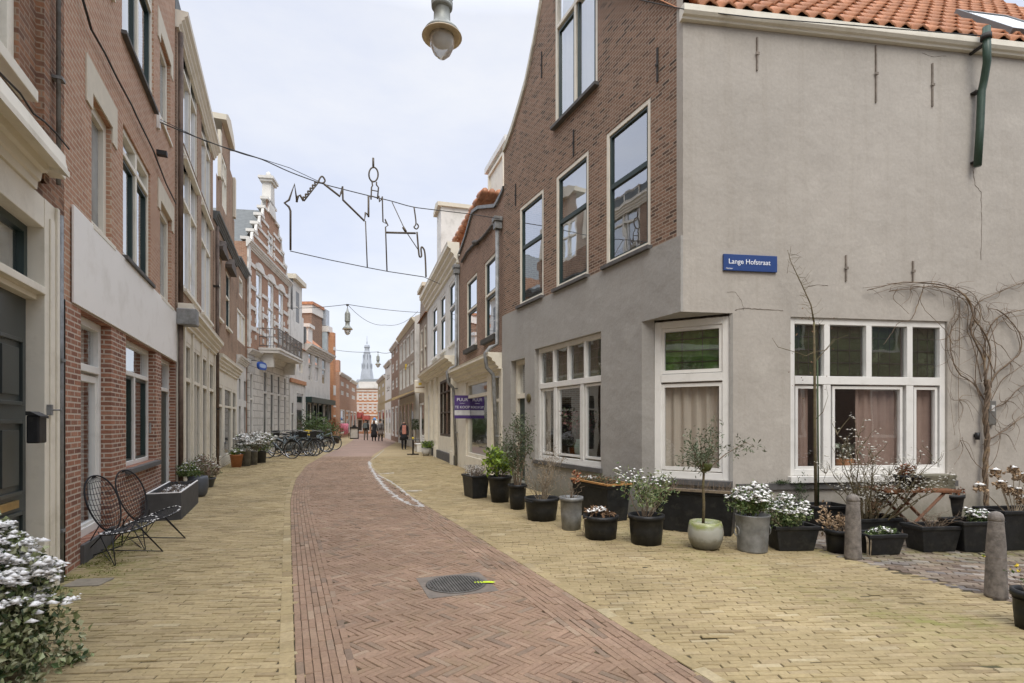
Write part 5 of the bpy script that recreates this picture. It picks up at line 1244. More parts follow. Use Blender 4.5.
def blobpts(n,c,r,shell=.55,lumps=9,up=0):
    c=Vector(c); L=[]
    for _ in range(lumps):
        d=Vector((random.gauss(0,1),random.gauss(0,1),random.gauss(0,1))).normalized(); q=random.uniform(.25,.72)
        L.append((Vector((d.x*r[0]*q,d.y*r[1]*q,d.z*r[2]*q)),random.uniform(.28,.5)))
    out=[]
    for _ in range(n):
        lc,lr=random.choice(L); d=Vector((random.gauss(0,1),random.gauss(0,1),random.gauss(0,1))).normalized(); q=lr*random.uniform(shell,1.05)
        p=c+lc+Vector((d.x*r[0]*q,d.y*r[1]*q,d.z*r[2]*q))
        if p.z>.02: out.append(p)
    return out
def snowclumps(mb,pts,size,m=0):
    for p in pts:
        s=size*random.choice((.45,.6,.8,1,1.35,1.7))*random.uniform(.8,1.1); n=7; vs=[]; ph=random.random()*6
        for k in range(n):
            a=ph+2*PI*k/n; q=s*random.uniform(.5,1.45); vs.append(p+Vector((math.cos(a)*q,math.sin(a)*q,-s*.15+random.uniform(-.1,.1)*s)))
        vs.append(p+Vector((random.uniform(-.2,.2)*s,random.uniform(-.2,.2)*s,s*.45))); vs.append(p-Vector((0,0,s*.3)))
        mb.smooth=True; mb.add(vs,[(k,(k+1)%n,n) for k in range(n)]+[((k+1)%n,k,n+1) for k in range(n)],m); mb.smooth=False
def toppts(pts,n,frac=.45):
    z0=min(p.z for p in pts); z1=max(p.z for p in pts)
    c=[p for p in pts if p.z>z0+(z1-z0)*frac]; 
    return [random.choice(c)+Vector((0,0,.01)) for _ in range(n)] if c else []
def twigs(mb,base,n,h,spread,r=.006,sub=3,wob=.05,m=0,lean=(0,0)):
    tips=[]
    for i in range(n):
        a=random.random()*6.28; q=random.random()**.6; P=[Vector(base)+Vector((math.cos(a)*spread*.25*q,math.sin(a)*spread*.25*q,0))]
        hh=h*random.uniform(.55,1.05); d=Vector((math.cos(a)*spread*q+lean[0],math.sin(a)*spread*q+lean[1],hh))
        k=6
        for j in range(1,k+1): P.append(P[0]+d*(j/k)+Vector((random.gauss(0,wob),random.gauss(0,wob),random.gauss(0,wob*.4)))*(j/k)*.6)
        mb.tube(P,[r*(1-.75*j/k) for j in range(k+1)],4,m,cap=False); tips.append(P[-1])
        for _ in range(sub):
            j=random.randint(2,k); a2=random.random()*6.28; l=hh*random.uniform(.12,.32); q0=P[j]
            Q=[q0]; 
            for t_ in (1,2,3): Q.append(q0+Vector((math.cos(a2)*l*.5,math.sin(a2)*l*.5,l*.75))*(t_/3)+Vector((random.gauss(0,.012),random.gauss(0,.012),0)))
            mb.tube(Q,[r*.5,r*.4,r*.3,r*.15],3,m,cap=False); tips.append(Q[-1])
    return tips
def scal(px,yb): return H/(yb-HY)   # metres per pixel at the ground row yb
def spot(x0,x1,yb,depth):
    """centre of a thing whose front foot shows at row yb"""
    Y=H*F/(yb-HY)+depth/2; return Vector((((x0+x1)/2-CX)/F*Y,Y,0)),Y
RIMG='pots in front of the corner house'
def roundpot(name,label,x0,x1,yt,yb,mt=None,taper=.78,rim=.02,handles=False,prof=None,group=RIMG,cat='plant pot',bot=None,soilm=None):
    k=scal(0,yb); W=(x1-x0)*k
    Wd=W*1.03; pos,Y=spot(x0,x1,yb,Wd*taper); kk=Y/F; R=(x1-x0)/2*kk/math.sqrt(1); h=H-(yt-HY+ .0)*(Y-R*.0)/F
    h=max(.08,H-(yt-HY)*Y/F); R*=.99
    o=thing(name,label,cat,tuple(pos),random.random()*.6,group); mt=mt or BLACKP
    mb=MB(); rb=R*taper
    pr=prof(R,h) if prof else [(rb,0),(rb+(R-rb)*.5,h*.5),(R-.012,h-.055),(R+.006,h-.05),(R+.006,h),(R-.018,h),(R-.022,h-.04),(rb+.0,h-.09)]
    mb.lathe(pr,28)
    if handles:
        for a_ in (0,PI): 
            mb.T=Matrix.Rotation(a_+.5,4,'Z'); mb.box(R-.005,R+.045,-.07,.07,h-.06,h-.035); mb.T=None
    mb.build('body',[mt],o)
    mb=MB(); mb.lathe([(R*.96,h-.07),(R*.5,h-.045),(0,h-.05)],20); mb.build('soil',[soilm or SOIL],o)
    return o,R,h
def boxpot(name,label,x0,x1,yt,yb,depth,rz=None,mt=None,h=None,flare=.06,group=RIMG,rimm=None,L=None,f=None,round_=False):
    """rectangular tub; axis along facade f"""
    rz=f.rz if f else (rz or 0)
    pos,Y=spot(x0,x1,yb,depth); h=h or max(.1,H-(yt-HY)*Y/F); L=L or (x1-x0)*Y/F/abs(math.cos(rz))*.97
    o=thing(name,label,'planter',tuple(pos),rz,group); mt=mt or BLACKP
    mb=MB(); a,b=L/2,depth/2; c_,d=a-flare,b-flare*.7; t_=.022
    def ring(a,b,z): return [(-a,-b,z),(a,-b,z),(a,b,z),(-a,b,z)]
    R_=[ring(c_,d,0),ring(a-.01,b-.01,h-.05),ring(a+.008,b+.008,h-.045),ring(a+.008,b+.008,h),ring(a-t_,b-t_,h),ring(a-t_-.01,b-t_-.01,h-.08)]
    vs=[p for r_ in R_ for p in r_]; fs=[(3,2,1,0)]
    for i in range(len(R_)-1):
        for j in range(4): fs.append((4*i+j,4*i+(j+1)%4,4*i+4+(j+1)%4,4*i+4+j))
    mb.add(vs,fs); mb.build('body',[mt],o,bevel=.012)
    mb=MB(); g_=MB(); n=10; vs=[];fs=[]
    for i in range(n+1):
        for j in range(4): vs.append((-(a-t_-.004)+2*(a-t_-.004)*i/n,-(b-t_-.004)+2*(b-t_-.004)*j/3,h-.055+random.uniform(-.012,.015)))
        if i:
            for j in range(3): k=4*(i-1)+j; fs.append((k,k+1,k+5,k+4)[::-1])
    mb.smooth=True; mb.add(vs,fs); mb.build('soil',[SOIL],o)
    if rimm:
        mb=MB(); bars_=[(-a-.02,a+.02,-b-.02,-b+.03),(-a-.02,a+.02,b-.03,b+.02),(-a-.02,-a+.03,-b+.031,b-.031),(a-.03,a+.02,-b+.031,b-.031)]
        for q in bars_: mb.box(q[0],q[1],q[2],q[3],h+.002,h+.028)
        mb.build('wooden_rim',[rimm],o)
    return o,L,h
def plant(name,label,pot,h,cat='plant',group=None):
    return thing(name,label,cat,(pot.location.x,pot.location.y,h),random.random()*6,group)
# --- row from far to near
o,L,h=boxpot('planter','square black planter of frosted heather, farthest of the row by shop house',459,492,474.5,498,.40,f=FA,L=.66)
pl=thing('heather_plant','grey frosted heather spilling over the farthest black planter','plant',(o.location.x,o.location.y,h),FA.rz)
mb=MB(); tp=twigs(mb,(0,0,-.05),0,.1,.1); 
for i in range(110):
    x=random.uniform(-.28,.28); y=random.uniform(-.15,.15); mb.tube([(x,y,-.05),(x+random.gauss(0,.03),y+random.gauss(0,.03),.06),(x+random.gauss(0,.05),y+random.gauss(0,.05),random.uniform(.10,.2))],[.004,.003,.002],3)
mb.build('stem',[TWIG],pl); mb=MB(); P=[Vector((random.uniform(-.3,.3),random.uniform(-.17,.17),random.uniform(.0,.2))) for _ in range(900)]; leafmb(mb,P,.028,(0,0,1)); mb.build('foliage',[mat('frosted_grey_leaf',(.30,.29,.27),.9,var=.3,scale=20),SNOW],pl)
o,R,h=roundpot('plant_pot','tall black pot holding the lime variegated shrub',488,512,476,503,taper=.72)
pl=plant('variegated_shrub','lime green variegated shrub in a tall black pot',o,h); mb=MB(); twigs(mb,(0,0,-.05),9,.38,.26,.008); mb.build('stem',[TWIG],pl)
mb=MB(); P=blobpts(620,(0,0,.27),(.37,.37,.31)); leafmb(mb,P,.105,(0,0,1),asp=.5); mb.build('foliage',[LEAFY,LEAFG],pl); 
o,R,h=roundpot('plant_pot','black pot holding a slim olive bush beside the grey front door',508,527,484,510,taper=.75)
pl=plant('olive_bush','slim dark olive bush standing before the grey front door',o,h); mb=MB(); tp=twigs(mb,(0,0,-.05),9,1.15,.24,.012,sub=6); mb.build('stem',[TWIG],pl)
mb=MB(); P=[]; 
for t_ in tp: P+=[t_+Vector((random.gauss(0,.06),random.gauss(0,.06),random.gauss(-.04,.09))) for _ in range(30)]
leafmb(mb,P,.06,(0,),asp=.32); mb.build('foliage',[LEAFO],pl)
o,R,h=roundpot('plant_pot','low black tub with side handles and tall dead stalks',524.5,559,497,522,taper=.82,handles=True)
pl=plant('dead_stalks','tall pale dead stalks rising from the low black tub',o,h); mb=MB(); tp=twigs(mb,(0,0,-.05),26,.75,.30,.006,sub=4,wob=.08); mb.build('stem',[mat('pale_straw',(.36,.29,.20),.9,var=.3,scale=14)],pl)
mb=MB(); P=[]; 
for t_ in tp: P+=[t_+Vector((random.gauss(0,.03),random.gauss(0,.03),random.gauss(-.03,.05))) for _ in range(5)]
leafmb(mb,P,.03,(0,)); mb.build('seed_heads',[MATS['pale_straw']],pl)
o,R,h=roundpot('bin_pot','narrow grey bin used as a pot with two dried pompom heads',559.5,583,496.5,531,mt=ZINC,taper=.80)
pl=plant('dried_hydrangea','thin dried stems with brown pompom heads in narrow grey bin',o,h); mb=MB(); tp=twigs(mb,(0,0,-.05),9,.30,.20,.006,sub=2); mb.build('stem',[TWIG],pl)
def pompom(mb,p,r,mi=(0,),n=60): leafmb(mb,[Vector(p)+Vector((random.gauss(0,1),random.gauss(0,1),random.gauss(0,.7))).normalized()*r*random.uniform(.5,1) for _ in range(n)],r*.7,mi,asp=.8)
mb=MB(); pompom(mb,(-.1,-.1,.26),.05,(0,1)); pompom(mb,(.12,-.05,.33),.055,(0,1)); mb.build('flower_head',[FLOWH,LEAFR],pl)
o,L,h=boxpot('planter','large black planter with an orange wooden rim under the street window',566,634,482,519,.46,f=FA,rimm=mat('orange_varnished_wood',(.50,.26,.09),.5,var=.2),L=1.12)
pl=thing('ground_cover_plant','low dry brown growth inside the wood-rimmed black planter','plant',(o.location.x,o.location.y,h),FA.rz)
mb=MB(); P=[Vector((random.uniform(-.48,.48),random.uniform(-.17,.17),random.uniform(-.04,.10))) for _ in range(1100)]; leafmb(mb,P,.035,(0,1)); mb.build('foliage',[LEAFB,LEAFO],pl); 
mb=MB(); snowclumps(mb,[Vector((random.uniform(-.48,-.1),random.uniform(-.17,.1),.06)) for _ in range(30)],.02); mb.build('snow',[SNOW],pl)
o,R,h=roundpot('plant_pot','low wide black tub with snow-dusted dead leaves before the wood-rimmed planter',583,618.5,515,541,taper=.86)
pl=plant('dead_plant','flattened brown leaves under snow in the low wide tub',o,h); mb=MB(); P=blobpts(520,(0,0,.03),(.2,.2,.09)); leafmb(mb,P,.06,(0,),asp=.6); mb.build('foliage',[LEAFB],pl); mb=MB(); snowclumps(mb,toppts(P,130,.3),.021); mb.build('snow',[SNOW],pl)
mb=MB(); mb.tube([(R*.6,-.05,0),(R+.03,-.08,-.03),(R+.05,-.09,-.25)],.006,4); mb.build('stem',[TWIG],pl)
o,R,h=roundpot('plant_pot','round black pot with a leafy snow-topped shrub left of the olive tree',628.5,664,514,546.5,taper=.84)
pl=plant('snowy_shrub','loose green shrub with snow on its leaves left of olive tree',o,h); mb=MB(); tp=twigs(mb,(0,0,-.04),12,.50,.34,.007,sub=4,lean=(.10,.0)); mb.build('stem',[TWIG],pl)
mb=MB(); P=[]
for t_ in tp: P+=[t_+Vector((random.gauss(0,.06),random.gauss(0,.06),random.gauss(-.03,.05))) for _ in range(14)]
leafmb(mb,P,.06,(0,1),asp=.35); mb.build('foliage',[LEAFG,LEAFI],pl); mb=MB(); snowclumps(mb,toppts(P,120,.6),.019); mb.build('snow',[SNOW],pl)
o,L,h=boxpot('planter','long black trough with an old wooden rail under the corner window',655,736,490,534,.40,rz=FC.rz,L=1.14)
mb=MB(); mb.box(-L/2+.02,L/2-.06,-.24,-.20,h+.0,h+.035); mb.build('rail',[WOODW],o)
pl=thing('dry_grass_plant','fine dry grass in the long trough under corner window','plant',(o.location.x,o.location.y,h-.03),FC.rz)
mb=MB()
for i in range(160):
    x=random.uniform(-L/2+.05,L/2-.05); y=random.uniform(-.14,.14); mb.tube([(x,y,0),(x+random.gauss(0,.05),y+random.gauss(0,.05),random.uniform(.05,.18))],[.003,.0015],3)
mb.build('blade',[TWIG],pl)
# glazed pot with olive tree
GLZ,tt,bb=nt('glazed_pot'); bb.inputs['Roughness'].default_value=.25
cco=objco(tt); sp=N(tt,'ShaderNodeSeparateXYZ'); tt.links.new(cco,sp.inputs[0]); zr_=rng(tt,sp.outputs[2],0,.42,-.20,.82); nz_=noise(tt,9,4,cco); adx=N(tt,'ShaderNodeMath',operation='MULTIPLY_ADD'); adx.inputs[1].default_value=.42; tt.links.new(nz_,adx.inputs[0]); tt.links.new(zr_,adx.inputs[2])
rp_z=ramp(tt,[(0,(.10,.095,.075)),(.30,(.20,.19,.15)),(.42,(.33,.33,.29)),(.64,(.38,.38,.33)),(.78,(.24,.27,.09)),(.90,(.36,.35,.22)),(.97,(.42,.22,.06))]); tt.links.new(adx.outputs[0],rp_z.inputs[0]); tt.links.new(rp_z.outputs[0],bb.inputs['Base Color'])
o,R,h=roundpot('glazed_pot','round cream and green glazed pot carrying the small olive tree',688.5,722.5,521,551.5,mt=GLZ,prof=lambda R,h:[(R*.62,0),(R*.80,h*.08),(R*.97,h*.35),(R*1.02,h*.6),(R*.97,h*.85),(R*.90,h),(R*.83,h),(R*.82,h-.06)])
pl=plant('olive_tree','small olive tree with a bare trunk in the glazed pot',o,h,cat='tree'); pl.rotation_euler=(0,0,0)
kz=o.location.y/F
mb=MB(); mb.smooth=True; mb.tube([(-.03,0,-.05),(-.02,0,.2),(-.03,.0,.45),(-.02,0,.62)],[.020,.018,.016,.015],8); tr_=mb.build('trunk',[BARK],pl)
mb=MB(); tp=[]
for i in range(15):
    a=random.random()*6.28; q=random.uniform(.06,.38); z=random.uniform(.66,1.28); P=[Vector((-.02,0,.60)),Vector((math.cos(a)*q*.4,math.sin(a)*q*.4,.72)),Vector((math.cos(a)*q,math.sin(a)*q,z))]; mb.tube(P,[.009,.006,.002],4,cap=False); tp+=[P[1].lerp(P[2],t_) for t_ in (.3,.5,.7,.85,1)]
P=[Vector((-.02,0,.62)),Vector((.25,-.02,.85)),Vector((.5,-.03,1.0)),Vector((.62,-.03,.93))]; mb.tube(P,[.009,.006,.004,.002],4); tp+=[P[1].lerp(P[2],t_) for t_ in (.3,.6,.9)]*2+[P[3]]*2
mb.build('branch',[TWIG],pl)
mb=MB(); P=[]
for t_ in tp: P+=[t_+Vector((random.gauss(0,.05),random.gauss(0,.05),random.gauss(0,.05))) for _ in range(10)]
leafmb(mb,P,.062,(0,0,1),asp=.3); mb.build('crown',[LEAFO,mat('pale_olive_leaf',(.20,.22,.15),.7,var=.2)],pl)
mb=MB(); mb.lathe([(0,-.07),(.045,-.06),(.07,-.015),(.075,.02),(.065,.03),(0,.02)],14,(-.0,-.03,.70)); mb.build('moss_cup',[MOSS],pl)
# zinc bin
o,R,h=roundpot('zinc_bin','dented zinc bin with ring handles holding a snow-capped bush',736,769,514,554,mt=ZINC,taper=.84,prof=lambda R,h:[(R*.84,0),(R*.86,.02),(R*.92,h*.55),(R*.925,h*.57),(R*.99,h-.02),(R*1.02,h-.01),(R*1.0,h),(R*.96,h),(R*.93,h-.06)])
mb=MB()
for a_ in (.1,PI+.1):
    c=Vector((math.cos(a_)*(R+.015),math.sin(a_)*(R+.015),h*.62)); mb.tube([c+Vector((-math.sin(a_)*.05*math.cos(t_),math.cos(a_)*.05*math.cos(t_),.06*math.sin(t_)-.03)) for t_ in [k*PI/6 for k in range(12)]],.007,6,closed=True)
mb.build('handle',[ZINC],o)
def snowbush(label,pot,h,r,n=1500,ns=330,ls=.05,cz=None,leaf=(LEAFG,LEAFI),ss=.026,name='snowy_bush'):
    pl=plant(name,label,pot,h); mb=MB(); twigs(mb,(0,0,-.05),10,r[2]*1.3,r[0]*.8,.006,sub=3); mb.build('stem',[TWIG],pl)
    mb=MB(); P=blobpts(n,(0,0,cz if cz is not None else r[2]*.75),r,lumps=16); leafmb(mb,P,ls,(0,0,1),asp=.4); mb.build('foliage',list(leaf),pl)
    mb=MB(); snowclumps(mb,toppts(P,int(ns*1.9),.42),ss*.8); mb.build('snow',[SNOW],pl); return pl
snowbush('round bush capped with snow in the dented zinc bin',o,h,(.37,.33,.29),cz=.17,n=2000)
o,L,h=boxpot('planter','shallow black planter with a mounded snowy bush right of the zinc bin',770,812,524,552,.34,rz=FS.rz-.1,L=.56)
b_=snowbush('mounded green bush with snow patches right of the zinc bin',o,h-.05,(.35,.31,.29),cz=.18,ns=300,n=1900); b_.location.x-=.09
# trellis tree
o,L,h=boxpot('planter','large oval black tub with the tall bare climber by the side window',800,846,504,531,.45,rz=FS.rz,L=.62)
pl=thing('bare_climber','tall bare climber tied to a green pole in front of side window','plant',(o.location.x-.06,o.location.y,h-.05),0)
Yc=pl.location.y
def rel(px,py,dy=0): 
    q=AT(px,py,Yc+dy); return q-Vector(pl.location)
mb=MB(); mb.tube([rel(816,506),rel(815,440),rel(814.5,360),rel(814,322)],[.024,.022,.018,.014],7); mb.tube([rel(814,322),rel(811,305),rel(802,285),rel(791,262),rel(787.5,250)],[.013,.010,.008,.005,.003],5)
mb.tube([rel(814,352),rel(806,356),rel(795,352),rel(778,347),rel(772,338)],[.007,.006,.005,.004,.002],4); mb.tube([rel(815,362),rel(822,354),rel(831,343),rel(836,336)],[.007,.006,.004,.002],4)
mb.tube([rel(815,352),rel(826,350),rel(835,340),rel(848,335)],[.006,.005,.003,.002],4); mb.tube([rel(815,420),rel(823,412),rel(828,396),rel(826,385)],[.006,.005,.003,.002],4)
for i in range(34):
    t_=random.random(); py=250+t_*90; px=787+(814-787)*min(1,((py-250)/70))**.8
    a=random.choice((-1,1)); l=random.uniform(4,12); mb.tube([rel(px,py),rel(px+a*l*.5,py-random.uniform(-2,5)),rel(px+a*l,py-random.uniform(-3,10),random.uniform(-.1,.1))],[.0035,.0028,.0015],3)
mb.build('stem',[BARK],pl)
mb=MB(); mb.tube([rel(818.5,506,-.02),rel(817.5,360,-.02)],.011,6); mb.build('support_pole',[mat('green_cane',(.05,.08,.03),.6)],pl)
mb=MB(); P=[rel(random.uniform(788,834),random.uniform(300,400),random.uniform(-.1,.1)) for _ in range(26)]; leafmb(mb,P,.035,(0,),asp=.7); mb.build('withered_leaves',[LEAFB],pl)
o,R,h=roundpot('plant_pot','black pot with curled dry leaves left of the shorter bollard',826,851,529,554,taper=.8)
pl=plant('dry_shrub','curled beige dry leaves in the pot left of the shorter bollard',o,h); mb=MB(); tp=twigs(mb,(0,0,-.05),12,.22,.2,.005,sub=3); mb.build('stem',[TWIG],pl); mb=MB(); P=[]
for t_ in tp: P+=[t_+Vector((random.gauss(0,.03),random.gauss(0,.03),random.gauss(-.02,.03))) for _ in range(5)]
leafmb(mb,P,.05,(0,),asp=.6); mb.build('foliage',[FLOWH],pl)
o,L,h=boxpot('planter','low black planter with green and white plants right of the shorter bollard',858,899,532,556,.30,rz=FS.rz,L=.50)
b_=snowbush('flat green plants sprinkled with snow right of the shorter bollard',o,h-.06,(.22,.13,.07),n=500,ns=70,ss=.018,cz=.05)
mb=MB(); 
for i in range(7): 
    x=-.22+random.uniform(-.03,.03); mb.tube([(x,-.14,.04),(x-.02,-.19,-.02),(x-.02+random.gauss(0,.01),-.19,-.22)],.004,3)
mb.build('trailing_stem',[MATS['pale_straw']],b_); b_.rotation_euler=(0,0,0)
# backdrop pots behind
o,L,h=boxpot('planter','black planter half hidden behind the shorter bollard under the side window',843,900,516,540,.4,rz=FS.rz,L=.7)
pl=thing('budding_shrub','spreading bare shrub with white buds in front of side window','shrub',(o.location.x,o.location.y,h-.05),0)
mb=MB(); tp=[]
for i in range(7):
    a=random.uniform(-1.2,1.2); tp+=twigs(mb,(random.gauss(0,.08),random.gauss(0,.04),0),5,random.uniform(.75,1.25),.60,.010,sub=10,wob=.07,lean=(a*.25,0))
mb.tube([(-.1,0,0),(.05,0,.22),(.3,0,.38),(.42,0,.55)],[.03,.028,.02,.012],6)
mb.build('stem',[BARK],pl)
mb=MB(); P=[]
for t_ in tp: P+=[t_+Vector((random.gauss(0,.035),random.gauss(0,.035),random.gauss(-.01,.04))) for _ in range(3)]
snowclumps(mb,P,.014); mb.build('bud',[mat('white_bud',(.62,.60,.52),.8,var=.15)],pl)
mb=MB(); P=blobpts(420,(.02,0,.16),(.26,.2,.16)); leafmb(mb,P,.03,(0,)); mb.build('dry_undergrowth',[LEAFB],pl)
o,L,h=boxpot('planter','black planter with thin dead stems below the folding table',909.5,952,524,553,.34,rz=FS.rz-.05,L=.54)
pl=thing('withered_plant','thin dead stems in the black planter below the table','plant',(o.location.x,o.location.y,h-.05),0); mb=MB(); twigs(mb,(0,0,0),30,.22,.28,.004,sub=2,wob=.06); mb.build('stem',[TWIG],pl)
o,L,h=boxpot('planter','deep black planter with a snowy cushion plant left of the taller bollard',950,992,519,553,.36,rz=FS.rz-.05,L=.56)
pl=snowbush('small snowy cushion plant in the deep planter left of the taller bollard',o,h-.05,(.17,.14,.13),n=500,ns=150,ss=.022,cz=.08); pl.location.x+=.06
o,L,h=boxpot('planter','large black planter with dried hydrangeas behind the taller bollard',988,1050,508,551,.42,rz=FS.rz-.05,L=.86)
pl=thing('hydrangea','dried brown hydrangea heads capped with snow behind the taller bollard','plant',(o.location.x-.05,o.location.y,h-.05),0)
Yh=pl.location.y; mb=MB(); heads=[AT(px,py,Yh+random.uniform(-.1,.1))-Vector(pl.location) for px,py in ((996,473),(1013,471),(1020,477),(1001,485),(1008,490),(1018,492),(980,488),(1022,500),(1030,482),(1033,495))]
for q in heads: mb.tube([(q.x*.3,q.y*.3,0),(q.x*.7,q.y*.7,q.z*.6),tuple(q)],[.008,.006,.004],4)
mb.build('stem',[MATS['pale_straw']],pl)
mb=MB(); 
for q in heads: pompom(mb,q,.062,(0,),70)
mb.build('flower_head',[FLOWH],pl); mb=MB()
for q in heads: snowclumps(mb,[q+Vector((random.gauss(0,.02),random.gauss(0,.02),.05)) for _ in range(6)],.028)
mb.build('snow',[SNOW],pl)
o,R,h=roundpot('plant_pot','black pot with a yellow-tipped sprig at the right frame edge',1016,1050,590,634,taper=.8)
pl=plant('sprig_plant','thin sprig with yellow tips at the right frame edge',o,h); mb=MB(); tp=twigs(mb,(0,0,-.05),8,.24,.2,.004,sub=2); mb.build('stem',[TWIG],pl); mb=MB(); leafmb(mb,[t_+Vector((random.gauss(0,.012),random.gauss(0,.012),0)) for t_ in tp for _ in range(4)],.025,(0,1),asp=.8); mb.build('foliage',[YELF,LEAFG],pl)
o,R,h=roundpot('hanging_pot','dark pot with rusty red flowers standing on the right of the table',940,962,494,520,taper=.7)
zt_=.0
pl=plant('rust_flowers','rusty red flowers in the dark pot right of the table',o,h); mb=MB(); P=blobpts(420,(0,0,.03),(.22,.2,.12)); leafmb(mb,P,.05,(0,1),asp=.6); mb.build('foliage',[LEAFR,LEAFB],pl)
# folding table
pos,Y=spot(872,947,541,.5); Yt_=G(910,541).y+.35; kk=Yt_/F
tx0=(872-CX)/F*Yt_; tx1=(945-CX)/F*Yt_; tz=H-(488-HY)*kk; print('table',tx0,tx1,tz,Yt_)
tb=thing('folding_table','small brown wooden folding table with crossed legs below side window','table',((tx0+tx1)/2,Yt_,0),.02); W_=(tx1-tx0)/2
mb=MB()
for i in range(6): mb.box(-W_,W_,-.28+i*.095,-.28+i*.095+.085,tz-.03,tz)
mb.box(-W_+.12,-W_+.16,-.27,.28,tz-.055,tz-.031); mb.box(W_-.16,W_-.12,-.27,.28,tz-.055,tz-.031)
mb.build('tabletop',[WOODR],tb)
for y_ in (-.22,.22):
    for sg_ in (-1,1):
        mb=MB(); yy=y_+sg_*.014; mb.tube([(sg_*W_*.62,yy,0),(-sg_*W_*.62,yy,tz-.04)],.024,4); mb.build('leg',[WOODR],tb)
mb=MB(); mb.tube([(-W_*.6,-.22,.04),(-W_*.6,.22,.04)],.013,6); mb.tube([(W_*.6,-.22,.04),(W_*.6,.22,.04)],.013,6); mb.build('crossbar',[WOODR],tb)
def onT(px): return (px-CX)/F*Yt_
p_=thing('plant_pot','small dark pot of orange and white flowers on the folding table','plant pot',(onT(904),Yt_-.06,tz),0)
mb=MB(); r_=11*kk; mb.lathe([(r_*.75,0),(r_*.95,.15),(r_*1.05,.15),(r_*1.05,.19),(r_*.9,.19),(r_*.85,.14),(0,.14)],20); mb.build('body',[BLACKP],p_)
mb=MB(); P=blobpts(360,(0,0,.25),(.17,.15,.11)); P=[q for q in P if q.z>.15]; leafmb(mb,P,.045,(0,1),asp=.7); mb.build('foliage',[LEAFR,FLOWH],p_); mb=MB(); snowclumps(mb,toppts(P,70,.55),.02); mb.build('snow',[SNOW],p_)
p_=thing('slate_stack','stack of rough mossy slate slabs on the right of the folding table','stack of slabs',(onT(941),Yt_+.12,tz),.04)
for i in range(5):
    mb=MB(); a=random.uniform(-.03,.03); w_=.27+random.uniform(-.03,.03); n=14; P=[(w_*math.cos(2*PI*k/n)*random.uniform(.92,1.08)+a,.16*math.sin(2*PI*k/n)*random.uniform(.9,1.1)) for k in range(n)]
    P=[(max(-w_*.9,min(w_*.9,x*1.15)),max(-.14,min(.14,y*1.2))) for x,y in P]
    z0=i*.036; mb.add([(x,y,z0) for x,y in P]+[(x*.98,y*.98,z0+.033) for x,y in P],[tuple(range(n-1,-1,-1)),tuple(range(n,2*n))]+[(k,(k+1)%n,(k+1)%n+n,k+n) for k in range(n)]); mb.build('slab',[mat('mossy_slate',(.19,.175,.12),.9,var=.25,scale=9,bmp=.4)],p_)
# moss tuft on ledge
s,z=FS.q(780,482,-.03); pl=thing('moss_tuft','small green weed growing on the ledge left of side window','plant',tuple(FS.w(s,-.06,z-.02)),0); mb=MB(); leafmb(mb,[Vector((random.gauss(0,.07),random.gauss(0,.02),abs(random.gauss(0,.02)))) for _ in range(220)],.03,(0,)); 
leafmb(mb,[Vector((.30+random.gauss(0,.05),-.0+random.gauss(0,.02),-.15+random.gauss(0,.12))) for _ in range(260)],.035,(0,)); mb.build('foliage',[LEAFD],pl)
# bollards
def bollard(px,yt,yb,wb,wt,label,tilt=0):
    p=G(px,yb-1.5); k=p.y/F; h=(yb-yt)*k; o=thing('bollard',label,'bollard',tuple(p),0,'stone bollards at the side street'); cf=math.cos(math.atan((px-CX)/F)); rb=wb/2*k*cf; rt=wt/2*k*cf
    o.rotation_euler=(0,tilt,0)
    mb=MB(); mb.lathe([(rb*.98,-.02),(rb*.97,.03),(rb*.90,h*.25),((rb*.4+rt*.6),h*.6),(rt*.94,h*.87),(rt*.92,h*.885)],18,smooth=True); mb.build('shaft',[STONEL],o,bevel=0)
    mb=MB(); mb.lathe([(rt*.90,h*.886),(rt*.97,h*.895),(rt*.95,h*.93),(rt*.82,h*.965),(rt*.5,h*.99),(0,h)],18); mb.build('cap',[STONEL],o)
bollard(853,495.5,560,19,14.5,'shorter grey stone bollard standing among the planters')
bollard(996,512.5,598.5,26,18,'taller grey stone bollard nearest the right frame edge')
# wisteria vine
vn=thing('climbing_vine','bare twisted wisteria vine climbing the grey wall right of side window','climbing plant',tuple(FS.w(FS.sx(985),0,0)),FS.rz); sv=FS.sx(985)
def V(px,py,y=-.06): s,z=FS.q(px,py,y); return Vector((s-sv,y,z))
def smooth(P,n=5):
    out=[]
    for i in range(len(P)-1):
        p0=P[max(i-1,0)];p1=P[i];p2=P[i+1];p3=P[min(i+2,len(P)-1)]
        for k in range(n):
            t_=k/n; out.append(.5*((2*p1)+(-p0+p2)*t_+(2*p0-5*p1+4*p2-p3)*t_*t_+(-p0+3*p1-3*p2+p3)*t_**3))
    out.append(P[-1]); return out
mb=MB(); Tk=[V(px,py,y) for px,py,y in ((985,520,-.12),(985,500,-.10),(984,470,-.08),(986,440,-.07),(984,415,-.08),(987,395,-.07),(985,380,-.07))]
for ph in (0,2.1,4.2):
    P=smooth(Tk,6); mb.tube([p+Vector((.024*math.cos(i*.75+ph),-.02+.024*math.sin(i*.75+ph),0)) for i,p in enumerate(P)],.020,6)
mb.build('trunk',[VINE],vn)
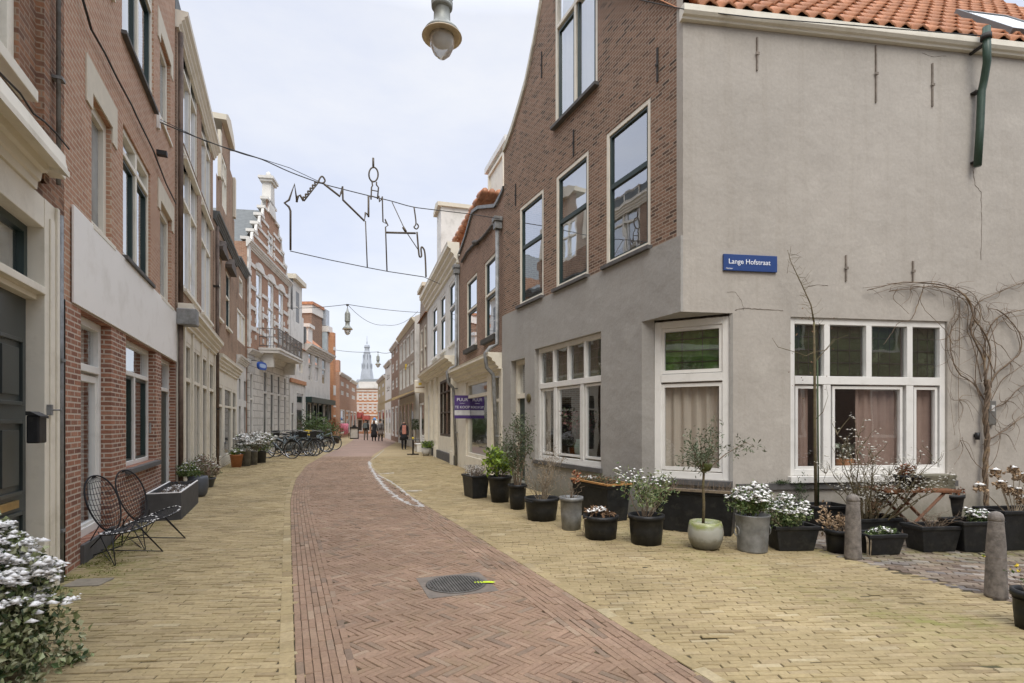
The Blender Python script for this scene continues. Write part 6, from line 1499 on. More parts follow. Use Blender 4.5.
LINES=[([(985,385),(984,362),(976,345),(970,330),(972,310),(965,295),(950,288),(925,283),(897,284),(868,290)],.016),
([(986,380),(990,350),(983,330),(975,318),(968,300),(955,290),(935,287),(910,289),(890,291)],.014),
([(985,400),(975,385),(958,372),(951,350),(952,330),(958,315),(957,298)],.011),
([(985,395),(996,375),(1010,362),(1021,352),(1020,338),(1012,322),(1000,312),(988,308)],.013),
([(986,375),(984,350),(988,332),(997,318),(1010,312),(1030,310),(1050,312)],.013),
([(990,410),(1005,402),(1018,390),(1030,382)],.010),([(985,440),(1000,433),(1015,422),(1035,408)],.010),
([(970,330),(975,318),(978,303),(1000,292),(1024,283),(1050,278)],.009),
([(959,300),(959,340),(959,400),(960,440)],.005),([(978,345),(976,380),(982,402),(986,410)],.007),
([(984,470),(975,462),(963,440),(962,438)],.006),([(986,470),(996,455),(1000,430),(990,412)],.005),
([(897,289),(893,297),(899,306),(910,314)],.005),([(925,285),(920,300),(912,318),(900,322),(890,335),(884,345)],.007),
([(952,345),(944,330),(928,312),(921,300),(923,292)],.005),([(990,340),(1003,348),(1013,360),(1024,368)],.006),([(1003,318),(1012,330),(1028,332)],.005)]
mb=MB()
for pts,r in LINES:
    y0=random.uniform(-.12,-.04); P=smooth([V(px+random.uniform(-1,1),py+random.uniform(-1,1),y0+random.uniform(-.03,.02)) for px,py in pts],5)
    mb.tube([p+Vector((random.gauss(0,.004),0,random.gauss(0,.004))) for p in P],[max(.0025,r*(1-.6*i/len(P))) for i in range(len(P))],6)
for pts,r in LINES[:9]+LINES[:4]:
    sh_=random.uniform(-6,6); sv_=random.uniform(-6,6); P=smooth([V(px+sh_+random.uniform(-4,4),py+sv_+random.uniform(-4,4),random.uniform(-.14,-.03)) for px,py in pts],5)
    mb.tube(P,[max(.002,r*.5*(1-.6*i/len(P))) for i in range(len(P))],5)
for i in range(190):
    pts,r=random.choice(LINES[:9]); k=random.randrange(1,len(pts)); px,py=pts[k]; a=random.random()*6.28; l=random.uniform(8,26)
    P=smooth([V(px,py,-.07),V(px+math.cos(a)*l*.4,py+math.sin(a)*l*.4+2,-.08),V(px+math.cos(a+.6)*l,py+math.sin(a+.6)*l+4,-.07)],4); mb.tube(P,[.0045*(1-.7*j/len(P)) for j in range(len(P))],4)
mb.build('branch',[VINE],vn)
ic=thing('intercom_box','small grey wall box with a white plate behind the vine','wall box',tuple(FS.w(FS.sx(988.5),-.0,0)),FS.rz); z0=FS.q(988,425)[1]; z1_=FS.q(988,401)[1]
mb=MB(); mb.box(-.07,.07,-.07,-.001,z0,z1_); mb.build('body',[mat('grey_plastic',(.16,.155,.14),.6)],ic,bevel=.01); mb=MB(); mb.box(-.03,.03,-.078,-.0705,z1_-.17,z1_-.07); mb.build('plate',[mat('pale_plate',(.6,.6,.58),.4)],ic)
wl=thing('wall_spout','short black wall nozzle right of the side window','wall fitting',tuple(FS.w(FS.sx(974.5),0,FS.q(974,436)[1])),FS.rz); mb=MB(); mb.lathe([(.03,-.06),(.035,.06)],10,(0,-.05,0)); mb.box(-.02,.02,-.05,-.001,-.02,.03); mb.build('nozzle',[BLACKP],wl)
# vase plant behind the street window and cactus behind side window
s_=FA.sx(571,.5); z0=FA.q(571,455,.5)[1]
vp=thing('vase','pale green vase of pink dried flowers standing behind the street window','vase',tuple(FA.w(FA.sx(582,.45),.42,wa[2]+.08)),0)
mb=MB(); mb.lathe([(.07,0),(.13,.1),(.15,.25),(.10,.38),(.11,.42),(.0,.40)],16); mb.build('body',[mat('celadon',(.45,.55,.48),.2)],vp)
mb=MB(); tp=twigs(mb,(0,0,.38),16,.55,.35,.005,sub=4); mb.build('stem',[TWIG],vp); mb=MB(); leafmb(mb,[t_+Vector((random.gauss(0,.04),random.gauss(0,.04),random.gauss(0,.04))) for t_ in tp for _ in range(7)],.06,(0,1),asp=.7); mb.build('flower',[mat('dusty_pink_flower',(.42,.22,.20),.9,var=.3),LEAFO],vp)
boxpart(vp,'stand',WOODW,(-.3,.3,-.12,.14,-wa[2]-.0,-.001))
vp=thing('house_plant','pale spiky house plant standing behind the side window glass','plant',tuple(FS.w(FS.sx(845,.4),.38,.1)),0)
mb=MB(); mb.lathe([(.12,0),(.16,.9),(0,.88)],14); mb.build('pot',[TERRA],vp)
mb=MB()
for i in range(46):
    a=random.random()*6.28; l=random.uniform(.15,.32); mb.add([(0,0,.88),(math.cos(a)*l*.5-.02*math.sin(a),math.sin(a)*l*.5+.02*math.cos(a),1.05+random.uniform(0,.1)),(math.cos(a)*l,math.sin(a)*l,1.02+random.uniform(-.1,.22)),(math.cos(a)*l*.5+.02*math.sin(a),math.sin(a)*l*.5-.02*math.cos(a),1.05+random.uniform(0,.1))],[(0,1,2,3)])
mb.build('foliage',[mat('pale_sage_leaf',(.42,.46,.36),.6)],vp)
# ================= left foreground
# ivy mound
IVc=Vector((-3.52,3.22,0))
pl=thing('ivy_bush','large snow-dusted ivy mound spilling on the paving at bottom left','shrub',tuple(IVc),0)
def ivypts(n):
    out=[]
    while len(out)<n:
        a=random.random()*6.28; ph=math.acos(random.random()); q=random.uniform(.80,1.04)+.07*math.sin(a*3+ph*5)
        x=.50*math.sin(ph)*math.cos(a)*q; y=.58*math.sin(ph)*math.sin(a)*q; z=1.06*max(0,math.cos(ph))**.7*q
        if ph>1.2: x*=1.08
        out.append(Vector((x,y,max(.02,z))))
    return out
P=ivypts(15000)
for i in range(5):   # trailing shoots towards the street
    q=Vector((.44,random.uniform(.0,.45),.78-.12*i)); 
    for k in range(26):
        q=q+Vector((random.uniform(-.004,.020),random.uniform(-.01,.012),-.022)); q.z=max(.03,q.z); P+=[q+Vector((random.gauss(0,.03),random.gauss(0,.03),random.gauss(0,.02))) for _ in range(4)]
mb=MB(); leafmb(mb,P,.047,(0,0,1,2,2),asp=.75); mb.build('foliage',[LEAFI,LEAFD,mat('ivy_leaf_pale',(.36,.37,.22),.6,var=.25)],pl)
mb=MB()
for i in range(90):
    q=random.choice(P)*.96; b_=Vector((random.gauss(0,.1),random.gauss(0,.1),0)); mb.tube([b_,b_.lerp(q,.5)+Vector((random.gauss(0,.05),random.gauss(0,.05),.1)),q],[.008,.006,.003],4)
mb.build('stem',[TWIG],pl)
mb=MB(); cand=[Vector((p.x*1.04,p.y*1.04,p.z+.012)) for p in P if p.z>.36 and (p.z>.58 or random.random()<.3)]
cen=[random.choice(cand) for _ in range(520)]; S=[]
for c in cen: S+=[c+Vector((random.gauss(0,.03),random.gauss(0,.03),random.gauss(.008,.01))) for _ in range(random.randint(5,30))]
S+=[random.choice(cand)*1.01 for _ in range(1500)]
snowclumps(mb,S,.021); mb.build('snow',[SNOW],pl)
# wire lounge chairs
WIRE=mat('black_wire',(.02,.02,.022),.4,.3)
def build_chair():
    o=thing('wire_chair','','chair',(0,0,0),0,'black wire lounge chairs by the salmon house')
    # local: +x is the front of the seat; seat edge loop
    def seatp(a): # egg-shaped outline, wide at front
        x=.26-.0+.30*math.cos(a); y=.34*math.sin(a)*(.80+.20*math.cos(a)); z=.36+.05*math.cos(a)+.05*math.sin(a)**2+.10*y
        return Vector((x-.02,y,z))
    def backp(a):
        t_=math.cos(a); h=.29+.34*t_; y=.19*math.sin(a)*(.90+.10*t_); x=-.05-.20*(max(h,0)/.6)**1.15+.0; return Vector((x,y,.36+h))
    mb=MB(); L=[seatp(2*PI*k/36) for k in range(36)]; mb.tube(L,.010,6,closed=True)
    # mesh wires of the seat
    def fill(mb,fn,nu):
        for i in range(1,nu):
            t_=-1+2*i/nu; a=math.acos(t_); p=fn(a); q=fn(-a); m_=(p+q)/2-Vector((0,0,.035*(1-t_*t_))); mb.tube([p,p.lerp(m_,.5)-Vector((0,0,.012)),m_,q.lerp(m_,.5)-Vector((0,0,.012)),q],.0032,4,cap=False)
        for i in range(-4,5):
            s_=i/5.0; pts=[]
            for k in range(11):
                t_=-1+2*k/10; a=math.acos(max(-1,min(1,t_))); p=fn(a); q=fn(-a); c=(p+q)/2; v=(p-q)/2; dz=.035*(1-t_*t_)*(1-s_*s_); pts.append(c+v*s_-Vector((0,0,dz)))
            mb.tube(pts,.0032,4,cap=False)
    fill(mb,seatp,11); mb.build('seat',[WIRE],o)
    mb=MB(); L=[backp(2*PI*k/36) for k in range(36)]; mb.tube(L,.010,6,closed=True); fill(mb,backp,11); mb.build('backrest',[WIRE],o)
    for sy in (-1,1):
        mb=MB(); mb.tube([Vector((.05,sy*.20,.375)),Vector((.42,sy*.27,.012)),Vector((.20,sy*.14,.385))],.0075,6)
        mb.tube([Vector((.12,sy*.17,.37)),Vector((-.34,sy*.24,.012)),Vector((-.04,sy*.14,.42))],.0075,6); mb.build('leg',[WIRE],o)
    mb=MB(); mb.tube([Vector((.42,-.27,.014)),Vector((-.34,.0,.05)),Vector((.42,.27,.014))],.007,6); mb.tube([Vector((-.34,-.24,.014)),Vector((.05,0,.13)),Vector((-.34,.24,.014))],.007,6); mb.build('stretcher',[WIRE],o)
    mb=MB(); S=[]
    for k in range(36):
        p=seatp(2*PI*k/36); S+=[p.lerp(seatp(2*PI*(k+1)/36),random.random())+Vector((0,0,.008)) for _ in range(3 if p.x<.5 else 2)]
    for k in range(40): a=random.uniform(PI-.7,PI+.7); S.append(seatp(a)+Vector((random.uniform(-.01,.06),random.uniform(-.05,.05),.012)))
    snowclumps(mb,S,.010); mb.build('snow',[SNOW],o)
    return o
ch=build_chair()
p1=FL.w(XL(112),-.48,0); p2=FL.w(XL(128.5),-.50,0)
ch.location=(-4.68,6.42,0); ch.rotation_euler=(.13,0,math.radians(-24)); ch['label']='nearer black wire lounge chair on the mossy bricks by salmon wall'
c2_=dup(ch,(-4.86,7.15,0),math.radians(-22),'farther black wire lounge chair beside the long stone planter'); 
ch.scale=(.98,)*3; c2_.scale=(.98,)*3; c2_.rotation_euler[0]=.12
# stone planter
Lp=FL.sx(158)-FL.sx(132); pp=FL.w(XL(146),-.36,0)
pa_=G(150,530); pb=G(189,503)
o=thing('stone_planter','long dark grey planter with frosted soil and dead stalks beyond the wire chairs','planter',tuple(FL.w((XL(139)+XL(164))/2,-.33,0)),FL.rz)
L=XL(164)-XL(139); D_=.50; h=.44; GP=mat('dark_grey_fibrestone',(.075,.075,.075),.7,var=.15,scale=5,bmp=.15)
print('planter',L)
mb=MB(); bars_=[(-L/2,L/2,-D_/2,-D_/2+.035,0,h),(-L/2,L/2,D_/2-.035,D_/2,0,h),(-L/2,-L/2+.035,-D_/2+.0351,D_/2-.0351,0,h),(L/2-.035,L/2,-D_/2+.0351,D_/2-.0351,0,h)]
for b_ in bars_: mb.box(*b_)
mb.build('body',[GP],o)
mb=MB(); mb.box(-L/2+.036,L/2-.036,-D_/2+.036,D_/2-.036,h-.12,h-.07); mb.build('soil',[SOIL],o)
mb=MB(); mb.box(-L/2+.005,L/2-.005,-D_/2+.004,-D_/2+.03,h+.0005,h+.014); mb.box(-L/2+.005,L/2-.005,D_/2-.03,D_/2-.004,h+.0005,h+.012); mb.box(-L/2+.005,-L/2+.03,-D_/2+.031,D_/2-.031,h+.0005,h+.014)
snowclumps(mb,[Vector((random.uniform(-L/2+.1,L/2-.1),random.uniform(-.18,.18),h-.06)) for _ in range(90)],.022); mb.build('snow',[SNOW],o)
pl=thing('dry_grass_plant','dead grey stalks lying in the long dark grey planter','plant',(o.location.x,o.location.y,h-.07),FL.rz); mb=MB()
for i in range(70): x=random.uniform(-L/2+.1,L/2-.1); y=random.uniform(-.15,.15); mb.tube([(x,y,0),(x+random.gauss(0,.08),y+random.gauss(0,.05),random.uniform(.03,.12))],[.004,.002],3)
mb.build('stem',[TWIG],pl)
# slab and moss on the pavement
sl=G(88,583); mb=MB(); mb.T=Matrix.Translation(sl)@Matrix.Rotation(.15,4,'Z'); mb.box(-.17,.17,-.13,.13,-.01,.012); tag(mb.build('paving_slab',[mat('worn_slab',(.27,.235,.18),.9,var=.15,scale=10,bmp=.3)],bevel=.006),'small worn square slab set in mossy bricks near the wall foot','slab')
mb=MB(); P=[]
for i in range(2600):
    y=random.uniform(4.9,8.0); x=wallL(y)+.04+abs(random.gauss(0,.16))*(1.6 if 5.6<y<7.0 else .7); 
    if math.sin(x*9+y*7)+math.sin(y*11-x*5)>-.2: P.append(Vector((x,y,.004)))
leafmb(mb,P,.032,(0,1),asp=.3); tag(mb.build('grass',[mat('bright_moss',(.16,.19,.03),.9,var=.2,scale=15),mat('olive_moss',(.22,.21,.06),.9,var=.2,scale=15)]),'bright green moss and grass tufts between bricks along the left wall','moss',kind='stuff')
# --- left pots farther
GL_='plants and pots along the left-hand houses'
def sp(px,yb,d=.2): Y=H*F/(yb-HY)+d; return Vector(((px-CX)/F*Y,Y,0))
def lpot(name,label,px,w,yt,yb,mt,taper=.75,prof=None):
    p=sp(px,yb,.15); k=p.y/F; R=w/2*k; h=H-(yt-HY)*k
    o=thing(name,label,'plant pot',tuple(p),0,GL_); mb=MB(); mb.lathe(prof(R,h) if prof else [(R*taper,0),(R,h-.03),(R*1.05,h-.03),(R*1.05,h),(R*.92,h),(R*.9,h-.06)],22); mb.build('body',[mt],o)
    mb=MB(); mb.lathe([(R*.9,h-.07),(0,h-.05)],16); mb.build('soil',[SOIL],o); return o,R,h
def lplant(name,label,o,h,r,n,ls,mats_,snow=0,cz=.2,idx=(0,0,1),ss=.022):
    pl=thing(name,label,'plant',(o.location.x,o.location.y,h),0,GL_); mb=MB(); twigs(mb,(0,0,-.05),10,r[2]*1.7,r[0]*.8,.007,sub=3); mb.build('stem',[TWIG],pl)
    mb=MB(); P=blobpts(n,(0,0,cz),r,lumps=14); leafmb(mb,P,ls,idx,asp=.45); mb.build('foliage',mats_,pl)
    if snow: mb=MB(); snowclumps(mb,toppts(P,snow,.35),ss); mb.build('snow',[SNOW],pl)
    return pl
o,R,h=lpot('plant_pot','rounded slate grey pot with a light green shrub past stone planter',198,19,476,497.5,mat('slate_blue_pot',(.095,.105,.12),.5,var=.1,scale=4),prof=lambda R,h:[(R*.62,0),(R*.85,h*.15),(R*1.0,h*.5),(R*.97,h*.85),(R*.88,h),(R*.78,h),(R*.76,h-.07)])
pl=lplant('green_shrub','light green leaning shrub in the rounded slate grey pot',o,h,(.42,.36,.26),1500,.055,[LEAFG,mat('yellow_green_leaf',(.22,.26,.06),.6,var=.25)],60,cz=.08); pl.location.x-=.22
pw=F2.w(.9,-.45,0)
o,R,h=lpot('plant_pot','dark low pot under a dusty pink-green shrub by cream shopfront',203,22,478,488,mat('slate_blue_pot',(.1,.1,.1)),taper=.8)
lplant('dusty_shrub','bushy shrub with dusty pink and cream leaves by cream shopfront',o,h,(.62,.45,.50),2400,.06,[mat('dusty_pink_leaf',(.34,.25,.19),.8,var=.25,scale=8),mat('sage_leaf',(.30,.31,.17),.7,var=.25,scale=8)],160,cz=.25)
p=sp(219.5,466.5,.3); k=p.y/F
o=thing('storage_box','dark blue-grey ribbed plastic tub by foot of neck-gable house','tub',tuple(p),-.3,GL_); mb=MB(); w_=7*k
for i in range(3): mb.lathe([(w_*(.8+.07*i),.02+i*.27),(w_*(.86+.07*i),.25+i*.27),(w_*(.9+.07*i),.27+i*.27)],4,smooth=False)
mb.lathe([(0,.8),(w_*1.15,.81),(w_*1.15,.86),(0,.90)],4,smooth=False); mb.build('body',[mat('slate_blue_pot',(.1,.1,.1))],o)
o,R,h=lpot('terracotta_pot','orange terracotta pot standing in front of grey zinc pots',236.5,12,454.5,467.5,TERRA,taper=.72)
lplant('green_plant','low green and white plant in the orange terracotta pot',o,h,(.32,.3,.16),500,.07,[LEAFG,LEAFY],90,cz=.08,ss=.035)
o,R,h=lpot('zinc_pot','tall grey zinc pot right of the terracotta pot',246,9,450,466.5,ZINC,taper=.85)
lplant('snowy_bush','white-dusted silvery bush above the first zinc pot',o,h,(.52,.45,.40),1300,.06,[mat('silver_leaf',(.33,.36,.30),.8,var=.2),LEAFO],380,cz=.25,ss=.045)
o,R,h=lpot('zinc_pot','second shorter grey zinc pot beside the tall one',253.5,8,451,465,ZINC,taper=.85)
lplant('snowy_bush','brownish snow-covered bush above the second zinc pot',o,h,(.50,.45,.45),1200,.06,[MATS['silver_leaf'],LEAFB],330,cz=.35,ss=.045)
o,R,h=lpot('plant_pot','dark square-looking pot nearest the parked bicycles',261,10,451,463,GP,taper=.85)
lplant('snowy_bush','arching snowy bush with lime shoots nearest the bicycles',o,h,(.70,.5,.55),1700,.08,[MATS['silver_leaf'],LEAFY,LEAFG],420,cz=.35,idx=(0,0,1,2),ss=.05)
o,R,h=lpot('plant_pot','dark pot with tall lime stems by the cream door',231,8,452,460,GP,taper=.8)
pl=lplant('tall_lime_plant','tall lime-leaved stems against the cream door',o,h,(.28,.25,.62),500,.11,[LEAFY,LEAFG],0,cz=.65)
# right far: white bowl of greenery, grass, box topiary etc
def farplant(px,yb,rx,rz,label,mats_,n=500,ls=.12,name='bushy_plant',cz=None,d=.5,snow=0):
    p=sp(px,yb,d); pl=thing(name,label,'plant',tuple(p),0); mb=MB(); P=blobpts(n,(0,0,cz or rz),(rx,rx*.8,rz),lumps=14); leafmb(mb,P,ls,(0,0,1),asp=.5); mb.build('foliage',mats_,pl)
    mb=MB(); twigs(mb,(0,0,0),6,(cz or rz),rx*.5,.02,sub=2); mb.build('stem',[TWIG],pl); return pl
o,R,h=lpot('white_bowl','round white stone bowl with green plants by the classical house',426,9.5,448,456,mat('pale_stone_bowl',(.5,.48,.44),.8,var=.1),prof=lambda R,h:[(R*.55,0),(R*.9,h*.4),(R,h),(R*.85,h),(R*.8,h-.08)]); o['group']='plants along the far right shops'
pl=lplant('green_plant','leafy green plants filling the white stone bowl',o,h,(.50,.4,.24),700,.10,[LEAFG,LEAFY],0,cz=.12); pl['group']='plants along the far right shops'
farplant(392,435.5,1.6,2.6,'hanging dark greenery mass in front of the far right shopfront',[LEAFD,LEAFG],1800,.22,cz=3.0)
farplant(393,437.0,1.1,.5,'low yellow-green planting at the foot of the far right shopfront',[LEAFY,LEAFG],600,.16)
farplant(320,446.5,2.0,1.2,'wide green bush before the dark green shopfront behind bicycles',[LEAFG,LEAFO],1800,.16,cz=1.3)
o,R,h=lpot('plant_pot','dark brown conical street pot right of the parked bicycles',334.5,12.5,436,443.5,mat('dark_brown_pot',(.06,.04,.035),.6),taper=.62)
lplant('rusty_shrub','rust and green leaved shrub in the dark brown street pot',o,h,(.6,.5,.7),700,.12,[LEAFR,LEAFG],0,cz=.7)
# topiary box plant on stand near awning
p=sp(415.5,449,.6); k=p.y/F; o=thing('topiary','dark green clipped box bush standing before the brown brick shop','plant',tuple(p),0); mb=MB(); P=[Vector((random.uniform(-.2,.2),random.uniform(-.2,.2),random.uniform(1.15,1.75))) for _ in range(500)]; leafmb(mb,P,.09,(0,)); mb.build('crown',[LEAFD],o); mb=MB(); mb.tube([(0,0,0),(0,0,1.3)],.03,6); mb.lathe([(.16,0),(.2,.4),(0,.4)],10); mb.build('trunk',[TWIG],o)
# ================= street furniture far
def table_at(px,yb,label):
    p=sp(px,yb,.2); o=thing('cafe_table',label,'table',tuple(p),0); mb=MB(); mb.lathe([(.35,.72),(.35,.75),(0,.75)],4,smooth=False); mb.build('tabletop',[mat('grey_tabletop',(.12,.12,.12),.5)],o); mb=MB(); mb.tube([(0,0,0),(0,0,.72)],.04,8); mb.box(-.28,.28,-.05,.05,0,.05); mb.box(-.05,.05,-.28,.28,0,.05); mb.build('pedestal',[IRON],o)
    mb=MB(); mb.lathe([(.05,.75),(.05,.85),(0,.87)],8); mb.build('lantern',[YELF],o)
table_at(413,455,'dark pedestal cafe table with a yellow candle by the white chairs')
p=sp(419,452,.4); o=thing('white_bench','white slatted street bench behind the pedestal table','bench',tuple(p),FD.rz); mb=MB(); mb.box(-.6,.6,-.2,.2,.40,.44); mb.build('seat',[WHITE],o); mb=MB(); 
for i in range(3): mb.box(-.6,.6,.18,.21,.52+i*.14,.62+i*.14)
mb.build('backrest',[WHITE],o)
for x in (-.55,.55): boxpart(o,'leg',WHITE,(x-.03,x+.03,-.18,.21,0,.399),(x-.03,x+.03,.205,.23,.4,.98))
# advertising board
p=sp(354.3,439,.2); k=p.y/F; o=thing('sandwich_board','white sandwich board with a dark top edge standing on the far pavement','sandwich board',tuple(p),.05)
mb=MB(); w_=3.6*k; h=13*k; mb.box(-w_,w_,-.06,.06,.10,h*.8); mb.build('panel',[mat('poster_white',(.55,.53,.48),.6,var=.2,scale=2)],o); mb=MB(); mb.box(-w_-.05,w_+.05,-.12,.12,h*.8,h*.92); mb.box(-w_-.05,-w_,-.1,.1,0,h*.8); mb.box(w_,w_+.05,-.1,.1,0,h*.8); mb.box(-w_,w_,-.1,.1,0,.099); mb.prism([(-w_*.6,h*.92),(w_*.6,h*.92),(w_*.3,h*1.05),(-w_*.3,h*1.05)],-.08,.08); mb.build('frame',[BLACKP],o)
# pink garments on a stand
p=sp(343.5,438,.2); o=thing('garment_rack','pink garments hanging on a street display rack beside brown pot','clothes rack',tuple(p),0)
mb=MB(); mb.tube([(-.5,0,0),(-.5,0,1.5),(.5,0,1.5),(.5,0,0)],.025,6); mb.build('frame',[IRON],o)
PK=mat('pink_cloth',(.66,.22,.30),.8,var=.2,scale=3)
for i in range(5):
    mb=MB(); x=-.42+i*.2; l=random.uniform(.8,1.25); mb.smooth=True; mb.lathe([(.14,1.5-l),(.12,1.5-l*.5),(.15,1.38),(.04,1.46),(0,1.47)],10,(x,0,0),sy=1.3); mb.build('garment',[PK],o)
# far white/blue parasol and canopy by the striped building
p=sp(374.5,434.5,.5); k=p.y/F; o=thing('market_parasol','white and blue market parasol at the far end of street','parasol',tuple(p),0); mb=MB(); mb.lathe([(4*k,10*k),(2.4*k,13.5*k),(0,15*k)],10); mb.build('canopy',[WHITE],o); mb=MB(); mb.lathe([(2.2*k,14.2*k),(1*k,16.5*k),(0,17*k)],10); mb.build('top',[mat('sky_blue_cloth',(.12,.3,.6),.8)],o); mb=MB(); mb.tube([(0,0,0),(0,0,10*k)],.05,6); mb.build('pole',[ZINC],o)
# ================= bicycles
def build_bike():
    o=thing('bicycle','','bicycle',(0,0,0),0,'bicycles parked before the banded gable house')
    r=.34; wb=1.08
    for x in (0,wb):
        mb=MB(); mb.tube([(x+r*math.cos(a),0,r+r*math.sin(a)) for a in [2*PI*k/32 for k in range(32)]],.018,6,closed=True); wl=mb.build('wheel',[mat('black_tyre',(.03,.03,.03),.8)],o)
        mb=MB()
        mb.tube([(x+(r-.022)*math.cos(a),0,r+(r-.022)*math.sin(a)) for a in [2*PI*k/28 for k in range(28)]],.010,4,closed=True)
        for k in range(14): a=2*PI*k/14; mb.tube([(x,0,r),(x+(r-.02)*math.cos(a),0,r+(r-.02)*math.sin(a))],.003,3)
        mb.build('rim',[mat('steel_rim',(.45,.45,.45),.3,.8)],wl)
    FM=mat('grey_blue_frame',(.22,.27,.30),.35,.3)
    mb=MB(); bb=Vector((.44,0,.29)); st=Vector((.33,0,.80)); hd=Vector((.90,0,.90)); hb=Vector((.95,0,.72))
    for a,b,rr in ((Vector((0,0,r)),bb,.010),(Vector((0,0,r)),st*.98,.009),(bb,st,.016),(bb,hb,.018),(Vector((.36,0,.66)),hd*.985,.015),(hd,hb,.02),(hb,Vector((1.08,0,r)),.013)): mb.tube([a,b],rr,6)
    mb.build('frame',[FM],o)
    mb=MB(); mb.tube([hd,Vector((.87,0,1.02)),],.013,6); mb.tube([(.66,-.28,1.04),(.80,-.25,1.06),(.88,-.08,1.03),(.88,.08,1.03),(.80,.25,1.06),(.66,.28,1.04)],.012,6); mb.build('handlebar',[ZINC],o)
    mb=MB(); mb.tube([st,Vector((.31,0,.93))],.012,6); mb.profile(-.09,.09,[(0,0)]*3) if False else None; mb.lathe([(0,.92),(.10,.93),(.11,.96),(.06,.98),(0,.98)],12,(.28,0,0),sx=1.4); mb.build('saddle',[BLACKP],o)
    mb=MB(); 
    for x in (0,wb): mb.tube([(x+(r+.035)*math.cos(a),0,r+(r+.035)*math.sin(a)) for a in [PI*(.15+.85*k/12) for k in range(13)]],.016,5)
    mb.build('mudguard',[BLACKP],o)
    mb=MB(); mb.box(-.22,.22,-.07,.07,.72,.735); mb.tube([(-.15,.05,.72),(0,.05,r)],.006,4); mb.tube([(-.15,-.05,.72),(0,-.05,r)],.006,4); mb.build('carrier',[IRON],o)
    mb=MB(); mb.lathe([(.09,-.005),(.09,.005)],16,(.44,0,0)); mb.tube([(.44,.06,.29),(.50,.07,.14)],.01,5); mb.tube([(.44,-.06,.29),(.38,-.07,.44)],.01,5); mb.box(.46,.54,.07,.16,.13,.15); mb.box(.34,.42,-.16,-.07,.43,.45); mb.build('pedal',[IRON],o)
    mb=MB(); mb.box(.02,.42,-.035,-.02,.27,.36); mb.build('chain_guard',[BLACKP],o)
    return o
bk=build_bike()
def place_bike(px,yb,ang,label,first=False,lean=.08,basket=False):
    p=G(px,yb); 
    b_=bk if first else dup(bk,(0,0,0),0,label)
    b_.location=tuple(p); b_.rotation_euler=(lean,0,ang); b_['label']=label
    if basket:
        mb=MB(); mb.lathe([(.16,.0),(.20,.26),(.21,.26),(.17,.0)],4,(1.06,0,.80),smooth=False); c=mb.build('basket',[basket],b_)
LB_=[(292,458.5,2.95,'pale blue-grey bicycle in front with its near wheel toward the kerb'),(276,456.5,.25,'dark bicycle nearest to the snowy pots'),(283,453.0,.55,'bicycle leaning second from the snowy pots'),(296,455.5,-.45,'bicycle third in the parked group with front basket'),(303,452.0,.45,'bicycle parked between the basket bicycle and white shopfront'),(309,455.0,2.55,'bicycle turned toward the houses near the middle of the group'),(316,454.8,3.3,'bicycle with large front wheel showing near the right of the group'),(313,450.0,.2,'bicycle hidden deepest behind the parked group'),(327,452.2,3.0,'rightmost bicycle with a yellow bag at the road edge'),(270,453.0,.5,'bicycle closest to the grey rusticated wall')]
LB_+=[(287,455.8,-.2,'bicycle wedged behind the pale blue-grey front bicycle'),(300,453.5,3.3,'bicycle whose saddle shows above the middle of the group'),(324,451.2,2.9,'bicycle standing just left of the rightmost one'),(306,450.6,2.8,'bicycle leaning deepest against the white shopfront wall')]
for i,(px,yb,a,l) in enumerate(LB_):
    place_bike(px,yb,a,l,i==0,random.uniform(-.10,.10),{3:BLACKP,1:BLACKP,8:YELF,5:BLACKP,11:BLACKP}.get(i,False))
for o_ in list(bpy.data.objects):
    if o_.name.startswith('bicycle'): o_.scale=(1.1,)*3
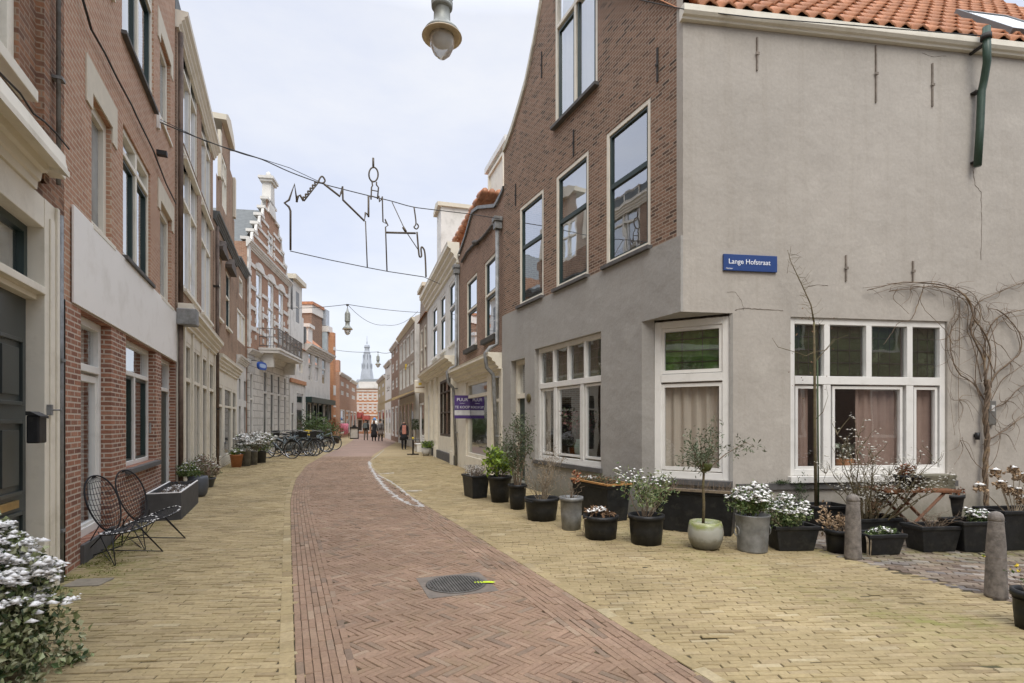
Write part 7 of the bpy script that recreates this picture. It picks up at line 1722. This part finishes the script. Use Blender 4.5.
# ================= people
def person(px,yb,hgt,label,ang,torso,legs,coat=None,extra=(),stride=.16,hair=(.05,.035,.03),long=False):
    p=G(px,yb); o=thing('person',label,'person',tuple(p),ang)
    s=hgt/1.72
    J=[((0,0,.95),.13),((0,0,1.15),.125),((0,.0,1.38),.145),((0,0,1.49),.06),((0,0,1.56),.055),((0,.01,1.63),.088),((0,.01,1.69),.075),
       ((.09,0,.90),.095),((.10,stride*.5,.50),.080),((.10,stride*.3,.09),.055),((.10,stride*.3+.13,.04),.036),
       ((-.09,0,.90),.095),((-.10,-stride*.2,.50),.080),((-.10,-stride,.10),.055),((-.10,-stride+.12,.04),.036),
       ((.19,0,1.40),.062),((.25,-.03,1.12),.046),((.24,.08,.88),.035),((.24,.12,.80),.032),
       ((-.19,0,1.40),.062),((-.25,-.03,1.12),.046),((-.24,.08,.88),.035),((-.24,.12,.80),.032)]
    E=[(0,1),(1,2),(2,3),(3,4),(4,5),(5,6),(0,7),(7,8),(8,9),(9,10),(0,11),(11,12),(12,13),(13,14),(2,15),(15,16),(16,17),(17,18),(2,19),(19,20),(20,21),(21,22)]
    me=bpy.data.meshes.new('tmp'); me.from_pydata([tuple(c*s for c in v) for v,_ in J],E,[]); ob=bpy.data.objects.new('tmp',me); COL.objects.link(ob)
    md=ob.modifiers.new('s','SKIN'); me.skin_vertices[0].data[0].use_root=True
    for i,(v,r) in enumerate(J): me.skin_vertices[0].data[i].radius=(r*s,r*s)
    sb=ob.modifiers.new('d','SUBSURF'); sb.levels=2; sb.render_levels=2
    bpy.context.view_layer.update(); dg=bpy.context.evaluated_depsgraph_get(); m2=bpy.data.meshes.new_from_object(ob.evaluated_get(dg)); bpy.data.objects.remove(ob)
    m2.name='body'; m2.materials.clear()
    SK=mat('skin',(.50,.32,.24),.6,var=.05); SH=mat('dark_shoe',(.03,.025,.02),.6)
    for m_ in (SK,torso,legs,SH): m2.materials.append(m_)
    for pl_ in m2.polygons:
        c=pl_.center/s; pl_.use_smooth=True
        arm=abs(c.x)>.17 and c.z>.7
        pl_.material_index=0 if (c.z>1.50 or (arm and c.z<.86)) else (1 if (c.z>.93 or arm) else (3 if c.z<.10 else 2))
    b_=bpy.data.objects.new('body',m2); COL.objects.link(b_); b_.parent=o
    mb=MB(); mb.lathe([(.0,-.03),(.095,-.02),(.10,.05),(.075,.10),(0,.125)],12,(0,-.015*s,1.655*s)); 
    if long: mb.lathe([(.07,-.22),(.10,-.1),(.10,.05),(.06,.09),(0,.1)],12,(0,-.03*s,1.66*s),sy=.8)
    mb.build('hair',[mat('hair_%d'%int(hair[0]*1000) ,hair,.8,var=.2)],o)
    mb=MB(); mb.lathe([(.0,-.01),(.012,0),(.0,.012)],6,(.032*s,.095*s,1.655*s)); mb.lathe([(.0,-.01),(.012,0),(.0,.012)],6,(-.032*s,.095*s,1.655*s)); mb.lathe([(.0,-.02),(.016,-.01),(.0,.02)],6,(0,.103*s,1.63*s)); mb.build('face',[mat('face_detail',(.25,.14,.10),.7)],o)
    if coat:
        mb=MB(); z0,w0,mt=coat; mb.lathe([(w0,z0),(w0*.93,(z0+1)/2),(.165,1.0),(.155,1.2),(.185,1.38),(.10,1.49),(.06,1.50)],16,(0,0,0),sy=.72); mb.build('coat',[mt],o); 
        o.children[-1].scale=(s,s,s)
    for nm,bxs,mt in extra:
        mb=MB(); mb.box(*[q*s for q in bxs]); mb.build(nm,[mt],o,bevel=.03)
    return o
BLK=mat('black_wool',(.022,.022,.026),.9); GRY=mat('grey_wool',(.16,.15,.15),.9); TAU=mat('taupe_cloth',(.24,.20,.175),.9); OLV=mat('olive_trousers',(.13,.11,.09),.9)
person(366,440.3,1.78,'walker in dark jacket and brownish trousers with a grey backpack, leftmost of three',.0,BLK,OLV,extra=[('backpack',(-.17,.17,-.30,-.13,1.02,1.45),mat('grey_backpack',(.13,.15,.15),.8))])
person(374,441.3,1.70,'walker in a long black coat between the two others',.1,BLK,BLK,coat=(.35,.27,BLK),hair=(.20,.10,.05),long=True)
person(380.5,441.5,1.76,'walker in grey jacket and long taupe coat, rightmost of the three',-.1,GRY,BLK,coat=(.55,.26,TAU),extra=[('bag',(-.15,.15,-.28,-.12,1.05,1.4),GRY)],hair=(.04,.035,.03))
person(404,449.6,1.62,'woman in black clothes with a pink-orange scarf walking toward the camera on right',PI+.3,BLK,BLK,coat=(.55,.25,BLK),extra=[('scarf',(-.12,.12,.09,.17,.95,1.5),mat('salmon_scarf',(.60,.26,.20),.9,var=.2,scale=9))],hair=(.16,.07,.05),long=True)
# ================= lamps and overhead wires
LG=mat('lamp_grey_green',(.33,.345,.315),.5,.2,var=.12,scale=10); LIN=mat('lamp_reflector',(.72,.60,.42),.4,var=.1,scale=6)
gm=bpy.data.materials.new('lamp_glass'); gm.use_nodes=True; tt=gm.node_tree; b_=tt.nodes['Principled BSDF']; b_.inputs['Base Color'].default_value=(.9,.9,.9,1); b_.inputs['Roughness'].default_value=.22; b_.inputs['Transmission Weight'].default_value=.6; b_.inputs['IOR'].default_value=1.15; b_.inputs['Base Color'].default_value=(.75,.74,.70,1)
def lamp(px,py,Y,label,sc=1.0,zt=None):
    p=AT(px,py,Y); o=thing('street_lamp',label,'street lamp',tuple(p),0,'hanging street lamps'); R=.215*sc
    mb=MB(); mb.lathe([(0,.20),(R*.93,.112),(R*.98,.115),(R*.82,.17),(R*.60,.215),(R*.42,.26),(R*.40,.40),(R*.52,.42),(R*.53,.44)],28); mb.build('shade',[LG],o)
    mb=MB(); mb.lathe([(R*.46,.40),(R*.52,.42),(R*.54,.47),(R*.50,.50),(R*.47,.74),(R*.42,.78),(R*.2,.84),(R*.12,.94),(0,.94)],24); 
    for k in range(8): a=2*PI*k/8; mb.box(R*.50*math.cos(a)-.008,R*.50*math.cos(a)+.008,R*.50*math.sin(a)-.008,R*.50*math.sin(a)+.008,.50,.73)
    mb.build('housing',[LG],o)
    mb=MB(); mb.lathe([(0,.165),(R*.4,.155),(R*.8,.115),(R*.98,.098),(R*1.0,.104),(R*.985,.112)],28); mb.build('reflector',[LIN],o)
    mb=MB(); mb.lathe([(R*.60,.11),(R*.62,.05),(R*.55,-.01),(R*.42,-.07),(R*.2,-.115),(0,-.125)],24); mb.build('glass_bowl',[gm],o)
    mb=MB(); mb.tube([(0,0,.93),(0,0,1.10)],.012,6); mb.box(-.05,.05,-.02,.02,1.04,1.11); mb.build('hanger',[IRON],o)
    return o,Vector(p)+Vector((0,0,1.10))
o1,t1=lamp(442,47,5.8,'large grey street lamp hanging at the top of the photo'); o2_,t2=lamp(347.5,332,21.5,'second street lamp hanging over the bend of the street',.95); o3_,t3=lamp(378,366,42,'small distant street lamp hanging near the church spire',1.1)
WR=mat('overhead_wire',(.06,.06,.06),.7)
pE=FS.w(FS.sx(700),-.15,zE+.10); pL=FL.w(XL(30),0,t1.z+.5)
cable('overhead_cable','thin steel cable carrying the large near street lamp',[pL,t1,FS.w(.02,-.1,FS.q(690,10,-.1)[1])],.007,WR,.05)
cable('overhead_cable','cable running along the grey wall gutter to the green pole',[FS.w(.02,-.1,FS.q(690,10,-.1)[1]),FS.w(FS.sx(755,-.19),-.19,FS.q(755,17.5,-.19)[1]),FS.w(FS.sx(986,-.2),-.22,FS.q(986,37,-.2)[1])],.008,WR)
def wl_(Y,z): return Vector((wallL(Y),Y,z))
a=AT(300,311,t2.y); cable('overhead_cable','cable carrying the second street lamp across the street bend',[AT(288,308,t2.y+3),t2,AT(421,312.5,t2.y+6)],.012,WR,.05)
cable('overhead_cable','slack cable sagging right of the second street lamp',[t2,AT(385,325,t2.y+3),AT(418,311,t2.y+6)],.009,WR,.25)
cable('overhead_cable','cable carrying the distant small street lamp',[AT(336,350,t3.y+6),t3,AT(392,352,t3.y)],.018,WR,.1)
# skyline light decoration hanging between two suspension wires
Pa=FL.w(FL.q(157,121)[0],-.06,FL.q(157,121)[1]); qB=FA.q(496,221,-.1); Pb=FA.w(FA.q(503,218,-.1)[0],-.1,FB.q(496,220,-.1)[1])
Fd=Fac(Vector((Pa.x,Pa.y,0)),Vector((Pb.x,Pb.y,0)))
dc=thing('light_decoration','rope light outline of a city skyline hung across the street','street decoration',tuple(Fd.o),Fd.rz)
def D(px,py): s,z=Fd.q(px,py); return Vector((s,0,z))
mb=MB()
top_=[(157,121),(196,137),(240,153),(262,159.5),(290,172),(320,183),(342,189),(370,196),(391,201),(413,207),(440,210.5),(473,214.5),(500,219)]
mb.tube(smooth([D(*p) for p in top_],4),.011,5)
mb.tube([D(157,118),D(205,141),D(262,159),D(290,168),D(320,182)],.007,4)
mb.tube([D(290,251),D(330,260),D(367,267.5),(D(388,271.5)),D(424,277)],.010,5)
sup=mb.build('suspension_wire',[WR],dc)
RL=mat('rope_light_tube',(.14,.115,.085),.6)
mb=MB()
def rope(pts,r=.022,sm=False):
    P=[D(*p) for p in pts]; mb.tube(smooth(P,4) if sm else P,r,6)
arcs=[]
x0,y0,x1,y1=304,201,318,183
rope([(290.5,250),(290.5,211),(289,207),(284.5,203),(289,200),(294.5,184),(297,202)])
rope([(296.5,202),(298,196.5),(300,195),(303.5,201)])
for i in range(6):
    t0_=i/6;t1_=(i+1)/6; ax,ay=x0+(x1-x0)*t0_,y0+(y1-y0)*t0_; bx_,by_=x0+(x1-x0)*t1_,y0+(y1-y0)*t1_; rope([(ax,ay),((ax+bx_)/2-2,(ay+by_)/2-2.4),(bx_,by_)],.017,True)
rope([(x0,y0),(x1,y1)],.016)
rope([(318,183),(320,178),(322.5,176.5),(325,180.5),(323,183),(318.5,182.5)],.018,True)
rope([(324,184),(340,196.5),(341,193),(342.5,186.5),(343,200),(364.5,221),(365.5,212.5),(367.5,214.5),(368.5,217),(368.5,196)])
rope([(365.5,221),(367.3,267)],.013)
rope([(370,196),(371,199.5),(371.5,187.5),(372.5,185.5),(372,181.5),(371,181)],.016)
rope([(377.5,199),(378.5,187.5),(376.5,185),(376.5,182)],.016); rope([(371,190),(378.5,191.5)],.012); rope([(371,196),(378,198)],.014)
mb.tube([D(373.5+4.6*math.sin(a),174.5-7.2*math.cos(a)) for a in [2*PI*k/20 for k in range(20)]],.018,6,closed=True); rope([(373.3,167),(373.2,158)],.024)
rope([(379,196),(379.5,202),(381,200),(382.3,196.5),(383,222),(386,223.5),(385,219),(388,225.5),(385.5,227),(387,271)],.015)
rope([(386,232.5),(415.5,233.2)],.024); rope([(392,202),(405,230),(418,249.5)],.010); rope([(403,227),(406,232)],.03)
rope([(414,207),(416,223),(414,227),(416.5,229),(418.5,226.5),(417,223.5)],.016,True); rope([(417,232),(418.5,250),(419.5,256.5),(421.5,256),(421,249),(422,247),(424.5,251),(425.5,262),(426,277)],.02,True)
mb.build('rope_light',[RL],dc)
mb=MB(); mb.tube([D(424,277),D(440,284)],.008,4); mb.build('anchor_wire',[WR],dc)
br_=thing('wall_bracket','small white wall fitting holding the decoration wires on salmon house','wall bracket',tuple(FL.w(FL.q(157,121)[0],0,FL.q(157,121)[1])),FL.rz); mb=MB(); mb.box(-.05,.05,-.05,-.001,-.14,.14); mb.tube([(0,-.05,0),(0,-.10,0)],.02,6); mb.build('plate',[WHITE],br_); mb=MB(); mb.box(-.06,.06,-.16,-.001,-.62,-.54); mb.build('camera_box',[BLACKP],br_)
